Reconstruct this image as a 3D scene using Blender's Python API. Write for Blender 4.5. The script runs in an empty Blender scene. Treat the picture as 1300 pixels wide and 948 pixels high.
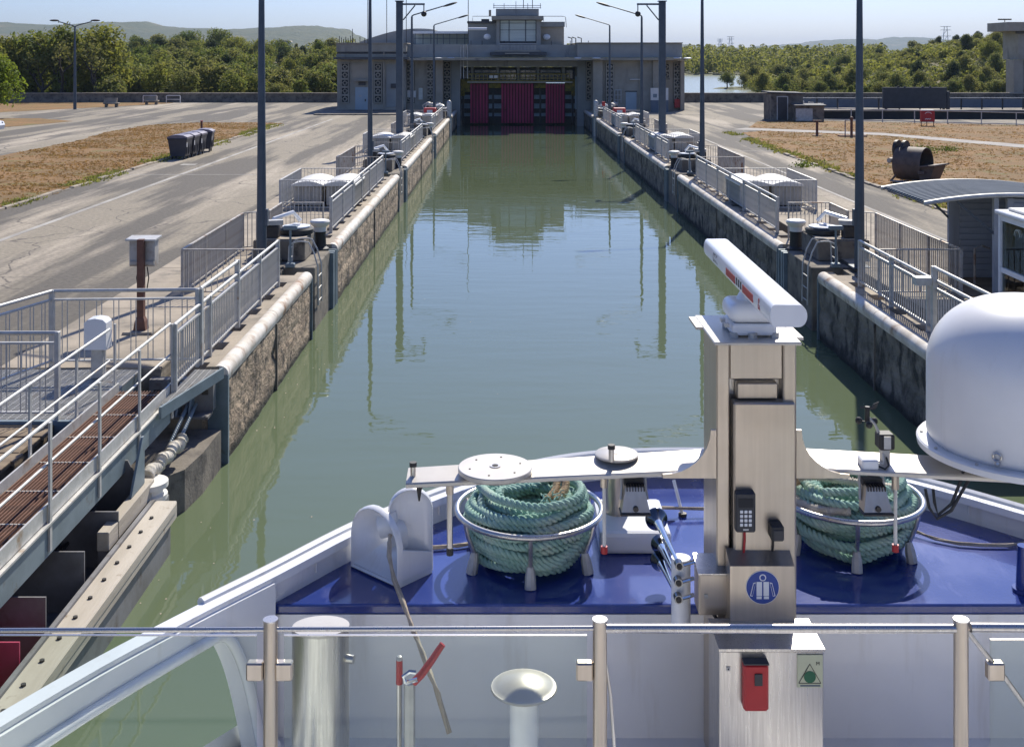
import bpy, bmesh, math, random
from mathutils import Vector, Matrix, noise

random.seed(7)
SC = bpy.context.scene
COL = SC.collection
R = math.radians

# ------------------------------------------------------------------ camera
F, CX, HY, EZ = 1450.0, 642.0, 71.0, 5.1        # focal length in photo pixels, vanishing point, eye height above the quay
cd = bpy.data.cameras.new('camera')
cam = bpy.data.objects.new('camera', cd)
COL.objects.link(cam)
cam.location = (0, 0, EZ)
cam.rotation_euler = (R(90), 0, 0)
cd.sensor_fit = 'HORIZONTAL'
cd.sensor_width = 36.0
cd.lens = 36.0 * F / 1300.0
cd.shift_x = (650 - CX) / 1300.0
cd.shift_y = -(474 - HY) / 1300.0
cd.clip_start = 0.1
cd.clip_end = 20000
SC.camera = cam

# ------------------------------------------------------------------ sky, sun, exposure
SUN_EL, SUN_AZ = 42.0, 17.0                     # elevation, degrees to the right of the view direction (+Y)
w = bpy.data.worlds.new('World')
SC.world = w
w.use_nodes = True
wn, wl = w.node_tree.nodes, w.node_tree.links
bg = wn['Background']
sky = wn.new('ShaderNodeTexSky')
sky.sky_type = 'NISHITA'
sky.sun_disc = False
sky.sun_elevation = R(SUN_EL)
sky.sun_rotation = R(SUN_AZ)
sky.air_density = 1.0
sky.dust_density = 1.0
sky.ozone_density = 2.5
sky.altitude = 100
tint = wn.new('ShaderNodeMix')
tint.data_type = 'RGBA'
tint.blend_type = 'MULTIPLY'
tint.inputs[0].default_value = 1.0
tint.inputs[7].default_value = (.745, .885, 1.33, 1)
wl.new(sky.outputs[0], tint.inputs[6])
wl.new(tint.outputs[2], bg.inputs[0])
bg.inputs[1].default_value = 0.082
sl = bpy.data.lights.new('sun', 'SUN')
sl.energy = 4.9
sl.angle = R(0.53)
sl.color = (1.0, 0.94, 0.82)
sun = bpy.data.objects.new('sun', sl)
COL.objects.link(sun)
d = Vector((math.sin(R(SUN_AZ)) * math.cos(R(SUN_EL)), math.cos(R(SUN_AZ)) * math.cos(R(SUN_EL)), math.sin(R(SUN_EL))))
sun.rotation_euler = d.to_track_quat('Z', 'Y').to_euler()
sun.location = (20, 60, 60)
SC.view_settings.view_transform = 'Standard'
SC.view_settings.look = 'None'
SC.view_settings.gamma = 1.0
SC.view_settings.exposure = 0.42

# ------------------------------------------------------------------ helpers
def at(px, py, Y):
    """World point at depth Y that the photograph shows at (px, py)."""
    return Vector(((px - CX) / F * Y, Y, EZ - (py - HY) / F * Y))

def gz(px, py, z=0.0):
    return at(px, py, (EZ - z) * F / (py - HY))

MATS = {}
def M(name, c1, c2=None, scale=2.0, rough=0.65, metal=0.0, bump=0.0, bscale=30.0, stretch=(1, 1, 1), lo=0.38, hi=0.64,
      spec=0.5, c3=None, s3=8.0, lo3=0.55, hi3=0.7, st3=(1, 1, 1), rvar=0.0, world=False, coat=0.0, detail=5.0, bst=None, bdist=0.02):
    m = bpy.data.materials.new(name)
    MATS[name] = m
    m.use_nodes = True
    n, l = m.node_tree.nodes, m.node_tree.links
    b = n['Principled BSDF']
    b.inputs['Roughness'].default_value = rough
    b.inputs['Metallic'].default_value = metal
    b.inputs['Specular IOR Level'].default_value = spec
    b.inputs['Coat Weight'].default_value = coat
    b.inputs['Base Color'].default_value = (*c1, 1)
    if world:
        src = n.new('ShaderNodeNewGeometry').outputs['Position']
    else:
        src = n.new('ShaderNodeTexCoord').outputs['Object']
    def tex(sc, st, det=detail):
        mp = n.new('ShaderNodeMapping')
        mp.inputs['Scale'].default_value = st
        l.new(src, mp.inputs[0])
        t = n.new('ShaderNodeTexNoise')
        t.inputs['Scale'].default_value = sc
        t.inputs['Detail'].default_value = det
        t.inputs['Roughness'].default_value = 0.6
        l.new(mp.outputs[0], t.inputs['Vector'])
        return t.outputs[0]
    def ramp(sock, a, c):
        r = n.new('ShaderNodeMapRange')
        r.inputs[1].default_value = a
        r.inputs[2].default_value = c
        l.new(sock, r.inputs[0])
        return r.outputs[0]
    def mix(fac, a, c):
        x = n.new('ShaderNodeMix')
        x.data_type = 'RGBA'
        l.new(fac, x.inputs[0])
        for s, v in ((6, a), (7, c)):
            if isinstance(v, tuple):
                x.inputs[s].default_value = (*v, 1)
            else:
                l.new(v, x.inputs[s])
        return x.outputs[2]
    out = None
    if c2:
        t = tex(scale, stretch)
        out = mix(ramp(t, lo, hi), c1, c2)
        if rvar:
            q = n.new('ShaderNodeMapRange')
            q.inputs[3].default_value = rough - rvar
            q.inputs[4].default_value = rough + rvar
            l.new(t, q.inputs[0])
            l.new(q.outputs[0], b.inputs['Roughness'])
    if c3:
        out = mix(ramp(tex(s3, st3), lo3, hi3), out if out else c1, c3)
    if out:
        l.new(out, b.inputs['Base Color'])
    if bump:
        bp = n.new('ShaderNodeBump')
        bp.inputs['Strength'].default_value = bump
        bp.inputs['Distance'].default_value = bdist
        l.new(tex(bscale, bst or stretch, 8), bp.inputs['Height'])
        l.new(bp.outputs[0], b.inputs['Normal'])
    m['_out'] = 1
    return m

class MB:
    """Collects shapes in world coordinates; build() links them as one mesh object."""
    def __init__(s):
        s.v, s.f, s.mi = [], [], []
    def add(s, vs, fs, mi=0):
        o = len(s.v)
        s.v += [tuple(p) for p in vs]
        s.f += [tuple(i + o for i in f) for f in fs]
        s.mi += [mi] * len(fs)
        return s
    def box(s, x0, x1, y0, y1, z0, z1, mi=0):
        vs = [(x, y, z) for x in (x0, x1) for y in (y0, y1) for z in (z0, z1)]
        return s.add(vs, [(0, 1, 3, 2), (4, 6, 7, 5), (0, 4, 5, 1), (2, 3, 7, 6), (0, 2, 6, 4), (1, 5, 7, 3)], mi)
    def obox(s, c, sz, rz=0.0, rx=0.0, ry=0.0, mi=0):
        m = Matrix.Translation(c) @ Matrix.Rotation(rz, 4, 'Z') @ Matrix.Rotation(ry, 4, 'Y') @ Matrix.Rotation(rx, 4, 'X')
        vs = [m @ Vector((x * sz[0] / 2, y * sz[1] / 2, z * sz[2] / 2)) for x in (-1, 1) for y in (-1, 1) for z in (-1, 1)]
        return s.add(vs, [(0, 1, 3, 2), (4, 6, 7, 5), (0, 4, 5, 1), (2, 3, 7, 6), (0, 2, 6, 4), (1, 5, 7, 3)], mi)
    def rbox(s, x0, x1, y0, y1, z0, z1, r=0.02, seg=2, mi=0):
        bm = bmesh.new()
        bmesh.ops.create_cube(bm, size=1.0)
        for v in bm.verts:
            v.co = Vector(((x0 + x1) / 2 + v.co.x * (x1 - x0), (y0 + y1) / 2 + v.co.y * (y1 - y0), (z0 + z1) / 2 + v.co.z * (z1 - z0)))
        bmesh.ops.bevel(bm, geom=list(bm.edges), offset=r, segments=seg, affect='EDGES', profile=0.5)
        bm.verts.index_update()
        s.add([v.co for v in bm.verts], [[v.index for v in f.verts] for f in bm.faces], mi)
        bm.free()
        return s
    def tube(s, path, r, n=8, closed=False, mi=0):
        path = [Vector(p) for p in path]
        N = len(path)
        rs = r if isinstance(r, (list, tuple)) else [r] * N
        up = None
        vs = []
        for i, p in enumerate(path):
            a = path[(i - 1) % N] if (closed or i > 0) else p
            c = path[(i + 1) % N] if (closed or i < N - 1) else p
            t = (c - a).normalized()
            if up is None:
                up = t.orthogonal().normalized()
            else:
                up = (up - t * up.dot(t))
                up = up.normalized() if up.length > 1e-6 else t.orthogonal().normalized()
            bi = t.cross(up)
            for k in range(n):
                g = 2 * math.pi * k / n
                vs.append(p + (up * math.cos(g) + bi * math.sin(g)) * rs[i])
        fs = []
        for i in range(N if closed else N - 1):
            j = (i + 1) % N
            for k in range(n):
                k2 = (k + 1) % n
                fs.append((i * n + k, i * n + k2, j * n + k2, j * n + k))
        if not closed:
            fs.append(tuple(range(n))[::-1])
            fs.append(tuple((N - 1) * n + k for k in range(n)))
        return s.add(vs, fs, mi)
    def cyl(s, x, y, z0, z1, r, n=16, r2=None, mi=0):
        return s.lathe(x, y, [(r, z0), (r if r2 is None else r2, z1)], n, mi)
    def lathe(s, x, y, prof, n=24, mi=0, caps=True):
        vs, fs = [], []
        for (r, z) in prof:
            for k in range(n):
                g = 2 * math.pi * k / n
                vs.append((x + r * math.cos(g), y + r * math.sin(g), z))
        for i in range(len(prof) - 1):
            for k in range(n):
                k2 = (k + 1) % n
                fs.append((i * n + k, i * n + k2, (i + 1) * n + k2, (i + 1) * n + k))
        if caps:
            fs.append(tuple(range(n))[::-1])
            fs.append(tuple((len(prof) - 1) * n + k for k in range(n)))
        return s.add(vs, fs, mi)
    def xcyl(s, a, b, r, n=14, r2=None, mi=0):
        return s.tube([a, b], [r, r if r2 is None else r2], n, mi=mi)
    def prism(s, poly, fn, mi=0):
        """poly: 2-D outline; fn(u, v, k) -> point for k = 0, 1 (the two ends)."""
        n = len(poly)
        vs = [fn(u, v, 0) for u, v in poly] + [fn(u, v, 1) for u, v in poly]
        fs = [tuple(range(n))[::-1], tuple(range(n, 2 * n))] + [(i, (i + 1) % n, n + (i + 1) % n, n + i) for i in range(n)]
        return s.add(vs, fs, mi)
    def sphere(s, c, r, n=12, mi=0, sq=(1, 1, 1)):
        vs, fs = [], []
        m = n // 2
        for i in range(m + 1):
            th = math.pi * i / m
            for k in range(n):
                g = 2 * math.pi * k / n
                vs.append((c[0] + r * sq[0] * math.sin(th) * math.cos(g), c[1] + r * sq[1] * math.sin(th) * math.sin(g), c[2] + r * sq[2] * math.cos(th)))
        for i in range(m):
            for k in range(n):
                k2 = (k + 1) % n
                fs.append((i * n + k, (i + 1) * n + k, (i + 1) * n + k2, i * n + k2))
        return s.add(vs, fs, mi)
    def build(s, name, mat, parent=None, smooth=False, ang=40, kind=None, label=None):
        off = wloc(parent) if parent else Vector((0, 0, 0))
        me = bpy.data.meshes.new(name)
        me.from_pydata([(p[0] - off.x, p[1] - off.y, p[2] - off.z) for p in s.v], [], s.f)
        for mm in (mat if isinstance(mat, (list, tuple)) else [mat]):
            me.materials.append(mm)
        if any(s.mi):
            me.polygons.foreach_set('material_index', s.mi)
        bm = bmesh.new()
        bm.from_mesh(me)
        bmesh.ops.recalc_face_normals(bm, faces=bm.faces)
        bm.to_mesh(me)
        bm.free()
        if smooth:
            me.polygons.foreach_set('use_smooth', [True] * len(me.polygons))
            me.set_sharp_from_angle(angle=R(ang))
        me.update()
        o = bpy.data.objects.new(name, me)
        COL.objects.link(o)
        if parent:
            o.parent = parent
        if kind:
            o['kind'] = kind
        if label:
            o['label'] = label
        return o

def wloc(o):
    p = Vector((0, 0, 0))
    while o:
        p += Vector(o.location)
        o = o.parent
    return p

def tag(o, label, cat, group=None):
    o['label'] = label
    o['category'] = cat
    if group:
        o['group'] = group
    return o

def thing(name, label, cat, loc=(0, 0, 0), group=None):
    o = bpy.data.objects.new(name, None)
    COL.objects.link(o)
    o.location = loc
    o.empty_display_size = 0.2
    return tag(o, label, cat, group)

KIDS = {}
def kids(o):
    return [c for c in COL.objects if c.parent == o] if o.name not in KIDS else KIDS[o.name]

def dup(root, loc, mirror=False, label=None, rz=None, sc=None):
    """Copy a thing with its parts and their sub-parts."""
    r = root.copy()
    COL.objects.link(r)
    r.location = loc
    if mirror:
        r.scale.x = -r.scale.x
    if rz is not None:
        r.rotation_euler.z = rz
    if sc is not None:
        r.scale = sc
    if label:
        r['label'] = label
    KIDS.setdefault(root.name, kids(root))
    for ch in KIDS[root.name]:
        c = ch.copy()
        COL.objects.link(c)
        c.parent = r
        KIDS.setdefault(ch.name, kids(ch))
        for g in KIDS[ch.name]:
            e = g.copy()
            COL.objects.link(e)
            e.parent = c
    return r

def piece(name, mesh, parent, loc, rz=0.0, rx=0.0):
    """A part that shares its mesh; loc in world coordinates."""
    o = bpy.data.objects.new(name, mesh)
    COL.objects.link(o)
    o.parent = parent
    o.location = Vector(loc) - wloc(parent)
    o.rotation_euler = (rx, 0, rz)
    return o

MESHES = {}
def mesh_of(key, fn, mat, smooth=False):
    if key not in MESHES:
        b = MB()
        fn(b)
        me = bpy.data.meshes.new(str(key[0]))
        me.from_pydata(b.v, [], b.f)
        for mm in (mat if isinstance(mat, (list, tuple)) else [mat]):
            me.materials.append(mm)
        if any(b.mi):
            me.polygons.foreach_set('material_index', b.mi)
        if smooth:
            me.polygons.foreach_set('use_smooth', [True] * len(me.polygons))
            me.set_sharp_from_angle(angle=R(40))
        me.update()
        MESHES[key] = me
    return MESHES[key]

# ------------------------------------------------------------------ materials
def with_group(m, fn):
    fn(m, m.node_tree.nodes, m.node_tree.links, m.node_tree.nodes['Principled BSDF'])
    return m

concrete = M('quay_concrete', (.37, .31, .235), (.23, .195, .15), 0.8, .9, bump=.5, bscale=14, c3=(.16, .14, .11), s3=1.6, lo3=.56, hi3=.72, world=True)
concrete_dark = M('weathered_concrete', (.22, .19, .15), (.11, .095, .08), 1.5, .92, bump=.6, bscale=12, c3=(.06, .052, .045), s3=3, world=True)
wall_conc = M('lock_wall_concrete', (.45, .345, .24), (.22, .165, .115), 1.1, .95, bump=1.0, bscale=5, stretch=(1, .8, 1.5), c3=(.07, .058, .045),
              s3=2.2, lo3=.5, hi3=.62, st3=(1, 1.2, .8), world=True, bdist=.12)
def tide(m, n, l, b):
    g = n.new('ShaderNodeNewGeometry')
    sx = n.new('ShaderNodeSeparateXYZ')
    l.new(g.outputs['Position'], sx.inputs[0])
    nz = n.new('ShaderNodeTexNoise')
    nz.inputs['Scale'].default_value = 1.5
    l.new(g.outputs['Position'], nz.inputs['Vector'])
    ad = n.new('ShaderNodeMath'); ad.operation = 'MULTIPLY_ADD'
    l.new(nz.outputs[0], ad.inputs[0]); ad.inputs[1].default_value = -.25
    l.new(sx.outputs['Z'], ad.inputs[2])
    r = n.new('ShaderNodeMapRange')
    r.inputs[1].default_value = -1.66; r.inputs[2].default_value = -1.48
    l.new(ad.outputs[0], r.inputs[0])
    old = b.inputs['Base Color'].links[0].from_socket
    mx = n.new('ShaderNodeMix'); mx.data_type = 'RGBA'
    l.new(r.outputs[0], mx.inputs[0])
    mx.inputs[6].default_value = (.022, .022, .016, 1)
    l.new(old, mx.inputs[7])
    l.new(mx.outputs[2], b.inputs['Base Color'])
with_group(wall_conc, tide)
wall_conc_r = M('lock_wall_concrete_shaded', (.27, .24, .19), (.115, .104, .085), 1.1, .95, bump=1.0, bscale=5, stretch=(1, .8, 1.5), c3=(.045, .042, .035),
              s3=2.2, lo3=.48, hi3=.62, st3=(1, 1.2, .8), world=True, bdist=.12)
with_group(wall_conc_r, tide)  # darker copy of the wall concrete, the right side's shade put into its colour
coping_paint = M('worn_white_coping', (.66, .62, .56), (.46, .41, .34), 2.2, .75, bump=.25, bscale=25, c3=(.26, .15, .085), s3=2.0, lo3=.56, hi3=.68, world=True)
asphalt = M('worn_asphalt', (.25, .214, .158), (.102, .089, .071), 1.0, .92, stretch=(.42, .035, 1), lo=.455, hi=.525, bump=.35, bscale=60, bst=(1, 1, 1),
            c3=(.37, .315, .24), s3=1.0, lo3=.53, hi3=.62, st3=(.30, .03, 1), world=True)
def cracks(m, n, l, b):
    g = n.new('ShaderNodeNewGeometry')
    nz = n.new('ShaderNodeTexNoise'); nz.inputs['Scale'].default_value = .9; nz.inputs['Detail'].default_value = 6
    l.new(g.outputs['Position'], nz.inputs['Vector'])
    vm = n.new('ShaderNodeVectorMath'); vm.operation = 'MULTIPLY_ADD'
    l.new(nz.outputs[1], vm.inputs[0]); vm.inputs[1].default_value = (1.2, 1.2, 0)
    l.new(g.outputs['Position'], vm.inputs[2])
    vo = n.new('ShaderNodeTexVoronoi'); vo.feature = 'DISTANCE_TO_EDGE'; vo.inputs['Scale'].default_value = .22
    l.new(vm.outputs[0], vo.inputs['Vector'])
    r = n.new('ShaderNodeMapRange'); r.inputs[1].default_value = .002; r.inputs[2].default_value = .007
    l.new(vo.outputs[0], r.inputs[0])
    old = b.inputs['Base Color'].links[0].from_socket
    mx = n.new('ShaderNodeMix'); mx.data_type = 'RGBA'
    l.new(r.outputs[0], mx.inputs[0])
    mx.inputs[6].default_value = (.10, .085, .07, 1)
    l.new(old, mx.inputs[7])
    # fine grit
    n2 = n.new('ShaderNodeTexNoise'); n2.inputs['Scale'].default_value = 9; n2.inputs['Detail'].default_value = 9
    l.new(g.outputs['Position'], n2.inputs['Vector'])
    r2 = n.new('ShaderNodeMapRange'); r2.inputs[1].default_value = .3; r2.inputs[2].default_value = .7; r2.inputs[3].default_value = .72; r2.inputs[4].default_value = 1.22
    l.new(n2.outputs[0], r2.inputs[0])
    ml = n.new('ShaderNodeMix'); ml.data_type = 'RGBA'; ml.blend_type = 'MULTIPLY'; ml.inputs[0].default_value = 1
    l.new(mx.outputs[2], ml.inputs[6]); l.new(r2.outputs[0], ml.inputs[7])
    l.new(ml.outputs[2], b.inputs['Base Color'])
with_group(asphalt, cracks)
path_mat = M('pale_path', (.36, .33, .29), (.27, .245, .22), .8, .9, bump=.2, bscale=40, world=True)
line_paint = M('worn_line_paint', (.40, .375, .33), (.27, .25, .22), 1.2, .85, stretch=(1, .5, 1), lo=.4, hi=.6, world=True)
dry_grass = M('dry_grass_ground', (.25, .132, .040), (.175, .102, .031), .35, .95, bump=.9, bscale=18, c3=(.15, .14, .035), s3=.5, lo3=.54, hi3=.72, world=True, bdist=.06)
soil = M('river_bank_ground', (.12, .115, .045), (.075, .085, .028), .05, .95, bump=.5, bscale=.6, c3=(.22, .15, .085), s3=.03, lo3=.55, hi3=.66, world=True)
galv = M('galvanised_steel', (.52, .51, .485), (.41, .405, .385), 6, .5, metal=.3, rvar=.15, c3=(.30, .215, .14), s3=2.5, lo3=.60, hi3=.72)
galv_rust = M('rusty_galvanised_steel', (.45, .43, .40), (.33, .30, .26), 6, .6, metal=.25, c3=(.20, .095, .04), s3=2.0, lo3=.55, hi3=.66)
pole_paint = M('blue_grey_pole_paint', (.075, .095, .12), (.06, .078, .10), 4, .5, metal=.2)
dark_steel = M('dark_steel', (.035, .035, .037), (.06, .052, .045), 5, .55, metal=.4)
black_paint = M('black_rubber', (.015, .015, .016), (.028, .028, .028), 6, .6)
bucket_steel = M('brown_weathered_steel', (.135, .098, .078), (.085, .062, .05), 3, .7, c3=(.17, .09, .055), s3=4, lo3=.6, hi3=.7)
rust_steel = M('rusty_steel', (.21, .10, .062), (.12, .06, .04), 7, .8, c3=(.20, .11, .07), s3=4, lo3=.6, hi3=.7)
rust_paint = M('rusty_brown_paint', (.16, .07, .045), (.10, .045, .03), 6, .7)
white_paint = M('white_paint', (.80, .80, .79), (.74, .74, .735), 2.5, .32, coat=.2)
ship_white = M('ship_white_gloss', (.78, .78, .78), (.72, .72, .72), 1.2, .22, coat=.4, rvar=.08, c3=(.60, .575, .53), s3=2.2, lo3=.58, hi3=.85, st3=(3, 3, .35), bump=.05, bscale=1.3)
ship_blue = M('ship_blue_deck', (.015, .034, .185), (.024, .046, .22), 1.3, .16, coat=.5, rvar=.10, c3=(.095, .115, .30), s3=7, lo3=.58, hi3=.82, st3=(1, .3, 1), bump=.03, bscale=40)
radome_mat = M('radome_white', (.73, .72, .705), (.69, .68, .665), 2, .36, rvar=.08, c3=(.61, .59, .56), s3=2.5, lo3=.58, hi3=.85, st3=(4, 4, .4))
cabinet_paint = M('beige_cabinet_paint', (.46, .42, .35), (.38, .345, .285), 3, .6)
plastic_white = M('cream_plastic', (.70, .68, .63), (.62, .60, .55), 3, .5)
steel_br = M('brushed_stainless', (.60, .575, .54), (.50, .475, .445), 3, .30, metal=.95, stretch=(30, 30, 1), rvar=.12)
steel_warm = M('stainless_warm_reflection', (.56, .49, .405), (.51, .445, .365), 2.0, .34, metal=.85, c3=(.45, .37, .285), s3=1.1, lo3=.5, hi3=.8, rvar=.08, stretch=(14, 14, .5))  # warm base colour stands in for reflections of brown surroundings
steel_cream = M('pale_beam_paint', (.58, .54, .475), (.50, .46, .40), 2.5, .35, metal=.3)
crimson_shade = M('crimson_shade_sheet', (.16, .012, .035), (.10, .01, .02), 2, .7)  # darker crimson paints in the shade of the gaps between the ribs
chrome_dark = M('chrome_dark_reflection', (.16, .165, .175), None, rough=.12, metal=1.0)  # base darkened to stand in for dark reflections on bells and drivers
chrome = M('chrome', (.62, .63, .65), None, rough=.10, metal=1.0)
bulk_conc = M('building_concrete', (.38, .345, .28), (.295, .268, .215), .7, .9, bump=.15, bscale=10, c3=(.17, .16, .15), s3=.9, lo3=.56, hi3=.75, st3=(1, 1, .3), world=True)
bulk_tan = M('building_tan_render', (.40, .345, .27), (.33, .285, .22), .7, .9, bump=.1, bscale=10, c3=(.24, .21, .165), s3=1.0, lo3=.58, hi3=.76, st3=(1, 1, .3), world=True)
bulk_blue = M('building_grey_paint', (.335, .335, .31), (.285, .287, .265), .8, .8, world=True, c3=(.17, .175, .18), s3=1.3, lo3=.6, hi3=.75, st3=(1, 1, .25))
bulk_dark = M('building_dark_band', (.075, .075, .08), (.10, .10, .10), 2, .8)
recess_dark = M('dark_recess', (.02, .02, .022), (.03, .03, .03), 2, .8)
door_paint = M('pale_blue_door_paint', (.36, .43, .46), (.32, .385, .41), 1.2, .5)
window_glass = M('window_glass', (.03, .04, .045), (.05, .06, .065), .8, .06, spec=.8)
blind_glass = M('window_glass_with_pale_blinds', (.50, .56, .53), (.43, .49, .47), 1.5, .12, spec=.8, stretch=(.2, 1, 4))
crimson = M('crimson_painted_steel', (.52, .025, .11), (.36, .016, .07), 1.2, .55, stretch=(1, 1, .3), c3=(.10, .012, .016), s3=2.2, lo3=.6, hi3=.74)
moss_yellow = M('mossy_yellow_steel', (.30, .22, .025), (.10, .085, .02), 2.2, .8, c3=(.06, .05, .02), s3=3)
yellow_paint = M('faded_yellow_paint', (.45, .36, .09), (.30, .24, .07), 3, .6)
steel_blue = M('blue_grey_steel', (.19, .24, .27), (.14, .18, .20), 2, .5, metal=.2, c3=(.11, .085, .06), s3=3, lo3=.62, hi3=.74)
gate_steel = M('gate_grey_steel', (.20, .20, .21), (.13, .125, .125), 1.8, .6, metal=.15, c3=(.085, .06, .045), s3=2.5, lo3=.58, hi3=.72)
beam_timber = M('bleached_fender_beam', (.50, .45, .375), (.36, .315, .25), 2.2, .8, stretch=(1, .15, 1), bump=.3, bscale=18, c3=(.20, .15, .10), s3=5, lo3=.64, hi3=.74)
wood = M('weathered_wood', (.24, .18, .115), (.14, .10, .065), 4, .85, stretch=(.15, 1, 1), bump=.3, bscale=20)
red_paint = M('red_paint', (.45, .015, .02), (.36, .012, .018), 3, .45)
dark_panel = M('dark_panel', (.022, .024, .03), (.035, .037, .045), 2, .45)
bin_plastic = M('dark_bin_plastic', (.035, .037, .05), (.045, .047, .06), 4, .45)
bin_lid = M('purple_grey_bin_lid', (.19, .16, .19), (.15, .13, .155), 4, .4)
rope_green = M('green_mooring_rope', (.25, .42, .35), (.37, .52, .44), 6, .95, c3=(.52, .53, .43), s3=3.2, lo3=.56, hi3=.75, bump=.4, bscale=90)
rope_pale = M('pale_rope', (.50, .43, .34), (.36, .30, .23), 9, .95, bump=.4, bscale=90)
rope_cream = M('cream_rope_sleeve', (.62, .58, .50), (.50, .45, .36), 8, .9, bump=.4, bscale=60)
rope_tan = M('tan_rope_whipping', (.50, .37, .22), (.38, .27, .15), 8, .9, bump=.4, bscale=60)
siding_wall = M('grey_siding', (.33, .355, .39), (.28, .30, .335), 1, .6)
teak = M('teak_decking', (.26, .15, .085), (.19, .105, .06), 2, .6, stretch=(6, .3, 1), world=True)
siding = M('blue_grey_siding', (.155, .18, .21), (.125, .148, .175), 1, .85, spec=.15)
leaf_cols = {}

def foliage(name, a, b, c):
    m = bpy.data.materials.new(name)
    m.use_nodes = True
    n, l = m.node_tree.nodes, m.node_tree.links
    out = n['Material Output']
    p = n['Principled BSDF']
    p.inputs['Roughness'].default_value = .7
    p.inputs['Specular IOR Level'].default_value = .25
    oi = n.new('ShaderNodeObjectInfo')
    tc = n.new('ShaderNodeTexCoord')
    nz = n.new('ShaderNodeTexNoise'); nz.inputs['Scale'].default_value = 1.1; nz.inputs['Detail'].default_value = 4
    l.new(tc.outputs['Object'], nz.inputs['Vector'])
    m1 = n.new('ShaderNodeMix'); m1.data_type = 'RGBA'
    l.new(oi.outputs['Random'], m1.inputs[0]); m1.inputs[6].default_value = (*a, 1); m1.inputs[7].default_value = (*b, 1)
    r = n.new('ShaderNodeMapRange'); r.inputs[1].default_value = .45; r.inputs[2].default_value = .68
    l.new(nz.outputs[0], r.inputs[0])
    m2 = n.new('ShaderNodeMix'); m2.data_type = 'RGBA'
    l.new(r.outputs[0], m2.inputs[0]); l.new(m1.outputs[2], m2.inputs[6]); m2.inputs[7].default_value = (*c, 1)
    l.new(m2.outputs[2], p.inputs['Base Color'])
    t = n.new('ShaderNodeBsdfTranslucent')
    l.new(m2.outputs[2], t.inputs['Color'])
    ms = n.new('ShaderNodeMixShader'); ms.inputs[0].default_value = .5
    l.new(p.outputs[0], ms.inputs[1]); l.new(t.outputs[0], ms.inputs[2])
    l.new(ms.outputs[0], out.inputs['Surface'])
    return m
leaf_a = foliage('mixed_green_foliage', (.10, .155, .030), (.24, .25, .043), (.26, .24, .052))
leaf_b = foliage('olive_scrub_foliage', (.165, .20, .048), (.245, .24, .058), (.255, .23, .068))
leaf_c = foliage('bright_green_foliage', (.16, .22, .02), (.16, .22, .02), (.24, .27, .03))
leaf_d = foliage('dark_evergreen_foliage', (.05, .08, .03), (.07, .095, .03), (.10, .11, .035))
grass_blade = foliage('dry_grass_blades', (.30, .17, .055), (.30, .17, .055), (.24, .165, .05))
green_blade = foliage('green_grass_blades', (.20, .22, .045), (.20, .22, .045), (.30, .25, .07))
bark = M('bark', (.06, .048, .036), (.035, .028, .022), 8, .9)
hill_mat = M('wooded_hillside', (.055, .07, .025), (.085, .09, .035), .02, .95, bump=1.0, bscale=.05, c3=(.14, .12, .06), s3=.006, lo3=.56, hi3=.66, world=True, bdist=8)

water_mat = bpy.data.materials.new('murky_green_water')
water_mat.use_nodes = True
def wat(m, n, l, b):
    b.inputs['Base Color'].default_value = (.108, .138, .078, 1)
    b.inputs['Roughness'].default_value = .015
    b.inputs['IOR'].default_value = 1.36
    g = n.new('ShaderNodeNewGeometry')
    hs = []
    for st, sc, wt in (((.35, 1.0, 1), .9, 1.0), ((.6, 1.5, 1), 2.6, .22), ((.05, .07, 1), 1.0, 1.3)):
        mp = n.new('ShaderNodeMapping'); mp.inputs['Scale'].default_value = st
        l.new(g.outputs['Position'], mp.inputs[0])
        t = n.new('ShaderNodeTexNoise'); t.inputs['Scale'].default_value = sc; t.inputs['Detail'].default_value = 2
        l.new(mp.outputs[0], t.inputs['Vector'])
        mm = n.new('ShaderNodeMath'); mm.operation = 'MULTIPLY'; mm.inputs[1].default_value = wt
        l.new(t.outputs[0], mm.inputs[0])
        hs.append(mm.outputs[0])
    a = hs[0]
    for h in hs[1:]:
        ad = n.new('ShaderNodeMath'); ad.operation = 'ADD'
        l.new(a, ad.inputs[0]); l.new(h, ad.inputs[1]); a = ad.outputs[0]
    bp = n.new('ShaderNodeBump'); bp.inputs['Strength'].default_value = 1.0; bp.inputs['Distance'].default_value = .010
    l.new(a, bp.inputs['Height']); l.new(bp.outputs[0], b.inputs['Normal'])
with_group(water_mat, wat)
river_mat = water_mat.copy()
river_mat.name = 'rippled_river_water'
for n_ in river_mat.node_tree.nodes:
    if n_.type == 'BUMP':
        n_.inputs['Distance'].default_value = .12
    if n_.type == 'BSDF_PRINCIPLED':
        n_.inputs['Roughness'].default_value = .22

glass_clear = bpy.data.materials.new('clear_safety_glass')
glass_clear.use_nodes = True
def gls(m, n, l, b):
    out = n['Material Output']
    tr = n.new('ShaderNodeBsdfTransparent'); tr.inputs[0].default_value = (.90, .94, .92, 1)
    gl = n.new('ShaderNodeBsdfGlossy'); gl.inputs['Roughness'].default_value = .02
    fr = n.new('ShaderNodeFresnel'); fr.inputs[0].default_value = 1.33
    ms = n.new('ShaderNodeMixShader')
    l.new(fr.outputs[0], ms.inputs[0]); l.new(tr.outputs[0], ms.inputs[1]); l.new(gl.outputs[0], ms.inputs[2])
    l.new(ms.outputs[0], out.inputs['Surface'])
with_group(glass_clear, gls)

# ================================================================== THE SETTING
XL, XR, WZ = -4.6, 7.4, -1.6                    # lock walls, water level
STEP = 22.1                                     # the quay furniture repeats every 22.1 m
def mx(x, right):
    return 2 * 1.4 - x if right else x

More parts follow.
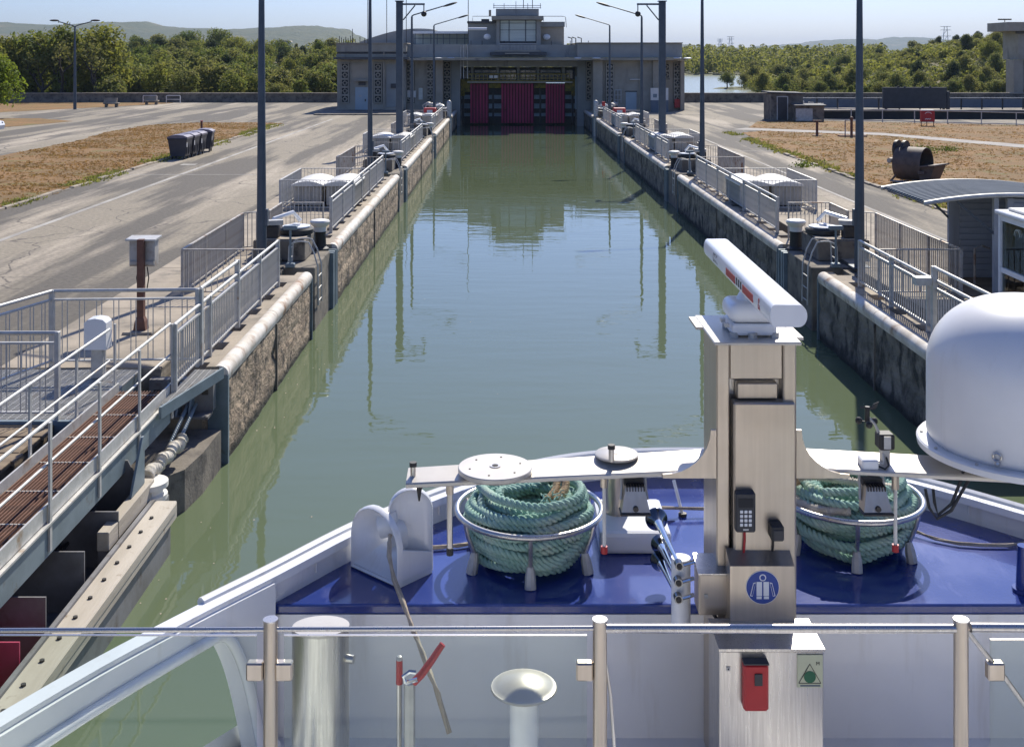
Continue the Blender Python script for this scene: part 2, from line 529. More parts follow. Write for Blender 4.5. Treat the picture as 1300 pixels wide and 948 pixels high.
m = MB()
m.box(-160, -8.3, -40, 127, -6, 0)
m.box(-8.3, -5.62, 18.62, 127, -6, 0)
quay_a = m.build('quay_ground', asphalt, kind='structure')
m = MB()
m.box(8.42, 160, -40, 127, -6, 0)
quay_b = m.build('quay_ground', asphalt, kind='structure')
# concrete strip along the lock, laid as slabs
for right, par in ((False, quay_a), (True, quay_b)):
    y = 18.64
    i = 0
    while y < 104:
        L = 4.4 if y < 60 else 8.8
        x0, x1 = mx(-8.28 + .0, right), mx(-5.63, right)
        me = mesh_of(('paving_slab', L), lambda b, L=L: b.box(-1.32, 1.32, 0, L - .03, -.03, .012), concrete)
        piece('paving_slab', me, par, ((x0 + x1) / 2, y, 0))
        y += L
        i += 1

def sheet(name, poly, z, mat, kind='structure', thick=.003):
    b = MB()
    b.add([(x, y, z) for x, y in poly], [tuple(range(len(poly)))])
    return b.build(name, mat, kind=kind)

def wob(poly, step=1.2, amp=.16, seed=0):
    out = []
    for i in range(len(poly)):
        a, c = Vector(poly[i]), Vector(poly[(i + 1) % len(poly)])
        n = max(1, int((c - a).length / step))
        for k in range(n):
            p = a + (c - a) * k / n
            q = noise.noise(Vector((p.x * .7 + seed, p.y * .7, seed)))
            q2 = noise.noise(Vector((p.x * .7 + seed, p.y * .7, seed + 9)))
            out.append((p.x + q * amp * 2, p.y + q2 * amp * 2))
    return out

lawn_l = [(-16.75, 25), (-16.75, 86), (-19, 87.2), (-23.3, 87), (-26.3, 84), (-26.6, 76), (-25.6, 68), (-25.8, 56), (-26.5, 25)]
sheet('lawn', wob(lawn_l, seed=1), .012, dry_grass)
lawn_r = [(14.45, 24), (14.5, 60), (15.4, 70), (15.6, 75.5), (17.5, 77.5), (24, 73), (29, 62), (33, 54), (45, 36), (46, 24)]
sheet('lawn', wob(lawn_r, seed=2), .012, dry_grass)
lawn_r2 = [(17.2, 81), (19.5, 88.5), (24, 89.5), (36, 84.5), (50, 78.5), (70, 66), (70, 34), (47, 37.5), (35, 55.5), (30.5, 64), (25, 75.3)]
sheet('lawn', wob(lawn_r2, seed=3), .012, dry_grass)
sheet('lawn', wob([(-60, 101), (-45.5, 102.5), (-36, 121), (-36, 124.5), (-60, 124.5)], seed=4), .012, dry_grass)
sheet('lawn', wob([(-42.5, 78), (-35.5, 82), (-33.6, 89), (-38, 93), (-60, 93), (-60, 78)], seed=5), .012, dry_grass)
path_poly = [(15.7, 79), (17.0, 80.8), (25.2, 75.2), (30.7, 63.9), (35.3, 55.4), (47.2, 37.4), (45.2, 36.2), (33.2, 54.2), (29.2, 62.2), (24.1, 73.4), (17.5, 77.8)]
sheet('footpath', path_poly, .008, path_mat)
m = MB()
m.add([(-14.05, 20, .006), (-13.86, 20, .006), (-13.86, 92, .006), (-14.05, 92, .006)], [(0, 1, 2, 3)])
m.add([(-16.3, 48.95, .006), (-10.7, 48.95, .006), (-10.7, 49.08, .006), (-16.3, 49.08, .006)], [(0, 1, 2, 3)])
m.add([(-15.2, 53.2, .006), (-14.5, 53.2, .006), (-14.5, 53.9, .006), (-15.2, 53.9, .006)], [(0, 1, 2, 3)])
m.build('road_marking', line_paint, kind='structure')
m = MB()
m.add([(12.1, 30, .006), (12.22, 30, .006), (12.22, 76, .006), (12.1, 76, .006)], [(0, 1, 2, 3)])
m.add([(10.8, 61, .006), (14.4, 61, .006), (14.4, 61.15, .006), (10.8, 61.15, .006)], [(0, 1, 2, 3)])
m.build('road_marking', line_paint, kind='structure')
# kerb stones along the two lawns
for x, y0, y1, seed in ((-16.72, 26, 85, 3), (14.42, 25, 60, 4)):
    b = MB()
    b.box(x - .07, x + .07, y0, y1, -.1, .02)
    kb = b.build('kerb', concrete_dark, kind='structure')
    rg = random.Random(seed)
    y = y0
    while y < y1 - 1:
        L = 1.0
        if rg.random() > .12:
            piece('kerb_stone', mesh_of(('kerb_stone', 1), lambda q: q.rbox(-.09, .09, 0, .96, -.04, .085, .012, 1), coping_paint if False else concrete), kb, (x + rg.uniform(-.03, .03), y, rg.uniform(-.03, .01)), rg.uniform(-.02, .02))
        y += L

# grass tufts over the lawns (stuff)
def inside(x, y, poly):
    c = False
    for i in range(len(poly)):
        x1, y1 = poly[i]; x2, y2 = poly[i - 1]
        if (y1 > y) != (y2 > y) and x < (x2 - x1) * (y - y1) / (y2 - y1) + x1:
            c = not c
    return c
def tufts(polys, n, mat, h0, h1, seed, edge=None):
    rg = random.Random(seed)
    vs, fs = [], []
    for poly in polys:
        xs = [p[0] for p in poly]; ys = [p[1] for p in poly]
        k = 0
        tries = 0
        while k < n and tries < n * 6:
            tries += 1
            if edge:
                x, y = edge[0] + rg.gauss(0, 1) * .28 * (-1 if edge[3] else 1), rg.uniform(edge[1], edge[2])
                if noise.noise(Vector((x * .3, y * .22, seed))) < -.05:
                    continue
            else:
                x, y = rg.uniform(min(xs), max(xs)), rg.uniform(min(ys), max(ys))
                if not inside(x, y, poly) or noise.noise(Vector((x * .35, y * .35, seed))) < rg.uniform(-.5, .35):
                    continue
            k += 1
            for q in range(3):
                a = rg.uniform(0, 6.28); h = rg.uniform(h0, h1); wd = rg.uniform(.03, .07)
                lx, ly = rg.uniform(-.12, .12), rg.uniform(-.12, .12)
                o = len(vs)
                px, py = x + rg.uniform(-.1, .1), y + rg.uniform(-.1, .1)
                vs += [(px - wd * math.cos(a), py - wd * math.sin(a), .01), (px + wd * math.cos(a), py + wd * math.sin(a), .01), (px + lx, py + ly, .01 + h)]
                fs.append((o, o + 1, o + 2))
    b = MB(); b.v, b.f, b.mi = vs, fs, [0] * len(fs)
    return b.build('grass', mat, kind='stuff')
tufts([lawn_l, lawn_r], 9000, grass_blade, .02, .06, 11)
tufts([lawn_r2], 7000, grass_blade, .02, .06, 12)
tufts([lawn_l], 1500, green_blade, .04, .14, 13, edge=(-16.95, 27, 84, False))
tufts([lawn_r], 900, green_blade, .04, .14, 14, edge=(14.75, 26, 76, False))

# water of the lock and of the river beyond
m = MB()
m.add([(-8.3, -45, WZ), (8.6, -45, WZ), (8.6, 116, WZ), (-8.3, 116, WZ)], [(0, 1, 2, 3)])
m.build('lock_water', water_mat, kind='structure')
m = MB()
m.add([(-80, 127.2, WZ), (240, 127.2, WZ), (240, 420, WZ), (-80, 420, WZ)], [(0, 1, 2, 3)])
m.build('river_water', river_mat, kind='structure')

# flecks of foam and leaf litter along the walls
rgf = random.Random(3)
b = MB()
for i in range(260):
    y = rgf.uniform(7, 70)
    u = abs(rgf.gauss(0, .5))
    x = XL + .05 + u if i % 3 else XR - .05 - u
    if rgf.random() < .15:
        x = rgf.uniform(XL + .5, XR - .5)
    s_ = rgf.uniform(.004, .014)
    a = rgf.uniform(0, 6.28)
    b.add([(x + s_ * math.cos(a + q) * rgf.uniform(.6, 1.4), y + s_ * math.sin(a + q) * 1.6, WZ + .004) for q in (0, 1.3, 2.6, 4.0, 5.2)], [(0, 1, 2, 3, 4)])
b.build('foam_flecks', rope_pale, kind='stuff')
# terrain beyond the quay
def sst(a, c, x):
    t = max(0.0, min(1.0, (x - a) / (c - a)))
    return t * t * (3 - 2 * t)
def right_bank(Y):
    b = 43 + (Y - 206) * .21 if Y > 206 else 43 - (206 - Y) * .10
    return b - 9 * math.exp(-((Y - 232) / 9.0) ** 2)
def ground_h(X, Y):
    if Y > 391:
        far = -1.4 + 4.4 * sst(391, 470, Y) + 2.5 * sst(470, 700, Y)
    else:
        far = -4.0
    lf = sst(-10, -17, X) * (-1.1 + 4.6 * sst(140, 360, Y) + 3.6) - 3.6
    rb = right_bank(Y)
    side = sst(rb - 2, rb + 1.0, X) * (2.65) - 4.0
    mound = 5.6 * sst(rb + 6, rb + 52, X) * sst(175, 262, Y) * (1 - .5 * sst(300, 400, Y)) + 3.4 * sst(rb + 30, rb + 75, X) * sst(175, 262, Y)
    rt = side + mound
    h = max(lf if X < 20 else -4, rt if X > 10 else -4, far)
    return h + .25 * noise.noise(Vector((X * .05, Y * .05, 0)))
NX, NY = 150, 120
vs, fs = [], []
for j in range(NY + 1):
    Y = 127.3 + (j / NY) ** 1.5 * 600
    for i in range(NX + 1):
        X = (-330 + 660 * i / NX)
        vs.append((X, Y, ground_h(X, Y)))
for j in range(NY):
    for i in range(NX):
        a = j * (NX + 1) + i
        fs.append((a, a + 1, a + NX + 2, a + NX + 1))
b = MB(); b.add(vs, fs)
b.build('river_bank', soil, smooth=True, kind='structure')
m = MB()
m.add([(-4000, -300, -6.5), (4000, -300, -6.5), (4000, 8000, -6.5), (-4000, 8000, -6.5)], [(0, 1, 2, 3)])
m.add([(-3000, 724, 2.5), (3000, 724, 2.5), (3000, 5500, 2.0), (-3000, 5500, 2.0)], [(0, 1, 2, 3)])
m.build('ground', soil, kind='structure')

# distant ridges
def ridge(prof, Y, depth, seed, rough):
    pts = [((px - CX) / F * Y, EZ - (py - HY) / F * Y) for px, py in prof]
    x0, x1 = pts[0][0], pts[-1][0]
    nx, ny = 420, 16
    vs, fs = [], []
    for j in range(ny + 1):
        t = j / ny
        for i in range(nx + 1):
            x = x0 + (x1 - x0) * i / nx
            for k in range(len(pts) - 1):
                if pts[k][0] <= x <= pts[k + 1][0]:
                    u = (x - pts[k][0]) / (pts[k + 1][0] - pts[k][0])
                    u = u * u * (3 - 2 * u)
                    z = pts[k][1] + (pts[k + 1][1] - pts[k][1]) * u
                    break
            q = math.sin(min(1, t * 1.25) * math.pi / 2) if t <= .8 else 1 - (t - .8) * 1.5
            zz = -5 + (z + 5) * q
            zz += rough * noise.noise(Vector((x * .02, t * 9, seed))) * (1 if t > 0 else 0) + rough * .8 * noise.noise(Vector((x * .09, t * 30, seed)))
            vs.append((x, Y - depth * (.8 - t), zz))
    for j in range(ny):
        for i in range(nx):
            a = j * (nx + 1) + i
            fs.append((a, a + 1, a + nx + 2, a + nx + 1))
    b = MB(); b.add(vs, fs)
    return b.build('hills', hill_mat, smooth=True, ang=180, kind='structure')
ridge([(-160, 36), (0, 31), (20, 30), (100, 33), (160, 29), (190, 28), (215, 34), (240, 36), (320, 38), (345, 35.5), (400, 34), (440, 37), (456, 45), (475, 53), (520, 63), (600, 70)], 2600, 900, 1, 2.2)
ridge([(760, 70), (930, 62), (975, 58), (1005, 56), (1040, 52), (1080, 50), (1100, 51.5), (1130, 48), (1155, 48), (1180, 54), (1230, 63), (1330, 69), (1500, 70)], 5600, 1500, 5, 4)
ridge([(700, 66), (800, 57), (850, 56), (900, 60), (960, 63), (1040, 66), (1100, 70)], 3600, 900, 8, 4)

# ================================================================== LOCK WALLS
SECT = [(18.8, 27.0), (31.0, 49.1), (53.1, 71.2), (75.2, 93.3), (97.3, 108.2)]
ORD = ['nearest', 'second nearest', 'middle', 'second farthest', 'farthest']
def wall_section(y0, y1, right, idx):
    side = 'shaded right-hand' if right else 'sunlit left-hand'
    xw = mx(XL, right)
    s = -1 if right else 1
    t = thing('lock_wall', f'{ORD[idx]} section of the {side} concrete lock wall under its white rounded coping', 'lock wall', (xw, y0, 0),
              'sections of the lock walls')
    b = MB()
    b.box(xw - s * .40, xw - s * .05, y0, y1, -6, -.13)
    ny, nz = max(8, int((y1 - y0) / .22)), 11
    vs, fs = [], []
    for i in range(ny + 1):
        for j in range(nz + 1):
            y = y0 + (y1 - y0) * i / ny; z = -2.2 + (2.09) * j / nz
            e = noise.noise(Vector((y * 1.3, z * 3.0, idx + right * 7))) * .030 + noise.noise(Vector((y * 4, z * 7, idx))) * .016
            # board joints and a recessed lift line
            if j == 7:
                e -= .02
            vs.append((xw + s * (e - .012), y, z))
    for i in range(ny):
        for j in range(nz):
            a = i * (nz + 1) + j
            fs.append((a, a + 1, a + nz + 2, a + nz + 1))
    b.add(vs, fs)
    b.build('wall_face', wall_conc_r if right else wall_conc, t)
    b = MB()
    b.box(xw - s * 1.03, xw - s * .402, y0, y1, -6, -.26)
    b.build('ledge', concrete, t)
    b = MB(); b.box(xw - s * .33, xw - s * .12, y0 + .002, y1 - .002, -.27, -.014); b.build('edge_strip', concrete, t)
    # coping in lengths
    n = max(2, round((y1 - y0) / 4.5))
    L = (y1 - y0) / n
    for i in range(n):
        c = MB()
        ya, yb = y0 + i * L + .008, y0 + (i + 1) * L - .008
        prof = []
        r = .135
        for k in range(11):
            g = math.pi * (-.12 + 1.12 * k / 10)
            prof.append((r * math.cos(g) * 1.1, r * math.sin(g)))
        prof.append((-r * 1.1, -.12)); prof.append((r * .9, -.12))
        c.prism(prof, lambda u, v, k, ya=ya, yb=yb: (xw + s * (u - .135 + .02), yb if k else ya, v - .135))
        c.build('coping', coping_paint, t, smooth=True)
    # vertical joints
    for i in range(1, n):
        if i % 2 == 0 or n < 4:
            j = MB(); yj = y0 + i * L
            j.box(xw - s * .02, xw + s * .026, yj - .02, yj + .02, -2.2, -.27)
            j.build('joint', concrete_dark, t)
    # concrete steps that carry the railing
    me = mesh_of(('support_block', 0), lambda q: q.rbox(-.22, .22, -.42, .42, -.02, .24, .015, 1), concrete)
    y = y0 + .7
    while y < y1 - .3:
        piece('support_block', me, t, (xw - s * .50, y, -.26))
        y += 1.35
    # steel nosing at the ends
    for yy in (y0, y1):
        q = MB()
        q.box(xw - s * .30, xw + s * .035, yy - .02, yy + .06 if yy == y0 else yy + .02, -2.2, -.15)
        q.build('steel_edge', steel_blue, t)
    return t
for right in (False, True):
    for i, (a, c) in enumerate(SECT):
        wall_section(a, c, right, i)

# ================================================================== RAILINGS
def fence(name, label, cat, pts, group=None, style='quay', single=True, z0=.06, zt=1.0, mat=None, tall=(), every=2.3):
    mat = mat or galv
    t = thing(name, label, cat, (pts[0][0], pts[0][1], 0), group)
    P = [Vector((p[0], p[1], 0)) for p in pts]
    bars = MB()
    for a, c in zip(P[:-1], P[1:]):
        dv = c - a
        L = dv.length
        u = dv / L
        rz = math.atan2(u.y, u.x)
        n = max(1, round(L / every))
        for i in range(n + (1 if c == P[-1] else 0)):
            q = a + dv * i / n
            h = zt + .02
            me = mesh_of(('post', round(h, 2), style, mat.name), lambda b, h=h: b.rbox(-.03, .03, -.045, .045, -.02, h, .006, 1) if style != 'guard' else b.box(-.018, .018, -.03, .03, -.02, h - .02), mat)
            piece('post', me, t, (q.x, q.y, z0 - .06), rz)
        if style == 'guard':
            r = MB(); r.obox((a + c) / 2 + Vector((0, 0, zt)), (L + .03, .05, .025), rz); r.build('top_rail', mat, t)
            hi = zt - .013
        else:
            r = MB(); r.xcyl(a + Vector((0, 0, zt)), c + Vector((0, 0, zt)), .03, 10); r.build('handrail', mat, t, smooth=True)
            r = MB(); r.obox((a + c) / 2 + Vector((0, 0, zt - .14)), (L, .05, .03), rz); r.build('upper_rail', mat, t)
            hi = zt - .155
        r = MB(); r.obox((a + c) / 2 + Vector((0, 0, z0 + .05)), (L, .05, .025), rz); r.build('lower_rail', mat, t)
        lo = z0 + .062
        sp = .12 if style != 'platform' else .135
        k = max(2, round(L / sp))
        for i in range(1, k):
            q = a + dv * i / k
            if style == 'platform':
                q = q + u * (.028 if i % 2 else -.028)
                f = lambda b: b.xcyl((0, 0, lo), (0, 0, hi), .009, 6)
            elif style == 'quay':
                f = lambda b: b.box(-.006, .006, -.011, .011, lo, hi)
            else:
                f = lambda b: b.box(-.006, .006, -.014, .014, lo, hi)
            if single:
                piece('baluster', mesh_of(('baluster', style, round(lo, 3), round(hi, 3), mat.name), f, mat), t, (q.x, q.y, 0), rz)
            else:
                bars.obox(q + Vector((0, 0, (lo + hi) / 2)), (.012, .026, hi - lo), rz)
    if bars.v:
        bars.build('balusters', mat, t, kind='stuff')
    return t

KO = ['nearest', 'second', 'third', 'farthest']
for right in (False, True):
    sd = 'right' if right else 'left'
    f = lambda pts: [(mx(x, right), y) for x, y in pts]
    # along the coping, nearest stretch
    if right:
        fence('quay_railing', 'grey quay railing running in behind the white radome on the right lock wall', 'railing', f([(-5.05, 17.2), (-5.05, 21.2), (-5.05, 25.3)]), 'quay railings')
    else:
        fence('quay_railing', 'grey quay railing beside the grated gangway on the left lock wall', 'railing', f([(-5.05, 17.4), (-5.05, 21.5), (-5.05, 25.3)]), 'quay railings')
    for k in range(3):
        o = STEP * k
        nb = ['closest', 'next', 'last'][k]
        single = k == 0
        fence('quay_railing', f'{nb} long grey railing past the first bollard niche on the {sd} lock wall' if k == 0 else
              f'{["", "long grey railing past the second bollard niche", "long grey railing nearest the gate building"][k]} on the {sd} lock wall',
              'railing', f([(-5.05, 33.0 + o), (-5.05, 46.9 + o)]), 'quay railings', single=single)
        fence('guard_fence', f'low grey guard fence stepping round the {KO[k]} bollard niche on the {sd} quay', 'fence',
              f([(-5.12, 24.2 + o), (-6.85, 24.2 + o), (-6.85, 29.8 + o), (-6.25, 30.2 + o), (-6.25, 31.9 + o), (-5.1, 31.9 + o)]), 'guard fences',
              style='guard', single=single, mat=galv_rust, every=1.9)
        fence('guard_fence', f'three-sided grey fence around the {KO[k]} pair of lidded cabinets on the {sd} quay', 'fence',
              f([(-5.12, 37.6 + o), (-7.45, 37.7 + o), (-7.45, 41.6 + o), (-5.12, 41.6 + o)]), 'guard fences', style='guard', single=single, every=1.95)

# lidded cabinets
def cabinet():
    t = thing('equipment_cabinet', 'x', 'cabinet', (-6.6, 38.4, 0), 'lidded equipment cabinets')
    b = MB(); b.rbox(-7.1, -6.15, 38.2, 40.6, .10, .74, .02, 1); b.build('body', cabinet_paint, t)
    b = MB(); b.box(-7.05, -6.2, 38.25, 40.55, .0, .10); b.build('plinth', recess_dark, t)
    b = MB()
    prof = [(-.53, .0), (-.53, .05)] + [(-.53 + 1.06 * i / 10, .05 + .12 * math.sin(math.pi * i / 10)) for i in range(1, 10)] + [(.53, .05), (.53, 0)]
    b.prism(prof, lambda u, v, k: (-6.625 + u, 40.65 if k else 38.12, .745 + v))
    b.build('lid', plastic_white, t, smooth=True)
    for x in (-6.95, -6.65, -6.35):
        b = MB(); b.box(x - .10, x + .10, 38.17, 38.198, .2, .68); b.build('door_panel', cabinet_paint, t)
    return t
cab = cabinet()
first = True
for right in (False, True):
    sd = 'right' if right else 'left'
    for k in range(3):
        for j in range(2):
            lab = f'cream cabinet with domed white lid, {"outer" if j == 0 else "inner"} of the {KO[k]} fenced pair on the {sd} quay'
            x, y = mx(-6.6 + j * 1.08, right), 38.4 + STEP * k + j * .05
            if first:
                cab['label'] = lab; first = False
            else:
                dup(cab, (x, y, 0), right, lab)

# niche furniture: plinth with gear, mooring bollard, ladder, post with box
def niche_block():
    t = thing('mooring_niche', 'x', 'mooring niche', (-5.3, 27.8, 0), 'mooring niches in the lock walls')
    b = MB(); b.rbox(-5.62, -4.66, 27.85, 30.25, -6, -.06, .03, 2); b.build('step_block', concrete_dark, t)
    b = MB(); b.box(-5.62, -5.4, 26.95, 31.0, -6, -.10); b.build('back_wall', concrete_dark, t)
    b = MB(); b.rbox(-6.35, -5.05, 28.7, 30.3, -.05, .46, .02, 1); b.build('plinth', concrete_dark, t)
    b = MB(); b.rbox(-6.28, -5.08, 28.75, 30.25, .462, .49, .01, 1); b.build('plinth_top', concrete, t)
    for y, wd in ((30.32, .10), (30.55, .14), (30.84, .10)):
        b = MB(); b.box(-4.9, -4.57, y - wd / 2, y + wd / 2, -2.3, -.12); b.build('guide_channel', steel_blue, t)
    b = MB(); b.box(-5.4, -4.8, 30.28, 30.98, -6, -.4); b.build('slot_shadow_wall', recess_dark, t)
    return t
def capstan():
    t = thing('mooring_winch', 'x', 'winch', (-5.5, 29.4, .49), 'mooring winches')
    b = MB(); b.lathe(-5.42, 29.6, [(.40, .49), (.44, .52), (.44, .62), (.40, .66), (.1, .67)], 20); b.build('drum', black_paint, t, smooth=True)
    b = MB(); b.lathe(-5.42, 29.6, [(.36, .67), (.36, .70), (.10, .71), (.10, .76), (.02, .77)], 20); b.build('top_plate', white_paint, t, smooth=True)
    b = MB()
    b.tube([(-6.1, 29.2, .52), (-5.95, 29.35, .92), (-5.55, 29.8, 1.02), (-5.40, 30.0, .78)], .055, 8); b.build('arm', white_paint, t, smooth=True)
    b = MB(); b.rbox(-6.15, -5.75, 28.85, 29.15, .49, .80, .02, 1); b.build('motor_box', dark_steel, t)
    b = MB(); b.obox((-5.9, 28.95, .88), (.5, .22, .12), .3); b.build('flat_bracket', galv, t)
    b = MB(); b.cyl(-5.95, 28.98, .46, .84, .04, 8); b.build('bracket_stem', dark_steel, t)
    return t
def bollard():
    t = thing('mooring_bollard', 'x', 'bollard', (-4.95, 30.6, -.1), 'mooring bollards')
    b = MB(); b.lathe(-4.98, 30.62, [(.24, -.12), (.24, -.05), (.17, 0), (.155, .34), (.17, .40)], 18); b.build('body', black_paint, t, smooth=True)
    b = MB(); b.lathe(-4.98, 30.62, [(.165, .401), (.17, .52), (.25, .60), (.27, .66), (.24, .70), (.12, .725), (.01, .73)], 18); b.build('cap', plastic_white, t, smooth=True)
    return t
def ladder():
    t = thing('quay_ladder', 'x', 'ladder', (-4.8, 28.2, -.06), 'quay ladders')
    for y in (27.95, 28.45):
        b = MB()
        b.tube([(-5.32, y, -.07)] + [(-5.32 + .02, y, .42)] + [(-5.30 + .30 * (1 - math.cos(a)) , y, .42 + .14 * math.sin(a)) for a in [math.pi * i / 10 for i in range(1, 8)]] + [(-4.70, y, .30), (-4.60, y, -.05), (-4.585, y, -1.0)], .02, 8)
        b.build('grab_rail', galv, t, smooth=True)
    for z, x in ((.12, -5.31), (.36, -5.31), (-.3, -4.59), (-.6, -4.588), (-.9, -4.586)):
        b = MB(); b.xcyl((x, 27.95, z), (x, 28.45, z), .013, 6); b.build('rung', galv, t, smooth=True)
    return t
def signal_post():
    t = thing('signal_post', 'x', 'signal post', (-5.25, 26.9, 0), 'signal posts')
    b = MB(); b.rbox(-5.36, -5.14, 27.75, 27.95, -.06, .05, .02, 1); b.build('base', steel_blue, t)
    b = MB(); b.cyl(-5.25, 27.85, .05, .86, .028, 10); b.build('pole', steel_blue, t, smooth=True)
    b = MB(); b.rbox(-5.42, -5.08, 27.78, 27.92, .86, .96, .02, 1); b.build('box', steel_blue, t)
    return t
protos = [(niche_block(), 'concrete mooring niche with steel guide channels'), (capstan(), 'black mooring winch with white bent arm'),
          (bollard(), 'black bollard with cream mushroom cap'), (ladder(), 'pair of curved steel grab rails with rungs'),
          (signal_post(), 'slim blue-grey post with a small box on top')]
NK = ['first niche from the ship', 'second niche from the ship', 'third niche from the ship', 'niche nearest the gate']
for root, txt in protos:
    base = Vector(root.location)
    for right in (False, True):
        for k in range(4):
            lab = f'{txt}, {NK[k]}, {"right" if right else "left"} wall'
            if not right and k == 0:
                root['label'] = lab
            else:
                dup(root, (mx(base.x, right), base.y + STEP * k, base.z), right, lab)

# ================================================================== LAMP POSTS AND MASTS
def lamp():
    t = thing('lamp_post', 'x', 'lamp post', (-5.9, 27.6, 0), 'lamp posts along the lock')
    b = MB(); b.tube([(-5.9, 27.6, -.02), (-5.9, 27.6, .5), (-5.9, 27.6, 7.55)], [.125, .12, .062], 12); b.build('pole', pole_paint, t, smooth=True)
    b = MB(); b.rbox(-6.12, -5.68, 27.38, 27.82, -.02, .03, .01, 1); b.build('base_plate', pole_paint, t)
    b = MB(); b.tube([(-5.9, 27.6, 7.5), (-5.88, 27.6, 7.60), (-5.78, 27.6, 7.66), (-3.9, 27.6, 8.22)], [.05, .045, .04, .035], 8); b.build('arm', pole_paint, t, smooth=True)
    b = MB()
    b.sphere((0, 0, 0), 1, 12, sq=(.50, .16, .075))
    ry = -math.atan2(.56, 1.88)
    mm = Matrix.Translation((-3.5, 27.6, 8.32)) @ Matrix.Rotation(ry, 4, 'Y')
    b.v = [tuple(mm @ Vector(p)) for p in b.v]
    b.build('lamp_head', dark_steel, t, smooth=True)
    b = MB(); b.box(-5.82, -5.74, 27.53, 27.67, 1.0, 1.4); b.build('service_hatch', pole_paint, t)
    return t
lp = lamp()
for right in (False, True):
    for k in range(4):
        lab = f'{["tall blue-grey lamp post nearest the ship", "second tall lamp post from the ship", "third lamp post with its arm over the water", "lamp post closest to the gate building"][k]}, on the {"right" if right else "left"} quay'
        if not right and k == 0:
            lp['label'] = lab
        else:
            dup(lp, (mx(-5.9, right) + (-.15 if right else 0), 27.6 + STEP * k, 0), right, lab)
def mast():
    t = thing('camera_mast', 'x', 'mast', (-5.8, 62.4, 0), 'camera masts')
    b = MB(); b.rbox(-5.98, -5.62, 62.22, 62.58, -.02, 8.05, .03, 1); b.build('pole', pole_paint, t)
    b = MB(); b.box(-6.03, -5.57, 62.17, 62.63, 8.05, 8.1); b.build('pole_cap', pole_paint, t)
    b = MB(); b.box(-5.62, -4.42, 62.35, 62.45, 7.86, 7.96); b.build('arm', pole_paint, t)
    b = MB(); b.xcyl((-5.6, 62.4, 7.05), (-4.95, 62.4, 7.85), .035, 8); b.build('brace', pole_paint, t)
    b = MB(); b.cyl(-4.47, 62.4, 7.48, 7.88, .03, 8); c = b; c.build('camera_stem', pole_paint, t)
    b = MB(); b.sphere((-4.47, 62.4, 7.38), .16, 12); b.build('camera_dome', dark_steel, t, smooth=True)
    return t
mt = mast()
mt['label'] = 'thick square camera mast with a bracket arm on the left quay'
dup(mt, (mx(-5.75, True), 62.4, 0), True, 'thick square camera mast with a bracket arm on the right quay')
# twin-armed street lamp by the trees
t = thing('street_lamp', 'grey street lamp with two arms standing before the trees', 'street lamp', (-41, 108.7, 0))
b = MB(); b.tube([(-41, 108.7, 0), (-41, 108.7, 7.9)], [.16, .08], 10); b.build('pole', pole_paint, t, smooth=True)
for s in (-1, 1):
    b = MB(); b.tube([(-41, 108.7, 7.85), (-41 + s * .3, 108.7, 8.0), (-41 + s * 1.6, 108.7, 8.35)], .05, 6); b.build('arm', pole_paint, t, smooth=True)
    b = MB(); b.sphere((-41 + s * 1.95, 108.7, 8.45), .5, 10, sq=(.95, .4, .2)); b.build('lamp_head', dark_steel, t, smooth=True)

# ================================================================== OPEN GATE LEAF, GANGWAY AND PLATFORM BY THE LEFT WALL
t = thing('lock_gate_leaf', 'open grey steel gate leaf with bolted fender beam lying folded along the left wall', 'gate leaf', (-5.2, 12, -2.2))
b = MB(); b.rbox(-4.80, -4.46, 8.0, 15.5, -1.16, -.93, .012, 1); b.build('fender_beam', beam_timber, t)
b = MB(); b.box(-4.795, -4.74, 8.0, 15.45, -.928, -.895); b.build('beam_flange', gate_steel, t)
b = MB(); b.box(-4.50, -4.448, 8.0, 15.45, -1.05, -.945); b.build('beam_face', beam_timber, t)
bolt = mesh_of(('bolt', 0), lambda q: q.cyl(0, 0, 0, .022, .026, 8), dark_steel)
y = 8.3
while y < 15.3:
    piece('bolt', bolt, t, (-4.62, y, -.931)); y += .44
b = MB(); b.box(-4.62, -4.52, 8.0, 15.4, -3, -1.17); b.build('lower_skin', gate_steel, t)
b = MB(); b.box(-6.0, -5.94, 8.0, 15.6, -3, -.30); b.build('back_skin', gate_steel, t)
b = MB(); b.box(-5.935, -4.81, 8.0, 15.4, -1.32, -1.28); b.build('web_plate', gate_steel, t)
for y, mt_ in ((14.25, gate_steel), (13.1, gate_steel), (12.0, gate_steel), (11.35, crimson), (10.3, crimson)):
    b = MB(); b.box(-5.93, -4.83, y - .012, y + .012, -1.275, -.58 if mt_ == gate_steel else -.72); b.build('diaphragm', mt_, t)
b = MB(); b.box(-5.9, -4.95, 10.3, 11.9, -1.276, -1.262); b.build('red_web', crimson, t, label='red painted plate between the webs of the gate leaf')
b = MB(); b.rbox(-4.98, -4.83, 13.9, 15.7, -.93, -.70, .01, 1); b.build('end_flange', beam_timber, t)
b = MB(); b.box(-4.97, -4.86, 13.92, 15.66, -1.25, -.935); b.build('end_web', gate_steel, t)
b = MB(); b.prism([(-5.7, -1.28), (-4.95, -1.28), (-4.95, -.5), (-5.05, -.30), (-5.7, -.30)], lambda u, v, k: (u, 15.25 + .03 * k, v)); b.build('end_plate', gate_steel, t)
b = MB(); b.prism([(14.95, -.69), (15.5, -.69), (15.5, -.05), (15.42, -.05)], lambda u, v, k: (-4.93 + .03 * k, u, v)); b.build('gusset', steel_blue, t)
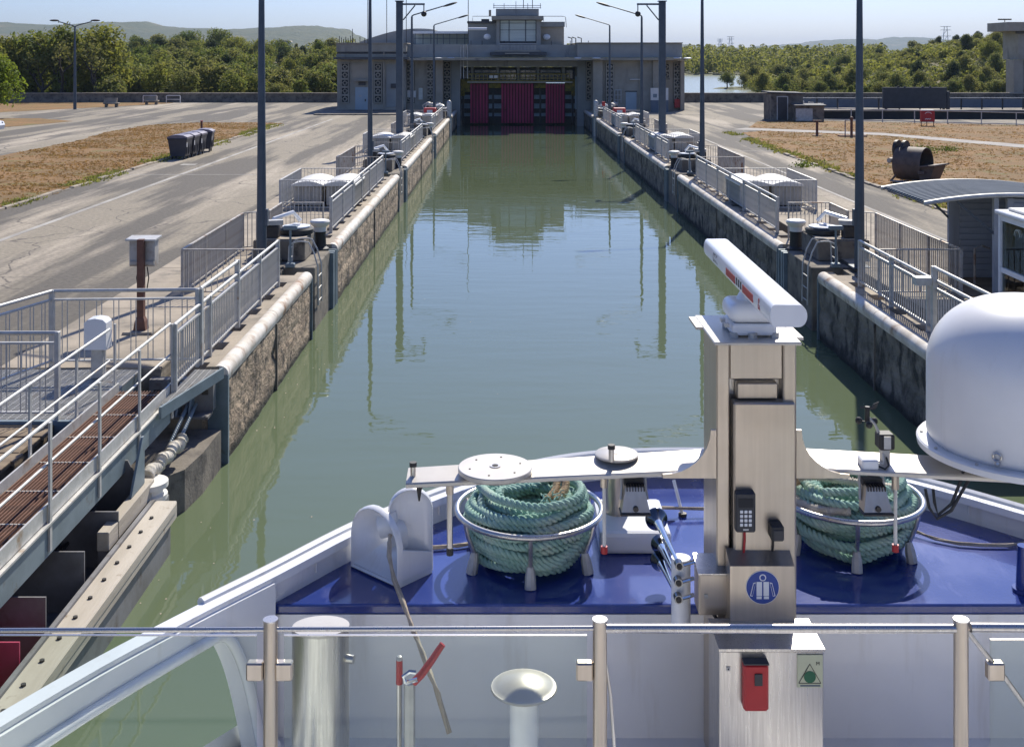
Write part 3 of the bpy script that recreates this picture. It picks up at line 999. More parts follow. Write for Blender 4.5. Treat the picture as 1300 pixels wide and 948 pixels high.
for x, y in ((-5.45, 14.7), (-5.35, 14.75)):
    b = MB(); b.tube([(-5.2, 15.2, -.45), (x, 14.9, -.75), (x - .15, 14.0, -1.05), (x - .2, 12.6, -1.2), (x - .1, 11.9, -1.24)], .025, 6); b.build('cable', black_paint, t, smooth=True)
b = MB(); b.lathe(-4.93, 15.75, [(.26, -1.0), (.26, -.93), (.2, -.92), (.2, -.84), (.27, -.83), (.27, -.76), (.12, -.75)], 20); b.build('sheave', plastic_white, t, smooth=True)
b = MB(); b.box(-5.1, -4.7, 15.52, 15.95, -3, -1.02); b.build('hinge_post', gate_steel, t)

t = thing('wrapped_arm', 'cream cloth-wrapped hydraulic arm between the gate leaf and the concrete pier', 'hydraulic arm', (-4.9, 16.3, -.9))
pts = []
a, c = Vector((-4.95, 15.8, -.70)), Vector((-4.85, 17.15, -.66))
rr = []
for i in range(60):
    u = i / 59
    pts.append(a + (c - a) * u + Vector((0, 0, .03 * math.sin(u * 20))))
    rr.append(.082 + .010 * math.sin(i * 2.3) + .012 * random.random())
b = MB(); b.tube(pts, rr, 10); b.build('sleeve', rope_cream, t, smooth=True)
for k, dx in enumerate((0, .12)):
    b = MB(); b.xcyl((-4.9 - dx, 16.9, -.75), (-5.0 - dx, 18.5, -.5), .03, 8); b.build('rod', steel_blue, t, smooth=True)
t = thing('concrete_pier', 'dark rounded concrete pier at the water below the gangway end', 'pier', (-5.2, 17.6, -3))
b = MB(); b.prism([(-5.9, 16.5), (-5.35, 16.35), (-4.95, 16.45), (-4.72, 16.8), (-4.64, 17.5), (-4.63, 18.6), (-5.9, 18.6)], lambda u, v, k: (u, v, -.98 if k else -5)); b.build('block', concrete_dark, t)
t = thing('hinge_bracket', 'grey ribbed steel bracket on the recess wall under the platform', 'bracket', (-5.2, 18.5, -.7))
b = MB(); b.box(-5.75, -4.72, 18.42, 18.6, -.62, -.12); b.build('back_plate', gate_steel, t)
b = MB(); b.box(-5.75, -4.72, 18.1, 18.42, -.66, -.62); b.build('shelf', gate_steel, t)
for x in (-5.45, -5.25, -5.05):
    b = MB(); b.prism([(18.12, -.62), (18.42, -.62), (18.42, -.15)], lambda u, v, k, x=x: (x + .03 * k, u, v)); b.build('rib', steel_blue, t)
for x in (-5.62, -5.15, -4.85):
    b = MB(); b.box(x - .05, x + .05, 18.405, 18.419, -.36, -.28); b.build('plate', dark_steel, t)

t = thing('gangway', 'narrow gangway with rusty grating and grey tubular handrails on the open gate leaf', 'gangway', (-5.5, 13, -.05))
for i in range(17):
    x = -5.86 + .72 * i / 16
    me = mesh_of(('grating_bar', 0), lambda q: q.box(-.006, .006, 0, 8.0, -.035, .0), rust_steel)
    piece('grating_bar', me, t, (x, 9.4, .0))
for i in range(9):
    me = mesh_of(('cross_bar', 0), lambda q: q.box(-.37, .37, -.012, .012, -.05, -.004), galv_rust)
    piece('cross_bar', me, t, (-5.5, 9.6 + i * .95, .004))
b = MB(); b.box(-5.86, -5.14, 9.4, 17.3, -.42, -.36); b.build('under_plate', rust_steel, t)
for x in (-5.10, -5.90):
    b = MB(); b.box(x - .012, x + .012, 9.0, 17.4, -.06, .12); b.build('toe_board', galv, t)
    b = MB(); b.box(x - .02, x + .02, 9.0, 17.3, -.45, -.10); b.build('stringer', steel_blue, t)
    b = MB(); b.box(x - .06, x + .06, 9.0, 17.3, -.10, -.075); b.build('stringer_flange', galv, t)
    y1 = 17.35 if x > -5.5 else 17.0
    for z in (1.03, .56):
        b = MB(); b.xcyl((x, 9.0, z), (x, y1, z), .021 if z > 1 else .016, 8); b.build('handrail', galv, t, smooth=True)
    k = 0
    y = 9.6
    while y < 17.4:
        piece('post', mesh_of(('gang_post', 0), lambda q: q.box(-.012, .012, -.03, .03, -.40, 1.03), galv), t, (x + (.035 if x > -5.5 else -.035), y, 0)); y += 1.55

t = thing('platform', 'grey grated platform between the gangway and the quay', 'platform', (-7.1, 17.3, 0))
b = MB()
for i in range(45):
    b.box(-8.25, -5.96, 16.02 + i * .058, 16.032 + i * .058, -.03, 0)
for i in range(20):
    b.box(-8.2 + i * .118, -8.188 + i * .118, 16.0, 18.6, -.028, -.004)
b.build('grating', galv, t, kind='stuff')
b = MB(); b.box(-8.27, -5.95, 15.93, 16.0, -.3, .004); b.build('edge_beam', steel_blue, t)
b = MB(); b.box(-6.02, -5.95, 16.0, 18.6, -.3, -.032); b.build('side_beam', steel_blue, t)
b = MB(); b.box(-8.27, -6.02, 16.0, 18.6, -1.7, -1.6); b.build('pit_floor', concrete_dark, t)
t = thing('corner_grating', 'small triangular grey grating between gangway and white coping', 'grating', (-4.9, 17.8, 0))
b = MB()
for i in range(34):
    y = 16.75 + i * .055
    x1 = -5.02 + (y - 16.6) / 2.1 * .40
    b.box(-5.06, x1, y, y + .012, -.03, 0)
for i in range(4):
    x = -5.0 + i * .1
    b.box(x, x + .012, 16.7 + max(0, (x + 5.0)) * 5.2, 18.6, -.028, -.004)
b.build('grating', galv, t, kind='stuff')
b = MB(); b.prism([(-5.03, 16.55), (-4.99, 16.55), (-4.60, 18.65), (-4.64, 18.65)], lambda u, v, k: (u, v, .01 if k else -.16)); b.build('edge_beam', steel_blue, t)
t = thing('timber_stack', 'weathered timber planks lying before the platform', 'planks', (-7.2, 14.8, -.2))
for i in range(7):
    piece('plank', mesh_of(('plank', 0), lambda q: q.rbox(-.95, .95, -.15, .15, -.07, 0, .008, 1), wood), t, (-7.25 + .03 * (i % 3), 14.0 + .31 * i, -.04 + .01 * (i % 2)), .01 * (i % 3))
b = MB(); b.box(-6.6, -6.32, 13.8, 15.9, -.5, -.12); b.build('bearer', wood, t)
b = MB(); b.box(-8.25, -8.0, 13.8, 15.9, -.5, -.12); b.build('bearer', wood, t)

fence('platform_railing', 'grey railing with paired round bars behind the white call post', 'railing', [(-5.08, 18.82), (-7.43, 18.7), (-8.95, 14.0)], 'platform railings', style='platform', zt=1.25, every=2.4)
fence('platform_railing', 'grey railing ending at a square post in front of the platform', 'railing', [(-6.28, 16.0), (-9.4, 15.98)], 'platform railings', style='platform', zt=1.22, every=3.2)
t = thing('tall_handrail', 'single high tubular handrail above the left quay railing', 'handrail', (-5.05, 20.1, 0))
b = MB(); b.xcyl((-5.05, 18.9, 1.25), (-5.05, 21.5, 1.23), .032, 10); b.build('rail', galv, t, smooth=True)
for y in (18.9, 21.5):
    b = MB(); b.box(-5.09, -5.01, y - .05, y + .05, 0, 1.26); b.build('post', galv, t)
t = thing('tall_handrail', 'single high tubular handrail beside the metal shelter on the right quay', 'handrail', (7.8, 19.7, 0))
b = MB(); b.xcyl((7.8, 16.9, 1.25), (7.8, 20.8, 1.25), .032, 10); b.build('rail', galv, t, smooth=True)
for y in (16.9, 20.8):
    b = MB(); b.box(7.76, 7.84, y - .05, y + .05, 0, 1.27); b.build('post', galv, t)
b = MB(); b.box(7.45, 7.74, 20.72, 20.95, .93, 1.07); b.build('end_box', galv, t)

t = thing('call_post', 'white boxy call post standing on the grated platform', 'call post', (-6.45, 18.1, 0))
b = MB(); b.rbox(-6.55, -6.36, 18.02, 18.2, 0, .48, .015, 1); b.build('stem', galv, t)
b = MB()
b.prism([(-.175, 0), (-.175, .42), (-.12, .47), (0, .49), (.12, .47), (.175, .42), (.175, 0)], lambda u, v, k: (-6.455 + u, 17.95 + .26 * k, .48 + v)); b.build('hood', white_paint, t)
t = thing('control_cabinet', 'grey control cabinet on a rust-brown post at the quay edge', 'control cabinet', (-6.72, 21.05, 0))
b = MB(); b.tube([(-6.72, 21.05, 0), (-6.72, 21.05, .22), (-6.72, 21.05, .3), (-6.72, 21.05, 1.72)], [.17, .13, .085, .085], 4); b.build('post', rust_paint, t)
b = MB(); b.rbox(-6.97, -6.50, 21.14, 21.4, 1.2, 1.68, .015, 1); b.build('box', galv_rust, t)
b = MB(); b.obox((-6.735, 21.25, 1.71), (.56, .4, .03), 0, .05); b.build('roof', galv, t)
b = MB(); b.box(-6.95, -6.5, 21.10, 21.135, 1.24, 1.30); b.build('bracket', galv_rust, t)
for s in (-.07, .09):
    b = MB(); b.tube([(-6.72 + s, 21.12, 1.2), (-6.72 + s * 1.4, 21.1, 1.0), (-6.72 + s * .9, 21.12, .75)], .012, 6); b.build('cable', black_paint, t)
b = MB(); b.rbox(-7.0, -6.44, 20.8, 21.35, -.02, .06, .02, 1); b.build('footing', concrete, t)

# ================================================================== BINS, BENCHES AND SMALL THINGS ON THE LEFT QUAY
def wheelie():
    t = thing('refuse_bin', 'x', 'bin', (-16.1, 56, 0), 'refuse bins in a row')
    b = MB()
    lo, hi = (.36, .42), (.47, .52)
    vs = [(-16.1 + sx * (hi if z else lo)[0], 56.5 + sy * (hi if z else lo)[1], 1.0 if z else .16) for z in (0, 1) for sx, sy in ((-1, -1), (1, -1), (1, 1), (-1, 1))]
    b.add(vs, [(0, 1, 2, 3), (4, 5, 6, 7), (0, 1, 5, 4), (1, 2, 6, 5), (2, 3, 7, 6), (3, 0, 4, 7)]); b.build('body', bin_plastic, t)
    b = MB(); b.rbox(-16.60, -15.60, 55.95, 57.05, .99, 1.06, .02, 1); b.build('rim', bin_plastic, t)
    b = MB()
    prof = [(-.5, 0), (-.5, .05), (-.3, .13), (0, .16), (.3, .13), (.5, .05), (.5, 0)]
    b.prism(prof, lambda u, v, k: (-16.1 + u, 55.96 + 1.08 * k, 1.062 + v)); b.build('lid', bin_lid, t)
    for sx in (-1, 1):
        for sy in (-1, 1):
            b = MB(); b.xcyl((-16.1 + sx * .3 - .03, 56.5 + sy * .34, .09), (-16.1 + sx * .3 + .03, 56.5 + sy * .34, .09), .09, 12); b.build('wheel', black_paint, t)
    for yy in (56.2, 56.5, 56.8):
        b = MB(); b.box(-15.70, -15.655, yy - .04, yy + .04, .25, .95); b.build('rib', bin_plastic, t)
    b = MB(); b.box(-15.66, -15.648, 56.05, 56.14, .62, .85); b.build('sticker', white_paint, t)
    return t
bn = wheelie()
bn['label'] = 'dark refuse bin at the near end of the row beside the lawn'
dup(bn, (-16.08, 57.3, 0), label='second dark refuse bin of the row on the lawn edge')
dup(bn, (-16.05, 58.55, 0), label='third dark refuse bin, middle of the row by the kerb')
dup(bn, (-16.0, 60.4, 0), rz=.12, label='dark refuse bin standing slightly apart at the far end of the row')
t = thing('marker_post', 'slim rust-brown marker post behind the row of bins', 'post', (-19.7, 74, 0))
b = MB(); b.box(-19.76, -19.64, 73.95, 74.05, 0, .85); b.build('post', rust_paint, t)
b = MB(); b.box(-19.77, -19.63, 73.94, 74.06, .85, .9); b.build('cap', red_paint, t)

def bench(x, y, lab):
    t = thing('bench', lab, 'bench', (x, y, 0), 'concrete benches')
    b = MB(); b.rbox(x - .75, x + .75, y - .3, y + .3, .32, .46, .03, 1); b.build('seat', concrete, t)
    b = MB(); b.obox((x - .2, y + .33, .68), (1.3, .12, .5), 0, -.2); b.build('backrest', concrete, t)
    for s in (-.5, .5):
        b = MB(); b.box(x + s - .1, x + s + .1, y - .25, y + .25, 0, .32); b.build('leg', concrete_dark, t)
bench(-39.0, 113, 'concrete bench nearer the twin-armed street lamp')
bench(-36.9, 119, 'concrete bench further from the twin-armed street lamp')
for x in (-38.3, -35.8):
    t = thing('bike_stand', 'white hoop stand before the parapet ' + ('behind the benches' if x < -37 else 'standing clear of the benches'), 'stand', (x, 123, 0), 'white hoop stands')
    b = MB(); b.tube([(x - .75, 123, 0), (x - .75, 123, .75), (x - .7, 123, .82), (x + .7, 123, .82), (x + .75, 123, .75), (x + .75, 123, 0)], .04, 6); b.build('hoop', white_paint, t, smooth=True)
    b = MB(); b.xcyl((x - .75, 123, .4), (x + .75, 123, .4), .03, 6); b.build('rail', white_paint, t)

# parked car, only its nose in view
t = thing('parked_car', 'white car with only its nose showing past the tree', 'car', (-35.0, 74.5, 0))
prof = [(-2.0, .28), (2.0, .28), (2.08, .55), (1.98, .78), (1.1, .95), (.45, 1.42), (-1.1, 1.46), (-1.9, .98), (-2.08, .85)]
b = MB(); b.prism(prof, lambda u, v, k: (-35.1 + u, 73.7 + 1.65 * k, v)); b.build('body', white_paint, t, smooth=True, ang=20)
b = MB(); b.prism([(.95, .97), (.42, 1.36), (-1.05, 1.4), (-1.6, .99)], lambda u, v, k: (-35.1 + u, 73.69 + 1.67 * k, v)); b.build('window', window_glass, t)
for x in (-36.45, -33.85):
    for y in (73.72, 75.15):
        w_ = MB(); w_.xcyl((x, y, .31), (x, y + .2, .31), .31, 18); wo = w_.build('wheel', black_paint, t, smooth=True)
        w_ = MB(); w_.xcyl((x, y - .012, .31), (x, y + .05, .31), .19, 12); w_.build('rim', steel_br, wo)
for y in (73.85, 75.05):
    b = MB(); b.sphere((-33.13, y + .05, .68), .14, 10, sq=(.5, 1.2, .7)); b.build('headlight', window_glass, t, smooth=True)

# ================================================================== THE RIGHT QUAY
t = thing('shelter', 'blue-grey ribbed metal shelter with a curved roof on the right quay', 'shelter', (11.3, 24.8, 0))
def arc(u):                                     # roof section across X
    return 2.06 + .20 * math.sin(math.pi * min(1, max(0, (u - 8.5) / 3.9)) ) ** .8
NR = 15
for i in range(NR):                             # corrugations run across, each a raised rib strip
    y = 23.55 + i * .17
    b = MB()
    xs = [8.62 + 3.9 * k / 16 for k in range(17)]
    for (ya, yb, dz) in ((y, y + .09, .035), (y + .09, y + .17, 0)):
        v = []
        for x in xs:
            v += [(x, ya, arc(x) + dz), (x, yb, arc(x) + dz), (x, ya, arc(x) + dz - .03), (x, yb, arc(x) + dz - .03)]
        f = []
        for k in range(16):
            o = 4 * k
            f += [(o, o + 1, o + 5, o + 4), (o + 2, o + 6, o + 7, o + 3), (o, o + 4, o + 6, o + 2), (o + 1, o + 3, o + 7, o + 5)]
        f += [(0, 2, 3, 1), (64, 65, 67, 66)]
        b.add(v, f)
    b.build('roof_sheet', siding, t)
for y in (23.48, 26.15):
    b = MB(); b.tube([(8.6 + 3.95 * k / 16, y, arc(8.6 + 3.95 * k / 16) - .02) for k in range(17)], .05, 8); b.build('roof_edge', galv, t, smooth=True)
for x, y in ((10.12, 26.0), (10.25, 23.9), (12.4, 26.0), (12.4, 23.9)):
    b = MB(); b.box(x - .05, x + .05, y - .05, y + .05, 0, arc(x) - .05); b.build('column', siding_wall, t)
for y in (26.0, 23.9):
    b = MB(); b.tube([(10.15 + (.1 if y < 25 else 0), y, 1.35), (9.35, y, arc(9.35) - .06)], .035, 4); b.build('brace', pole_paint, t)
for j in range(14):
    z = .12 + j * .138
    b = MB(); b.box(10.35, 12.4, 26.02, 26.05, z, z + .10); b.build('back_slat', siding_wall, t)
    b = MB(); b.box(10.62, 12.6, 23.86, 23.90, z, z + .10); b.build('front_slat', siding_wall, t)
    b = MB(); b.box(12.45, 12.48, 23.95, 25.95, z, z + .10); b.build('side_slat', siding_wall, t)
b = MB(); b.box(10.2, 12.4, 26.055, 26.075, 0, 2.0); b.build('back_panel', siding_wall, t)
b = MB(); b.box(10.62, 12.6, 23.905, 23.93, 0, 2.1); b.build('front_panel', siding_wall, t)
b = MB(); b.box(10.48, 10.61, 23.85, 23.95, 0, 2.12); b.build('corner_trim', siding_wall, t)
b = MB(); b.tube([(10.35, 25.2, 0), (10.35, 25.2, .85), (10.5, 25.2, .92), (10.8, 25.5, .8)], .025, 6); b.build('bar', galv_rust, t, smooth=True)
b = MB(); b.box(9.7, 12.4, 23.6, 26.1, -.02, .05); b.build('base', wood, t)

t = thing('kiosk', 'white glazed control kiosk in front of the metal shelter', 'kiosk', (10.3, 21.8, 0))
b = MB(); b.rbox(9.62, 11.2, 21.2, 22.5, 2.0, 2.08, .02, 1); b.build('roof', white_paint, t)
b = MB(); b.rbox(9.80, 11.0, 21.4, 22.3, 2.08, 2.14, .02, 1); b.build('roof_cap', plastic_white, t)
for y in (21.27, 22.4):
    b = MB(); b.box(9.68, 9.78, y - .05, y + .05, 0, 2.0); b.build('frame_post', white_paint, t)
for z in (.05, .92, 1.93):
    b = MB(); b.box(9.69, 9.77, 21.32, 22.35, z - .05, z + .05); b.build('frame_bar', white_paint, t)
b = MB(); b.box(9.72, 9.735, 21.32, 22.35, .97, 1.88); b.build('pane', glass_clear, t)
b = MB(); b.box(9.72, 9.735, 21.32, 22.35, .1, .87); b.build('pane', glass_clear, t)
b = MB(); b.box(9.68, 11.1, 21.22, 21.24, 0, 2.0); b.build('front_panel', white_paint, t)
b = MB(); b.box(9.78, 11.1, 22.42, 22.45, 0, 2.0); b.build('back_panel', siding_wall, t)
b = MB(); b.box(11.1, 11.14, 21.25, 22.45, 0, 2.0); b.build('side_panel', white_paint, t)
b = MB(); b.tube([(9.76, 21.75 + .12 * math.cos(a), 1.66 + .12 * math.sin(a)) for a in [math.pi * k / 8 for k in range(9)]], .03, 6); b.build('sticker', white_paint, t)
t = thing('quay_box', 'small grey box on the right quay railing post', 'box', (7.6, 20.8, 0)) if False else None

# grab bucket lying on the lawn
t = thing('grab_bucket', 'large rusty grab bucket with an open round mouth lying on the dry lawn', 'grab bucket', (16.6, 45.9, 0))
ax = Vector((.70, -.71, 0)).normalized()        # axis of the drum
sd_ = Vector((.71, .70, 0)).normalized()
ctr = Vector((16.45, 46.1, .86))
def drum(r0, r1, u0, u1, a0, a1, n=22, inner=.04):
    b = MB(); vs = []; fs = []
    for i in range(n + 1):
        g = a0 + (a1 - a0) * i / n
        for (u, r) in ((u0, r0), (u1, r1)):
            for rr_ in (r, r - inner):
                vs.append(ctr + ax * u + (sd_ * math.cos(g) + Vector((0, 0, 1)) * math.sin(g)) * rr_)
    for i in range(n):
        o = 4 * i
        fs += [(o, o + 4, o + 6, o + 2), (o + 1, o + 3, o + 7, o + 5), (o, o + 1, o + 5, o + 4), (o + 2, o + 6, o + 7, o + 3)]
    b.add(vs, fs)
    return b
drum(.76, .76, -.75, .62, -math.pi, math.pi, 32).build('shell', bucket_steel, t, smooth=True)
b = MB(); vs = [ctr + ax * -.75 + (sd_ * math.cos(g) + Vector((0, 0, 1)) * math.sin(g)) * .74 for g in [2 * math.pi * k / 24 for k in range(24)]]
b.add(vs + [ctr + ax * -1.0], [(k, (k + 1) % 24, 24) for k in range(24)]); b.build('back_plate', bucket_steel, t)
b = MB(); b.obox(ctr + ax * .98 + Vector((0, 0, -.02)), (.80, 1.6, .06), math.atan2(ax.y, ax.x), 0, -.12); b.build('lip_plate', bucket_steel, t)
b = MB()
lipz = [(.55, -.10), (1.30, -.02), (.95, -.80), (.55, -.84)]
b.prism(lipz, lambda u, v, k: ctr + ax * u + sd_ * (-.6 + 1.2 * k) + Vector((0, 0, v))); b.build('jaw', bucket_steel, t)
for s in (-.7, .7):
    b = MB(); b.obox(ctr + ax * .7 + sd_ * s + Vector((0, 0, -.33)), (.3, .14, .14), math.atan2(ax.y, ax.x)); b.build('hinge', bucket_steel, t)
for u in (-.85, -.45):
    b = MB()
    c0 = ctr + ax * u + Vector((0, 0, .62))
    vs, fs = [], []
    for k in range(20):
        g = 2 * math.pi * k / 20
        for dd in (-.07, .07):
            vs.append(c0 + ax * dd + (sd_ * math.cos(g) + Vector((0, 0, 1)) * math.sin(g)) * .42)
    for k in range(20):
        fs.append((2 * k, 2 * k + 1, (2 * k + 3) % 40, (2 * k + 2) % 40))
    fs += [tuple(range(0, 40, 2)), tuple(range(1, 40, 2))]
    b.add(vs, fs); b.build('pulley', dark_steel, t, smooth=True)
b = MB(); b.xcyl(ctr + ax * -1.05 + sd_ * -.45 + Vector((0, 0, .1)), ctr + ax * -1.05 + sd_ * .45 + Vector((0, 0, .1)), .12, 12); b.build('pin', galv_rust, t, smooth=True)
for s in (-.55, .55):
    p0 = ctr + ax * -.45 + sd_ * s
    b = MB(); b.tube([Vector((p0.x, p0.y, .55)), Vector((p0.x, p0.y, .05)) + ax * -.45], .05, 4); b.build('leg', bucket_steel, t)
    b = MB(); b.tube([Vector((p0.x, p0.y, .05)) + ax * -.5, Vector((p0.x, p0.y, .05)) + ax * .6], .05, 4); b.build('skid', galv_rust, t)
b = MB(); b.obox(Vector((ctr.x, ctr.y, .09)) + ax * .5, (.9, .7, .16), math.atan2(ax.y, ax.x)); b.build('cradle', bucket_steel, t)
t.scale = (.84, .84, .88)

# display panel, red notice box, sheds, valve stand
t = thing('display_panel', 'big dark display panel on short legs by the back railing', 'panel', (37.4, 103, 0))
b = MB(); b.rbox(34.0, 39.75, 102.9, 103.15, .35, 2.25, .03, 1); b.build('panel', dark_panel, t)
for x in (35.4, 36.0, 37.6, 38.3):
    b = MB(); b.box(x - .08, x + .08, 102.95, 103.1, 2.25, 2.36); b.build('clip', dark_panel, t)
for x in (34.3, 39.5):
    b = MB(); b.box(x - .1, x + .1, 102.95, 103.1, 0, .36); b.build('leg', dark_steel, t)
b = MB(); b.box(39.755, 40.0, 102.85, 103.2, .2, 1.9); b.build('side_box', dark_panel, t)
t = thing('notice_box', 'red notice box with faint white lettering on thin legs', 'notice box', (30.6, 83, 0))
b = MB(); b.rbox(30.15, 31.13, 82.85, 83.15, .32, 1.12, .02, 1); b.build('box', red_paint, t)
b = MB(); b.box(30.2, 31.08, 82.84, 83.16, 1.12, 1.16); b.build('top', white_paint, t)
for x in (30.2, 30.6, 31.1):
    b = MB(); b.box(x - .025, x + .025, 82.98, 83.02, 0, .33); b.build('leg', rust_paint, t)
b = MB()
b.tube([(30.42, 82.845, .90), (30.5, 82.845, .98), (30.64, 82.845, 1.01), (30.8, 82.845, .98), (30.88, 82.845, .90)], .025, 4)
for i in range(6):
    b.box(30.42 + i * .075, 30.47 + i * .075, 82.838, 82.848, .47 + .02 * (i % 2), .56 - .02 * ((i + 1) % 2))
b.build('lettering', white_paint, t)
t = thing('shed', 'brown shed with a dark framed door beside the back railing', 'shed', (22, 90, 0))
b = MB(); b.box(20.9, 23.4, 89.9, 92.5, 0, 2.1); b.build('wall', concrete_dark, t)
b = MB(); b.obox((22.15, 91.2, 2.17), (2.8, 3.0, .1), 0, 0, .03); b.build('roof', bulk_dark, t)
b = MB(); b.box(21.4, 22.15, 89.86, 89.895, .05, 1.85); d_ = b.build('door', dark_panel, t)
for x0, x1, z0, z1 in ((21.33, 21.40, .05, 1.92), (22.15, 22.22, .05, 1.92), (21.40, 22.15, 1.85, 1.92)):
    b = MB(); b.box(x0, x1, 89.85, 89.894, z0, z1); b.build('frame', galv, d_)
t = thing('shed', 'low lean-to shed with a pale shutter next to the brown shed', 'shed', (23.6, 88.6, 0))
b = MB(); b.box(22.5, 24.7, 88.6, 89.8, 0, 1.22); b.build('wall', concrete_dark, t)
b = MB(); b.obox((23.6, 89.1, 1.28), (2.45, 1.5, .08), 0, .05); b.build('roof', bulk_dark, t)
b = MB(); b.box(22.5, 23.8, 88.56, 88.598, .05, 1.0); b.build('shutter', galv, t)
t = thing('pillar_hydrant', 'rust-brown hydrant post standing on the right lawn', 'hydrant', (19.9, 73, 0))
b = MB(); b.box(19.83, 19.97, 72.95, 73.05, 0, .9); b.build('post', rust_paint, t)
b = MB(); b.box(19.65, 20.2, 72.9, 73.1, .88, .98); b.build('head', rust_paint, t)
b = MB(); b.box(19.6, 20.2, 72.8, 73.2, 0, .05); b.build('foot', rust_steel, t)
t = thing('valve_stand', 'rusty valve stand inside a small frame on the right lawn', 'valve stand', (21.8, 72, 0))
b = MB(); b.box(21.73, 21.87, 71.95, 72.05, 0, 1.1); b.build('spindle', rust_paint, t)
b = MB(); b.sphere((21.8, 72, 1.15), .13, 8); b.build('cap', rust_paint, t)
for x in (21.4, 22.2):
    b = MB(); b.box(x - .03, x + .03, 71.97, 72.03, 0, 1.05); b.build('frame_post', galv_rust, t)
b = MB(); b.box(21.4, 22.2, 71.97, 72.03, 1.0, 1.05); b.build('frame_bar', galv_rust, t)
b = MB(); b.box(21.0, 22.7, 71.7, 72.3, 0, .1); b.build('base', rust_steel, t)

# back railings, low dark wall
t = thing('ramp_stand_in', 'long low dark stand-in for a sunken ramp, pale rail in front, behind right lawns', 'wall', (40, 91, 0))
b = MB(); b.box(25.2, 75, 92.2, 92.6, 0, .62); b.build('wall', recess_dark, t)  # near-black low wall stands in for a dark sunken ramp
b = MB(); b.box(24.8, 75, 92.0, 92.7, .62, .74); b.build('cap', concrete, t)
t = thing('pipe_railing', 'pale two-bar pipe railing before the low dark wall', 'railing', (40, 86, 0))
A_, C_ = Vector((24.9, 90.3, 0)), Vector((62, 69.5, 0))
for z in (.95, .1):
    b = MB(); b.xcyl(A_ + Vector((0, 0, z)), C_ + Vector((0, 0, z)), .035, 6); b.build('rail', galv, t)
n = 18
for i in range(n + 1):
    q = A_ + (C_ - A_) * i / n
    piece('post', mesh_of(('pipe_post', 0), lambda b: b.cyl(0, 0, 0, .95, .04, 6), galv), t, q)
t = thing('glazed_barrier', 'pale panelled barrier with steel posts along the back of the right quay', 'barrier', (45, 108, 0))
for i in range(24):
    x = 26.5 + i * 1.95
    piece('panel', mesh_of(('barrier_panel', 0), lambda b: b.box(-.9, .9, -.02, .02, .18, 1.0), siding), t, (x, 108, 0))
    piece('post', mesh_of(('barrier_post', 0), lambda b: b.box(-.05, .05, -.06, .06, 0, 1.08), dark_steel), t, (x + .97, 108, 0))
b = MB(); b.box(25.4, 73, 107.95, 108.05, 1.08, 1.14); b.build('top_rail', galv, t)
t = thing('quay_barrier', 'short white panelled barrier at the corner of the back quay', 'barrier', (26.2, 99, 0))
for i in range(4):
    piece('panel', mesh_of(('short_panel', 0), lambda b: b.box(-.55, .55, -.02, .02, .1, 1.0), galv), t, (26.6 + .2 * i, 105.8 - 2.4 * i, 0), 1.75)
b = MB(); b.box(24.2, 24.6, 106.0, 106.4, 0, 1.15); b.build('end_post', concrete_dark, t)

# parapet at the end of the quay
for x0, x1, lab in ((-62, -15.9, 'long dark concrete parapet with a pale cap behind the left quay'), (17.2, 80, 'long dark concrete parapet with a pale cap behind the right quay')):
    t = thing('parapet_wall', lab, 'wall', ((x0 + x1) / 2, 125, 0), 'parapets at the end of the quay')
    b = MB(); b.box(x0, x1, 125, 125.4, 0, .92); b.build('wall', concrete_dark, t)
    n = int((x1 - x0) / 6)
    for i in range(n):
        L = (x1 - x0) / n
        piece('cap_stone', mesh_of(('cap_stone', round(L, 3)), lambda b, L=L: b.box(-L / 2 + .02, L / 2 - .02, -.3, .3, 0, .12), concrete), t, (x0 + L * (i + .5), 125.2, .925))
for x, y, s, lab in ((21.7, 59.5, .9, 'green leafy weed patch left of the right lamp post on the lawn'), (13.6, 52.2, .45, 'small green weed at the kerb of the right lawn'), (23.6, 61, .5, 'small pale weed patch right of the lamp post on the lawn'),
                     (18.6, 49.5, .35, 'little weed right of the rusty grab bucket')):
    t = thing('weed', lab, 'weed', (x, y, 0), 'weeds on the right lawn')
    rg = random.Random(int(x * 10)); b = MB()
    for i in range(170):
        p = Vector((x + rg.gauss(0, .5) * s, y + rg.gauss(0, .4) * s, abs(rg.gauss(.12, .1)) * s * 1.6 + .02))
        u = Vector((rg.uniform(-1, 1), rg.uniform(-1, 1), rg.uniform(-.4, .6))).normalized() * .10 * (s + .4); v_ = u.orthogonal().normalized() * .05
        b.add([p, p + u * .5 + v_, p + u, p + u * .5 - v_], [(0, 1, 2, 3)])
    b.build('leaves', leaf_c, t)

# ================================================================== THE GATE BUILDING
def bxp(px, Y): return (px - CX) / F * Y
def bzp(py, Y): return EZ - (py - HY) / F * Y
t = BLD = thing('control_building', 'grey concrete control building with a glazed tower spanning the end of the lock', 'building', (.8, 112, 0))
def blk(name, px0, px1, py0, py1, Y, dep, mat, zb=None, parent=None):
    b = MB()
    b.box(bxp(px0, Y), bxp(px1, Y), Y, Y + dep, bzp(py1, Y) if zb is None else zb, bzp(py0, Y))
    return b.build(name, mat, parent or BLD)
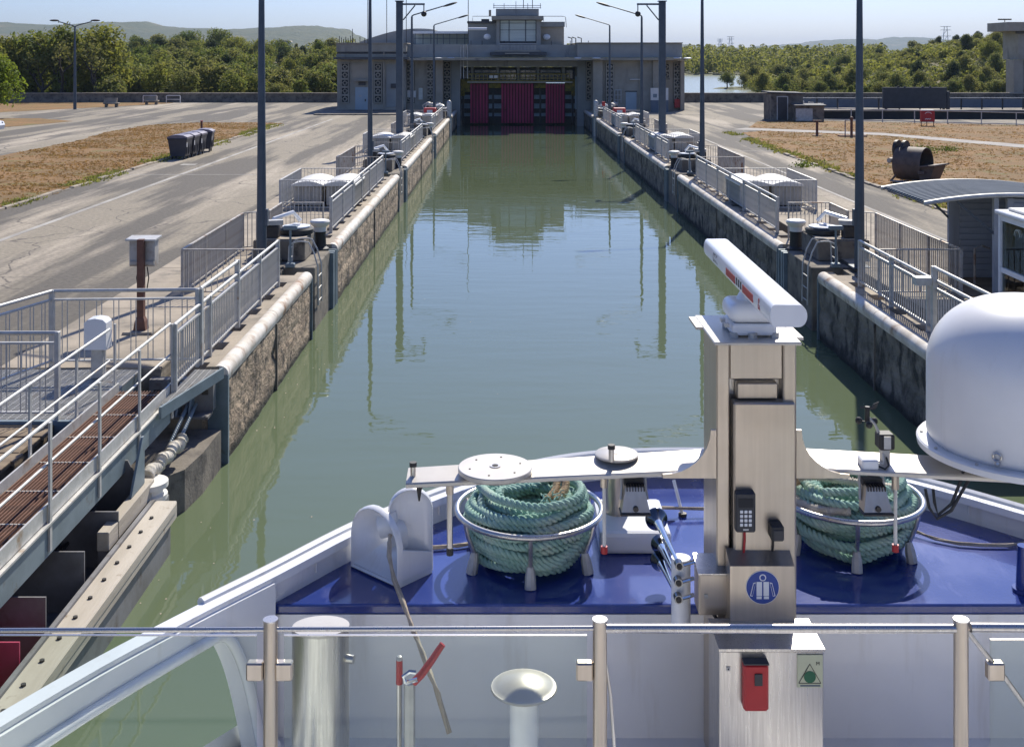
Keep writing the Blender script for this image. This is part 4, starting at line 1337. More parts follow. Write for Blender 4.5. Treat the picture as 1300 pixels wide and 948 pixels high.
# wings
blk('wing_wall', 428, 515, 76, 141, 106, 14, bulk_conc, zb=-.1)
blk('wing_wall', 515.2, 553, 76, 141, 107.4, 12, bulk_conc, zb=-.1)
blk('pillar', 553.2, 562, 76, 141, 106.9, 3, bulk_tan, zb=-.1)
blk('recess_wall', 562.2, 584, 76, 141, 109.0, 9, bulk_blue, zb=-3)
blk('wing_wall', 765.2, 812, 77, 141, 106.2, 12, bulk_conc, zb=-.1)
blk('wing_wall', 812.2, 836, 77, 141, 106.0, 12, bulk_conc, zb=-.1)
blk('pillar', 753, 765, 77, 141, 105.8, 3, bulk_conc, zb=-.1)
blk('recess_wall', 733, 752.8, 77, 141, 109, 9, bulk_blue, zb=-3)
blk('wing_wall', 836.2, 868, 77, 141, 107, 12, bulk_tan, zb=-.1)
blk('pillar', 829, 839, 77, 146, 105.6, 1.2, bulk_conc, zb=-.1)
blk('pillar', 864, 869, 77, 141, 106.4, 1, bulk_tan, zb=-.1)
blk('plinth', 800, 838, 146, 151, 98, 2.0, bulk_dark, zb=-.1)
blk('facade_shadow_slab', 398, 516, 145, 150, 98, 7.8, concrete_dark, zb=-.05)  # dark slab laid where the left wing's cast shadow falls
blk('sill_step', 486, 512, 137, 142, 105.4, .58, bulk_conc, zb=-.05)
# roof bands and cornices
blk('parapet', 427, 516, 56, 66, 105.7, 14, bulk_conc)
blk('parapet_groove', 428, 515.5, 66.2, 68.5, 105.9, 13, bulk_dark)
blk('parapet_lower', 427, 516, 68.7, 72.8, 105.75, 14, bulk_conc)
blk('cornice', 423, 519, 73, 75.8, 104.9, 15, bulk_dark)
blk('roof_cap', 426.5, 517, 54.6, 55.8, 105.6, 14, bulk_tan)
blk('parapet', 516.2, 592, 56.5, 73.5, 106.8, 12, bulk_blue)
blk('parapet', 592.2, 733, 57, 73.5, 107.4, 11, bulk_blue)
blk('parapet', 733.2, 866, 55.5, 73.5, 105.9, 13, bulk_blue)
blk('cornice', 517, 870, 74, 76.8, 105.0, 14, bulk_conc)
blk('roof_cap', 733.2, 867, 54.2, 55.3, 105.7, 13.5, bulk_conc)
for px0 in range(432, 512, 8):
    pass
# bridge beam and recessed windows behind it
blk('bridge_beam', 584, 733, 77, 85, 108.6, 9, bulk_blue)
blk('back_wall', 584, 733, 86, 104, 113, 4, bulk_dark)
for x0, x1 in ((588, 598), (602, 631), (634, 656), (660, 681), (685, 714), (718, 730)):
    f = blk('window', x0, x1, 88, 103, 112.93, .05, pole_paint)
    n = 3 if x1 - x0 > 14 else 1
    for i in range(n):
        a = x0 + 1 + (x1 - x0 - 1) * i / n; c = x0 + (x1 - x0 - 1) * (i + 1) / n
        blk('pane', a, c, 89.5, 102, 112.9, .02, window_glass, parent=f)
for px in (599.5, 632, 658, 683, 715.5):
    blk('pier', px - 1.6, px + 1.6, 85, 105, 111, 1.8, bulk_blue)
# perforated block screens: every block is a piece
def claustra_mesh(b):
    s = .37
    for x0, x1, z0, z1 in ((-s, s, -s, -s + .09), (-s, s, s - .09, s), (-s, -s + .09, -s + .09, s - .09), (s - .09, s, -s + .09, s - .09)):
        b.box(x0, x1, 0, .16, z0, z1)
    q = .17
    for x0, x1, z0, z1 in ((-q, q, -q, -q + .07), (-q, q, q - .07, q), (-q, -q + .07, -q + .07, q - .07), (q - .07, q, -q + .07, q - .07)):
        b.box(x0, x1, .02, .14, z0, z1)
    for x0, x1, z0, z1 in ((-s + .09, -q, -.04, .04), (q, s - .09, -.04, .04), (-.04, .04, q, s - .09), (-.04, .04, -s + .09, -q)):
        b.box(x0, x1, .03, .13, z0, z1)
for px, py0, py1, Y in ((438, 80, 131, 105.98), (480, 80, 131, 105.98), (521, 80, 131, 107.38), (546.5, 81, 131, 107.38), (567.5, 78, 128, 108.98),
                        (749, 78, 128, 108.98), (774, 80, 131, 106.18), (845, 80, 101, 106.98), (860, 80, 131, 106.98)):
    x = bxp(px, Y)
    b = MB(); b.box(x - .40, x + .40, Y - .012, Y + .004, bzp(py1, Y), bzp(py0, Y)); b.build('screen_shade_sheet', recess_dark, BLD)  # near-black sheet paints the shade behind the pierced blocks
    n = round((bzp(py0, Y) - bzp(py1, Y)) / .745)
    for i in range(n):
        z = bzp(py0, Y) - .3725 - .745 * i
        piece('screen_block', mesh_of(('claustra', 0), claustra_mesh, bulk_conc), BLD, (x, Y - .175, z))
# doors, windows, fittings on the wings
d_ = blk('door', 451, 468.5, 111, 141, 105.95, .06, door_paint)
blk('handle', 463, 464.4, 126, 129, 105.90, .04, dark_steel, parent=d_)
blk('vent', 455.5, 459, 121, 123.5, 105.92, .025, galv, parent=d_)
blk('door_canopy', 449.5, 469, 101.3, 103.2, 105.3, .68, bulk_conc)
blk('transom', 455, 464, 104, 108.5, 105.93, .06, bulk_dark)
blk('smooth_panel', 490.5, 506, 82, 136, 105.93, .065, bulk_blue)
blk('smooth_panel', 446, 473, 82, 99, 105.96, .035, bulk_tan)
blk('dark_box', 496, 502.5, 106.5, 112, 105.7, .22, dark_panel)
blk('downpipe', 486.6, 488, 66, 141, 105.55, .12, bulk_tan)
f = blk('window', 530.5, 537.5, 110, 128, 107.3, .09, bulk_tan)
blk('pane', 531.5, 536.5, 112, 126.5, 107.28, .015, blind_glass, parent=f)
blk('meter_box', 517, 522.5, 115, 124, 107.15, .24, plastic_white)
blk('meter_box', 523.5, 528, 115.5, 124, 107.15, .24, plastic_white)
d_ = blk('door', 794.5, 808, 117, 141, 106.12, .06, door_paint)
blk('frame', 793.8, 808.7, 115.6, 117, 106.08, .09, bulk_dark, parent=d_)
b = MB()
for px in (780.5, 784.5, 788.5):
    b.box(bxp(px, 106) - .03, bxp(px, 106) + .03, 106.0, 106.08, bzp(131, 106), bzp(114, 106))
for py in (114.5, 121, 127):
    b.box(bxp(780, 106), bxp(789, 106), 105.985, 105.999, bzp(py, 106) - .03, bzp(py, 106) + .03)
b.build('lattice', galv, BLD)
blk('wall_lamp', 800, 815, 100.6, 101.7, 105.9, .25, plastic_white)
blk('red_cupboard', 856.5, 864, 126, 137, 106.6, .36, red_paint)
for px, Y in ((557, 106), (573, 106.5), (733, 105.6), (757, 105.2), (859, 105.2), (872, 105.2)):
    x = bxp(px, Y)
    b = MB(); b.sphere((x, Y - .4, bzp(74.2, Y)), .34, 10, sq=(1.2, 1, .22)); b.build('floodlight', white_paint, BLD, smooth=True)
# barrel roof and glazed gallery behind the left wing
b = MB()
prof = [(bxp(456, 116), bzp(56, 116))]
for k in range(13):
    u = k / 12
    prof.append((bxp(458 + 92 * u, 116), bzp(56 - 19.5 * math.sin(math.pi * (.06 + .90 * u) * .62 + .04), 116)))
prof.append((bxp(550, 116), bzp(56, 116)))
b.prism(prof, lambda u, v, k: (u, 116 + 10 * k, v)); b.build('barrel_roof', bulk_blue, BLD)
blk('gallery_roof', 524, 596, 40, 43, 112, 6, white_paint)
blk('gallery_back', 526, 596, 43.2, 57, 115, 2, blind_glass)
for px in (527, 537, 547, 555, 563, 571, 580, 590):
    blk('gallery_mullion', px - .5, px + .5, 43, 57, 112.1, .1, pole_paint)
blk('gallery_rail', 526, 596, 48.6, 49.4, 112.05, .06, pole_paint)
# tower cabin
blk('cabin_core', 594, 631, 30, 57.2, 110.5, 7, bulk_blue)
blk('cabin_roof', 593, 631, 27.2, 29.8, 110.2, 7.5, bulk_dark)
blk('cabin_wall', 686, 716, 34.5, 57.5, 109, 7, bulk_tan)
blk('cabin_roof', 684, 717, 28, 34.2, 108.8, 7.4, bulk_blue)
blk('tower_body', 631.3, 685.8, 25.5, 66, 108.6, 8, bulk_blue)
blk('tower_base', 622, 694, 66.3, 70.5, 106.7, 8, bulk_dark)
blk('tower_ledge', 641, 672, 67.3, 69, 106.55, .14, bulk_tan)
blk('tower_roof', 624, 690, 20.5, 25.2, 107.2, 9.5, bulk_conc)
blk('tower_parapet', 629.5, 684, 11.5, 20.2, 108, 8, bulk_blue)
for x0, x1 in ((630.2, 634.4), (681, 686.5)):
    blk('tower_pier', x0, x1, 25.4, 65, 107.9, .68, bulk_blue)
WIN = blk('tower_window', 634.6, 680.8, 25.8, 63.5, 108.3, .06, bulk_dark)
for (x0, x1) in ((635.3, 645.8), (646.8, 666.8), (667.8, 680)):
    for (y0, y1) in ((26.4, 29.4), (30.0, 38.0), (38.7, 52.6)):
        blk('pane', x0, x1, y0, y1, 108.27, .02, blind_glass, parent=WIN)
for px in (646.3, 667.3):
    blk('mullion', px - .45, px + .45, 25.8, 56, 108.2, .09, pole_paint, parent=WIN)
blk('balcony_slab', 628, 687, 63.6, 66, 106.9, 1.6, bulk_conc)
rl = blk('balcony_rail', 634, 681, 55.5, 56.5, 107.0, .06, galv)
for i in range(26):
    px = 635 + i * 1.8
    piece('baluster', mesh_of(('balcony_bar', 0), lambda b: b.box(-.025, .025, -.02, .02, -.36, .16), galv), rl, (bxp(px, 107), 107.03, bzp(60, 107)))
# roof railings, chimneys, aerials
def pipe(pts, r=.03, name='roof_rail', mat=None):
    b = MB(); b.tube([at(*p) for p in pts], r, 5); b.build(name, mat or galv, BLD)
for py in (7.5, 10):
    pipe([(626, py, 108), (687, py, 108)], .03)
for px in (627, 640, 655, 670, 686):
    pipe([(px, 11.5, 108), (px, 4.5 if px != 655 else 2, 108)], .03)
pipe([(690, 27.5, 109), (690, 21, 109), (714, 21, 109), (718, 22, 109), (719, 35, 109)], .035)
pipe([(600, 27, 111), (600, 21, 111), (625, 21, 111)], .03)
blk('chimney', 620.5, 623.5, 13, 21, 109, .5, bulk_tan)
blk('roof_unit', 611, 621, 24.5, 27.2, 111, 1, bulk_dark)
for px, top, Y in ((467, -40, 104), (491, -30, 112), (515.8, -20, 112), (594.5, -45, 107), (447.5, 37, 110), (664.5, -10, 108), (676, -14, 108)):
    pipe([(px, 56 if px < 600 else 11, Y), (px, top, Y)], .035, 'aerial', dark_steel)
for i, px in enumerate((431, 433.5, 436, 439, 442, 445, 448, 451, 457, 463)):
    pipe([(px, 56, 108), (px, 46 + (i * 37 % 5), 108)], .035, 'roof_spike', dark_steel)
b = MB()
b.xcyl(at(594.5, 37, 106.6), at(618, 37, 106.6), .13, 8); b.build('strip_light', white_paint, BLD)
for px, py in ((618.7, 47), (694, 47.3)):
    p = at(px, py, 108.8)
    b = MB(); b.sphere(p, .32, 10, sq=(1.15, .5, .9)); b.build('loudhailer', white_paint, BLD, smooth=True)
for px in (726, 731, 738):
    pipe([(px, 57, 106), (px, 49, 106), (px - 5, 47.5, 106)], .05, 'roof_camera', dark_steel)
for px in (585, 588.5, 593.5):
    pipe([(px, 57, 106.6), (px, 100, 106.6)], .04, 'conduit', galv)
for px in (598, 612, 640, 700, 724, 747):
    pipe([(px, 57.2, 107.2), (px, 52, 107.2)], .03, 'roof_post', dark_steel)

# ================================================================== CLOSED GATE UNDER THE BUILDING
GT = thing('lift_gate', 'dark steel lift gate with crimson ribbed panels under the control building', 'gate', (1.6, 111, -1.6))
def gblk(name, px0, px1, py0, py1, Y, dep, mat, zb=None, parent=None):
    return blk(name, px0, px1, py0, py1, Y, dep, mat, zb, parent or GT)
gblk('back_plate', 585, 732, 106, 160, 112.2, .5, dark_steel, zb=-3)
for y0, y1 in ((121, 126), (132, 138), (144, 148)):
    gblk('girder', 586, 731, y0, y1, 111.55, .6, steel_blue)
for px in (588, 607, 626, 645, 667, 686, 706, 727):
    gblk('stiffener', px - 1.2, px + 1.2, 108, 157, 111.5, .68, dark_steel)
for x0, x1, n in ((597, 620.5, 6), (636.5, 678, 11), (693, 717.5, 7)):
    wd = (x1 - x0) / n
    for i in range(n):
        gblk('panel_rib', x0 + i * wd, x0 + (i + .62) * wd, 106.5, 156.5, 111.0 + .08 * (i % 2), .3, crimson)
    gblk('panel_sheet', x0, x1, 106.8, 156, 111.42, .1, crimson_shade)
for i, (x0, x1, y0, y1) in enumerate(((585, 597, 101, 117), (597, 693, 103, 106.2), (620.7, 636, 106.4, 112), (678.3, 692.8, 106.4, 112), (717.6, 730, 101, 116))):
    gblk('top_beam', x0, x1, y0, y1, 110.9 + (.25 if i in (2, 3) else 0), .55, moss_yellow)
for px in (586.2, 588.4, 727, 729):
    gblk('moss_fringe', px - 1.5, px + 1.5, 115, 122, 110.95, .1, moss_yellow)
for x0, x1 in ((578, 584), (730.5, 736.5)):
    gblk('guide_column', x0, x1, 97, 152, 110.4, .9, door_paint)
for y, r in ((94.3, .06), (99.5, .035), (103, .05)):
    b = MB(); b.xcyl(at(594, y, 110.3), at(723, y, 110.3), r, 6); b.build('walkway_rail', yellow_paint, GT)
for i in range(27):
    px = 594 + i * 4.95
    piece('baluster', mesh_of(('gate_bar', 0), lambda b: b.box(-.025, .025, -.02, .02, 0, .68), yellow_paint), GT, at(px, 103, 110.3))
b = MB(); b.box(bxp(593, 110), bxp(727, 110), 110.25, 111.2, bzp(105.2, 110), bzp(104.2, 110)); b.build('walkway', plastic_white, GT)
for px in (623.5, 629.5):
    gblk('lamp', px - 2.4, px + 2.4, 96, 99.4, 109.9, .25, white_paint)
gblk('quay_return', 573, 586, 139.5, 160, 109.3, 1.6, concrete_dark, zb=-3)
gblk('quay_return', 731, 745, 139.5, 160, 109.3, 1.6, concrete_dark, zb=-3)

# end posts of the coping, red winch boxes
for right in (False, True):
    sd = 'right' if right else 'left'
    x = mx(-4.72, right)
    t = thing('guide_post', f'pale round-topped guide post at the gate end of the {sd} lock wall', 'post', (x, 95.2, -1.6), 'round-topped guide posts')
    b = MB(); b.lathe(x, 95.2, [(.2, -2.2), (.2, 1.15), (.19, 1.25), (.12, 1.36), (.01, 1.4)], 14); b.build('post', galv, t, smooth=True)
    b = MB(); b.box(x - .26, x + .26, 95.0, 95.4, -.1, .06); b.build('collar', concrete, t)
    x = mx(-5.6, right)
    t = thing('winch_box', f'bright red winch box near the gate on the {sd} quay', 'winch box', (x, 84.5, 0), 'red winch boxes')
    b = MB(); b.rbox(x - .45, x + .45, 84.2, 84.9, .55, 1.25, .06, 2); b.build('housing', red_paint, t)
    b = MB(); b.box(x - .3, x + .3, 84.3, 84.8, 0, .56); b.build('stand', dark_steel, t)
    b = MB(); b.box(x - .2, x + .2, 84.17, 84.198, .7, 1.1); b.build('plate', plastic_white, t)
    rg = random.Random(5 + right)
    for j, (dx, dy) in enumerate(((-.4, 0), (-1.3, .8), (-.7, 2.0), (-1.7, 2.6))):
        xx = mx(-5.1 + dx, right)
        t = thing('gate_machine', f'{["squat grey machine with a round drum", "dark lidded machine", "grey pump with a domed top", "low dark gearbox"][j]} at the gate end of the {sd} quay', 'machine', (xx, 98 + dy, 0), 'machines at the gate end')
        b = MB(); b.rbox(xx - .3, xx + .3, 97.7 + dy, 98.3 + dy, 0, .55 + .1 * (j % 2), .05, 1); b.build('body', dark_steel if j % 2 else galv, t)
        b = MB(); b.sphere((xx, 98 + dy, .72 + .1 * (j % 2)), .3, 10, sq=(1, 1, .8)); b.build('dome', galv_rust if j % 2 else galv, t, smooth=True)
        b = MB(); b.tube([(xx - .3, 97.75 + dy, .2), (xx - .5, 97.6 + dy, .75), (xx - .1, 97.6 + dy, 1.0)], .05, 6); b.build('pipe', galv, t, smooth=True)
t = thing('signal_box', 'small red signal box on the railing end halfway along the right quay', 'signal box', (mx(-5.1, True), 47.4, 0))
x = mx(-5.12, True)
b = MB(); b.rbox(x - .13, x + .13, 69.9, 70.2, 1.02, 1.38, .03, 1); b.build('box', red_paint, t)
b = MB(); b.box(x - .05, x + .05, 70.0, 70.1, 0, 1.02); b.build('post', galv, t)
t.location = (x, 70.05, 0)
for c in kids(t):
    pass
t = thing('information_board', 'tall pale two-tone board standing before the right wing', 'board', (14.5, 103, 0))
b = MB(); b.box(bxp(826, 103), bxp(848.5, 103), 103, 103.1, bzp(127.5, 103), bzp(112, 103)); b.build('upper_panel', plastic_white, t)
b = MB(); b.box(bxp(826, 103), bxp(848.5, 103), 103, 103.1, bzp(143, 103), bzp(127.7, 103)); b.build('lower_panel', siding, t)
b = MB(); b.box(bxp(829, 103), bxp(834, 103), 102.985, 102.998, bzp(124, 103), bzp(119.5, 103)); b.build('emblem', steel_blue, t)
for px in (827, 847.5):
    b = MB(); b.box(bxp(px, 103) - .06, bxp(px, 103) + .06, 103.1, 103.2, 0, bzp(112, 103)); b.build('leg', dark_steel, t)

# concrete pump house at the far right
t = thing('pump_house', 'tall concrete pump house with an overhanging flat roof at the right edge', 'building', (60, 127, 0))
def pb(name, px0, px1, py0, py1, Y, dep, mat):
    b = MB(); b.box(bxp(px0, Y), bxp(px1, Y), Y, Y + dep, bzp(py1, Y), bzp(py0, Y)); b.build(name, mat, t)
pb('roof_slab', 1280, 1460, 28.3, 39.5, 125.9, 5.5, bulk_tan)
pb('upper_wall', 1293, 1450, 40, 76, 127, 4, bulk_conc)
pb('corner_pier', 1287, 1299, 76.2, 120, 127.1, 2, bulk_tan)
pb('inner_wall', 1299.2, 1450, 76.2, 120, 128.5, 2, bulk_conc)
pb('corbel', 1291, 1301, 39.7, 43, 126.6, .38, bulk_dark)
for i in range(9):
    pb('louvre', 1302, 1336, 82 + i * 4, 84 + i * 4, 129.7, .3, bulk_dark)
pb('lower_slab', 1300, 1450, 112.5, 116, 127.5, 2.4, concrete)
b = MB()
b.tube([at(1275.5, 28.3, 128), at(1275.5, 25.5, 128)], .05, 5); b.tube([at(1267, 25, 128), at(1284, 25, 128)], .08, 5)
b.build('aerial', dark_steel, t)

# ================================================================== TREES
def crown_mesh(key, seed, wd, ht, n, leaf, mat, nb=9, low=.18):
    rg = random.Random(seed)
    blobs = []
    for i in range(nb):
        a = rg.uniform(0, 6.283); r = rg.uniform(.1, .62) * wd / 2
        z = ht * rg.uniform(low + .12, .86)
        k = 1 - abs(z / ht - .5) * .9
        blobs.append((Vector((math.cos(a) * r * k * 1.25, math.sin(a) * r * k * 1.25, z)), rg.uniform(.20, .36) * min(wd, ht) * .95))
    blobs.append((Vector((0, 0, ht * .84)), .2 * min(wd, ht)))
    vs, fs = [], []
    for i in range(n):
        c, br = blobs[rg.randrange(len(blobs))]
        d = Vector((rg.gauss(0, 1), rg.gauss(0, 1), rg.gauss(0, 1))).normalized()
        p = c + d * br * rg.uniform(.55, 1.05)
        if p.z < ht * low * .6:
            p.z = ht * low * rg.uniform(.6, 1.3)
        nrm = (d + Vector((rg.gauss(0, .6), rg.gauss(0, .6), rg.gauss(.3, .6)))).normalized()
        u = nrm.orthogonal().normalized()
        u = (Matrix.Rotation(rg.uniform(0, 6.28), 3, nrm) @ u) * leaf * rg.uniform(.5, 1.25)
        v = nrm.cross(u).normalized() * leaf * rg.uniform(.35, .8)
        o = len(vs)
        bend = nrm * leaf * .25
        vs += [p - u, p - v * .8 + bend, p + u, p + v + bend * .6]
        fs.append((o, o + 1, o + 2, o + 3))
    me = bpy.data.meshes.new('crown_' + key)
    me.from_pydata([tuple(q) for q in vs], [], fs)
    me.materials.append(mat)
    return me
def trunk_mesh(key, seed, ht, r):
    rg = random.Random(seed)
    b = MB()
    top = ht * .72
    b.tube([(0, 0, -.4), (rg.uniform(-.1, .1), rg.uniform(-.1, .1), ht * .3), (rg.uniform(-.3, .3), rg.uniform(-.3, .3), top)], [r, r * .75, r * .25], 7)
    for i in range(5):
        a = rg.uniform(0, 6.28); z = ht * rg.uniform(.22, .5); L = ht * rg.uniform(.22, .38)
        b.tube([(0, 0, z), (math.cos(a) * L * .5, math.sin(a) * L * .5, z + L * .45), (math.cos(a) * L, math.sin(a) * L, z + L * .9)], [r * .5, r * .35, r * .1], 5)
    me = bpy.data.meshes.new('trunk_' + key)
    me.from_pydata(b.v, [], b.f)
    me.materials.append(bark)
    return me
LOOK = ['broad green tree', 'round green tree', 'spreading olive tree', 'low scrubby bush', 'tall green tree', 'dark evergreen', 'slim upright tree', 'low green bush', 'wide olive-green tree']
KINDS = []
for key, seed, wd, ht, n, leaf, mat, nb, low in (
        ('broad', 1, 6.0, 6.2, 3200, .21, leaf_a, 13, .16), ('round', 2, 5.0, 5.2, 2600, .20, leaf_a, 10, .12), ('olive', 3, 5.4, 4.4, 2600, .19, leaf_b, 11, .05),
        ('scrub', 4, 5.0, 3.4, 2400, .18, leaf_b, 11, .03), ('tall', 5, 4.2, 7.5, 3000, .20, leaf_a, 12, .15), ('dark', 6, 3.2, 5.6, 2400, .17, leaf_d, 9, .06),
        ('poplar', 7, 2.6, 7.6, 2400, .17, leaf_b, 10, .08), ('bush', 8, 4.2, 2.4, 1800, .16, leaf_a, 8, .02), ('broad', 9, 6.4, 5.4, 3200, .21, leaf_b, 13, .10)):
    KINDS.append((crown_mesh(key, seed, wd, ht, n, leaf, mat, nb, low), trunk_mesh(key, seed, ht, .14 + ht * .018), wd, ht))
def tree(kind, x, y, z, s, rz, label, group, name='tree', sz=1.0):
    t = thing(name, label, 'tree', (x, y, z), group)
    t.rotation_euler.z = rz
    t.scale = (s, s, s * sz)
    for nm, me in (('crown', KINDS[kind][0]), ('trunk', KINDS[kind][1])):
        o = bpy.data.objects.new(nm, me); COL.objects.link(o); o.parent = t
    return t
rg = random.Random(42)
# left bank, in view between the left edge and the building
def profile_left(px):
    return 44 + 6 * math.sin(px * .021) + 5 * math.sin(px * .055 + 1)
cnt = 0
for row, (Y, n, kinds) in enumerate(((135, 26, (7, 3, 8, 1)), (148, 20, (2, 3, 0, 8)), (166, 20, (0, 1, 5, 2)), (190, 20, (0, 4, 8, 2)), (222, 20, (0, 1, 2, 6)), (262, 20, (0, 4, 5, 8)), (310, 18, (0, 1, 6, 8)))):
    for i in range(n):
        px = -25 + 470 * (i + .5) / n + rg.uniform(-9, 9)
        y = Y + rg.uniform(-6, 6)
        x = bxp(px, y)
        k = rg.choice(kinds)
        z = ground_h(x, y) - .15
        top = 5.1 + (71 - profile_left(px) - (6 - row) * 7.5 - rg.uniform(-5, 9)) * y / F
        s = max(.5, min(1.5, (top - z) / KINDS[k][3]))
        where = ['left of the street lamp', 'above the benches', 'above the bins', 'left of the near lamp post', 'between the lamp post and the building'][0 if px < 93 else 1 if px < 190 else 2 if px < 262 else 3 if px < 332 else 4]
        where = where.replace('between the lamp post and the building', 'next to the building')
        tree(k, x, y, z, s, rg.uniform(0, 6.28), f"{LOOK[k]} {['directly behind the left parapet', 'low on the bank', 'low on the bank', 'half-way up the bank', 'half-way up the bank', 'high on the bank', 'highest on the bank'][row]}, {where}", 'trees beyond the left parapet')
        cnt += 1
# three bigger trees near the left edge
tree(4, bxp(80, 131), 131, -.6, 1.18, .4, 'tall dark-limbed tree right behind the street lamp', 'big trees by the lamp', sz=1.05)
tree(0, bxp(45, 132), 132, -.6, 1.35, 2.0, 'broad tree left of the street lamp, behind the far lawn', 'big trees by the lamp')
tree(0, bxp(125, 134), 134, -.6, 1.45, 1.1, 'broad tall tree right of the street lamp, above the benches', 'big trees by the lamp')
tree(1, bxp(3, 131), 131, -.6, 1.5, 1.7, 'tree at the left picture edge behind the bright small tree', 'big trees by the lamp')
# bright small tree by the car
def bare_tree(px, Y, h, seed, label):
    rg3 = random.Random(seed)
    x = bxp(px, Y); z = ground_h(x, Y) - .3
    t = thing('tree', label, 'tree', (x, Y, z), 'big trees by the lamp')
    b = MB(); tips = []
    def grow(p, d, L, r, lv):
        q = p + d * L * .5 + Vector((rg3.gauss(0, .06), rg3.gauss(0, .06), 0)) * L
        e_ = p + d * L
        b.tube([p, q, e_], [r, r * .82, r * .62], 6 if lv < 2 else 4)
        if lv >= 4:
            tips.append(e_); return
        for k in range(2 if lv else 3):
            nd = (d + Vector((rg3.gauss(0, .5), rg3.gauss(0, .5), rg3.uniform(-.05, .35)))).normalized()
            grow(e_, nd, L * rg3.uniform(.58, .82), r * .6, lv + 1)
        if lv >= 2: tips.append(e_)
    grow(Vector((x, Y, z)), Vector((.08, 0, 1)).normalized(), h * .34, h * .035, 0)
    b.build('trunk', bark, t, smooth=True)
    vs, fs = [], []
    for tp in tips:
        for k in range(16):
            p = tp + Vector((rg3.gauss(0, .42), rg3.gauss(0, .42), rg3.gauss(0, .36)))
            u = Vector((rg3.gauss(0, 1), rg3.gauss(0, 1), rg3.gauss(0, .7))).normalized() * rg3.uniform(.09, .2); v = u.orthogonal().normalized() * rg3.uniform(.07, .15)
            o_ = len(vs); vs += [p - u, p - v, p + u, p + v]; fs.append((o_, o_ + 1, o_ + 2, o_ + 3))
    c = MB(); c.v, c.f, c.mi = [tuple(q) for q in vs], fs, [0] * len(fs)
    c.build('crown', leaf_b, t)
bare_tree(76, 128.6, 8.6, 4, 'thin-crowned tree with dark forked limbs just left of the street lamp')
bare_tree(52, 128.8, 7.6, 9, 'sparse tree with a crooked dark trunk at the far lawn edge')
bare_tree(118, 129, 8.4, 15, 'open-crowned tree showing its dark limbs right of the street lamp')
t = thing('tree', 'bright yellow-green small tree with a dark trunk at the left edge', 'tree', (-41.6, 93, 0))
o = bpy.data.objects.new('crown', crown_mesh('bright', 21, 4.2, 4.9, 3600, .16, leaf_c, 11, .30)); COL.objects.link(o); o.parent = t
o = bpy.data.objects.new('trunk', trunk_mesh('bright', 21, 4.6, .22)); COL.objects.link(o); o.parent = t
# right wooded mound
def spot(px):
    return 'above the brown shed' if px < 1045 else 'left of the near lamp post' if px < 1104 else 'above the dark display panel' if px < 1205 else 'beside the pump house'
for i in range(124):
    px = 948 + 337 * rg.random()
    y = 190 + 150 * rg.random() ** .8
    x = bxp(px, y)
    if x < right_bank(y) + 2.0:
        continue
    k = rg.choice((2, 3, 3, 8, 8, 7, 1, 5, 2))
    z = ground_h(x, y) - .15
    lv = 'low on the wooded mound' if y < 225 else 'midway up the wooded mound' if y < 275 else 'near the wooded crest'
    tree(k, x, y, z, rg.uniform(.62, .98), rg.uniform(0, 6.28), f'{LOOK[k]} {lv}, {spot(px)}', 'trees on the wooded mound')
for i in range(40):
    px = 962 + 330 * (i + rg.random()) / 40
    y = 178 + rg.uniform(-8, 12); x = bxp(px, y)
    if x < right_bank(y) + 1:
        continue
    k = rg.choice((3, 7, 2, 7))
    tree(k, x, y, ground_h(x, y) - .1, rg.uniform(.55, .9), rg.uniform(0, 6.28), f'{LOOK[k]} at the foot of the mound, {spot(px)}', 'bushes at the foot of the mound')
# undergrowth covering the banks between the trees: one mass
rg2 = random.Random(5)
vs, fs = [], []
for i in range(26000):
    if i < 17000:
        px, y = 945 + 350 * rg2.random(), 165 + 190 * rg2.random()
        x = bxp(px, y)
        if x < right_bank(y) + 1.2: continue
    else:
        px, y = -20 + 480 * rg2.random(), 130 + 230 * rg2.random()
        x = bxp(px, y)
    z = ground_h(x, y)
    if noise.noise(Vector((x * .09, y * .09, 2))) < -.22: continue
    for q in range(3):
        p = Vector((x + rg2.gauss(0, .5), y + rg2.gauss(0, .5), z + rg2.uniform(0, .9)))
        u = Vector((rg2.gauss(0, 1), rg2.gauss(0, 1), rg2.gauss(0, .6))).normalized() * rg2.uniform(.15, .35)
        v = u.orthogonal().normalized() * rg2.uniform(.12, .28)
        o_ = len(vs); vs += [tuple(p - u), tuple(p - v), tuple(p + u), tuple(p + v)]; fs.append((o_, o_ + 1, o_ + 2, o_ + 3))
me = bpy.data.meshes.new('undergrowth'); me.from_pydata(vs, [], fs); me.materials.append(leaf_b)
o = bpy.data.objects.new('undergrowth', me); COL.objects.link(o); o['kind'] = 'stuff'
tree(1, 44.6, 230, ground_h(44.6, 230), .62, .5, 'small tree on the spit of land in the river', None)
tree(2, 48.3, 232, ground_h(48.3, 232), .60, 1.5, 'low bush beside the small tree on the river spit', None)
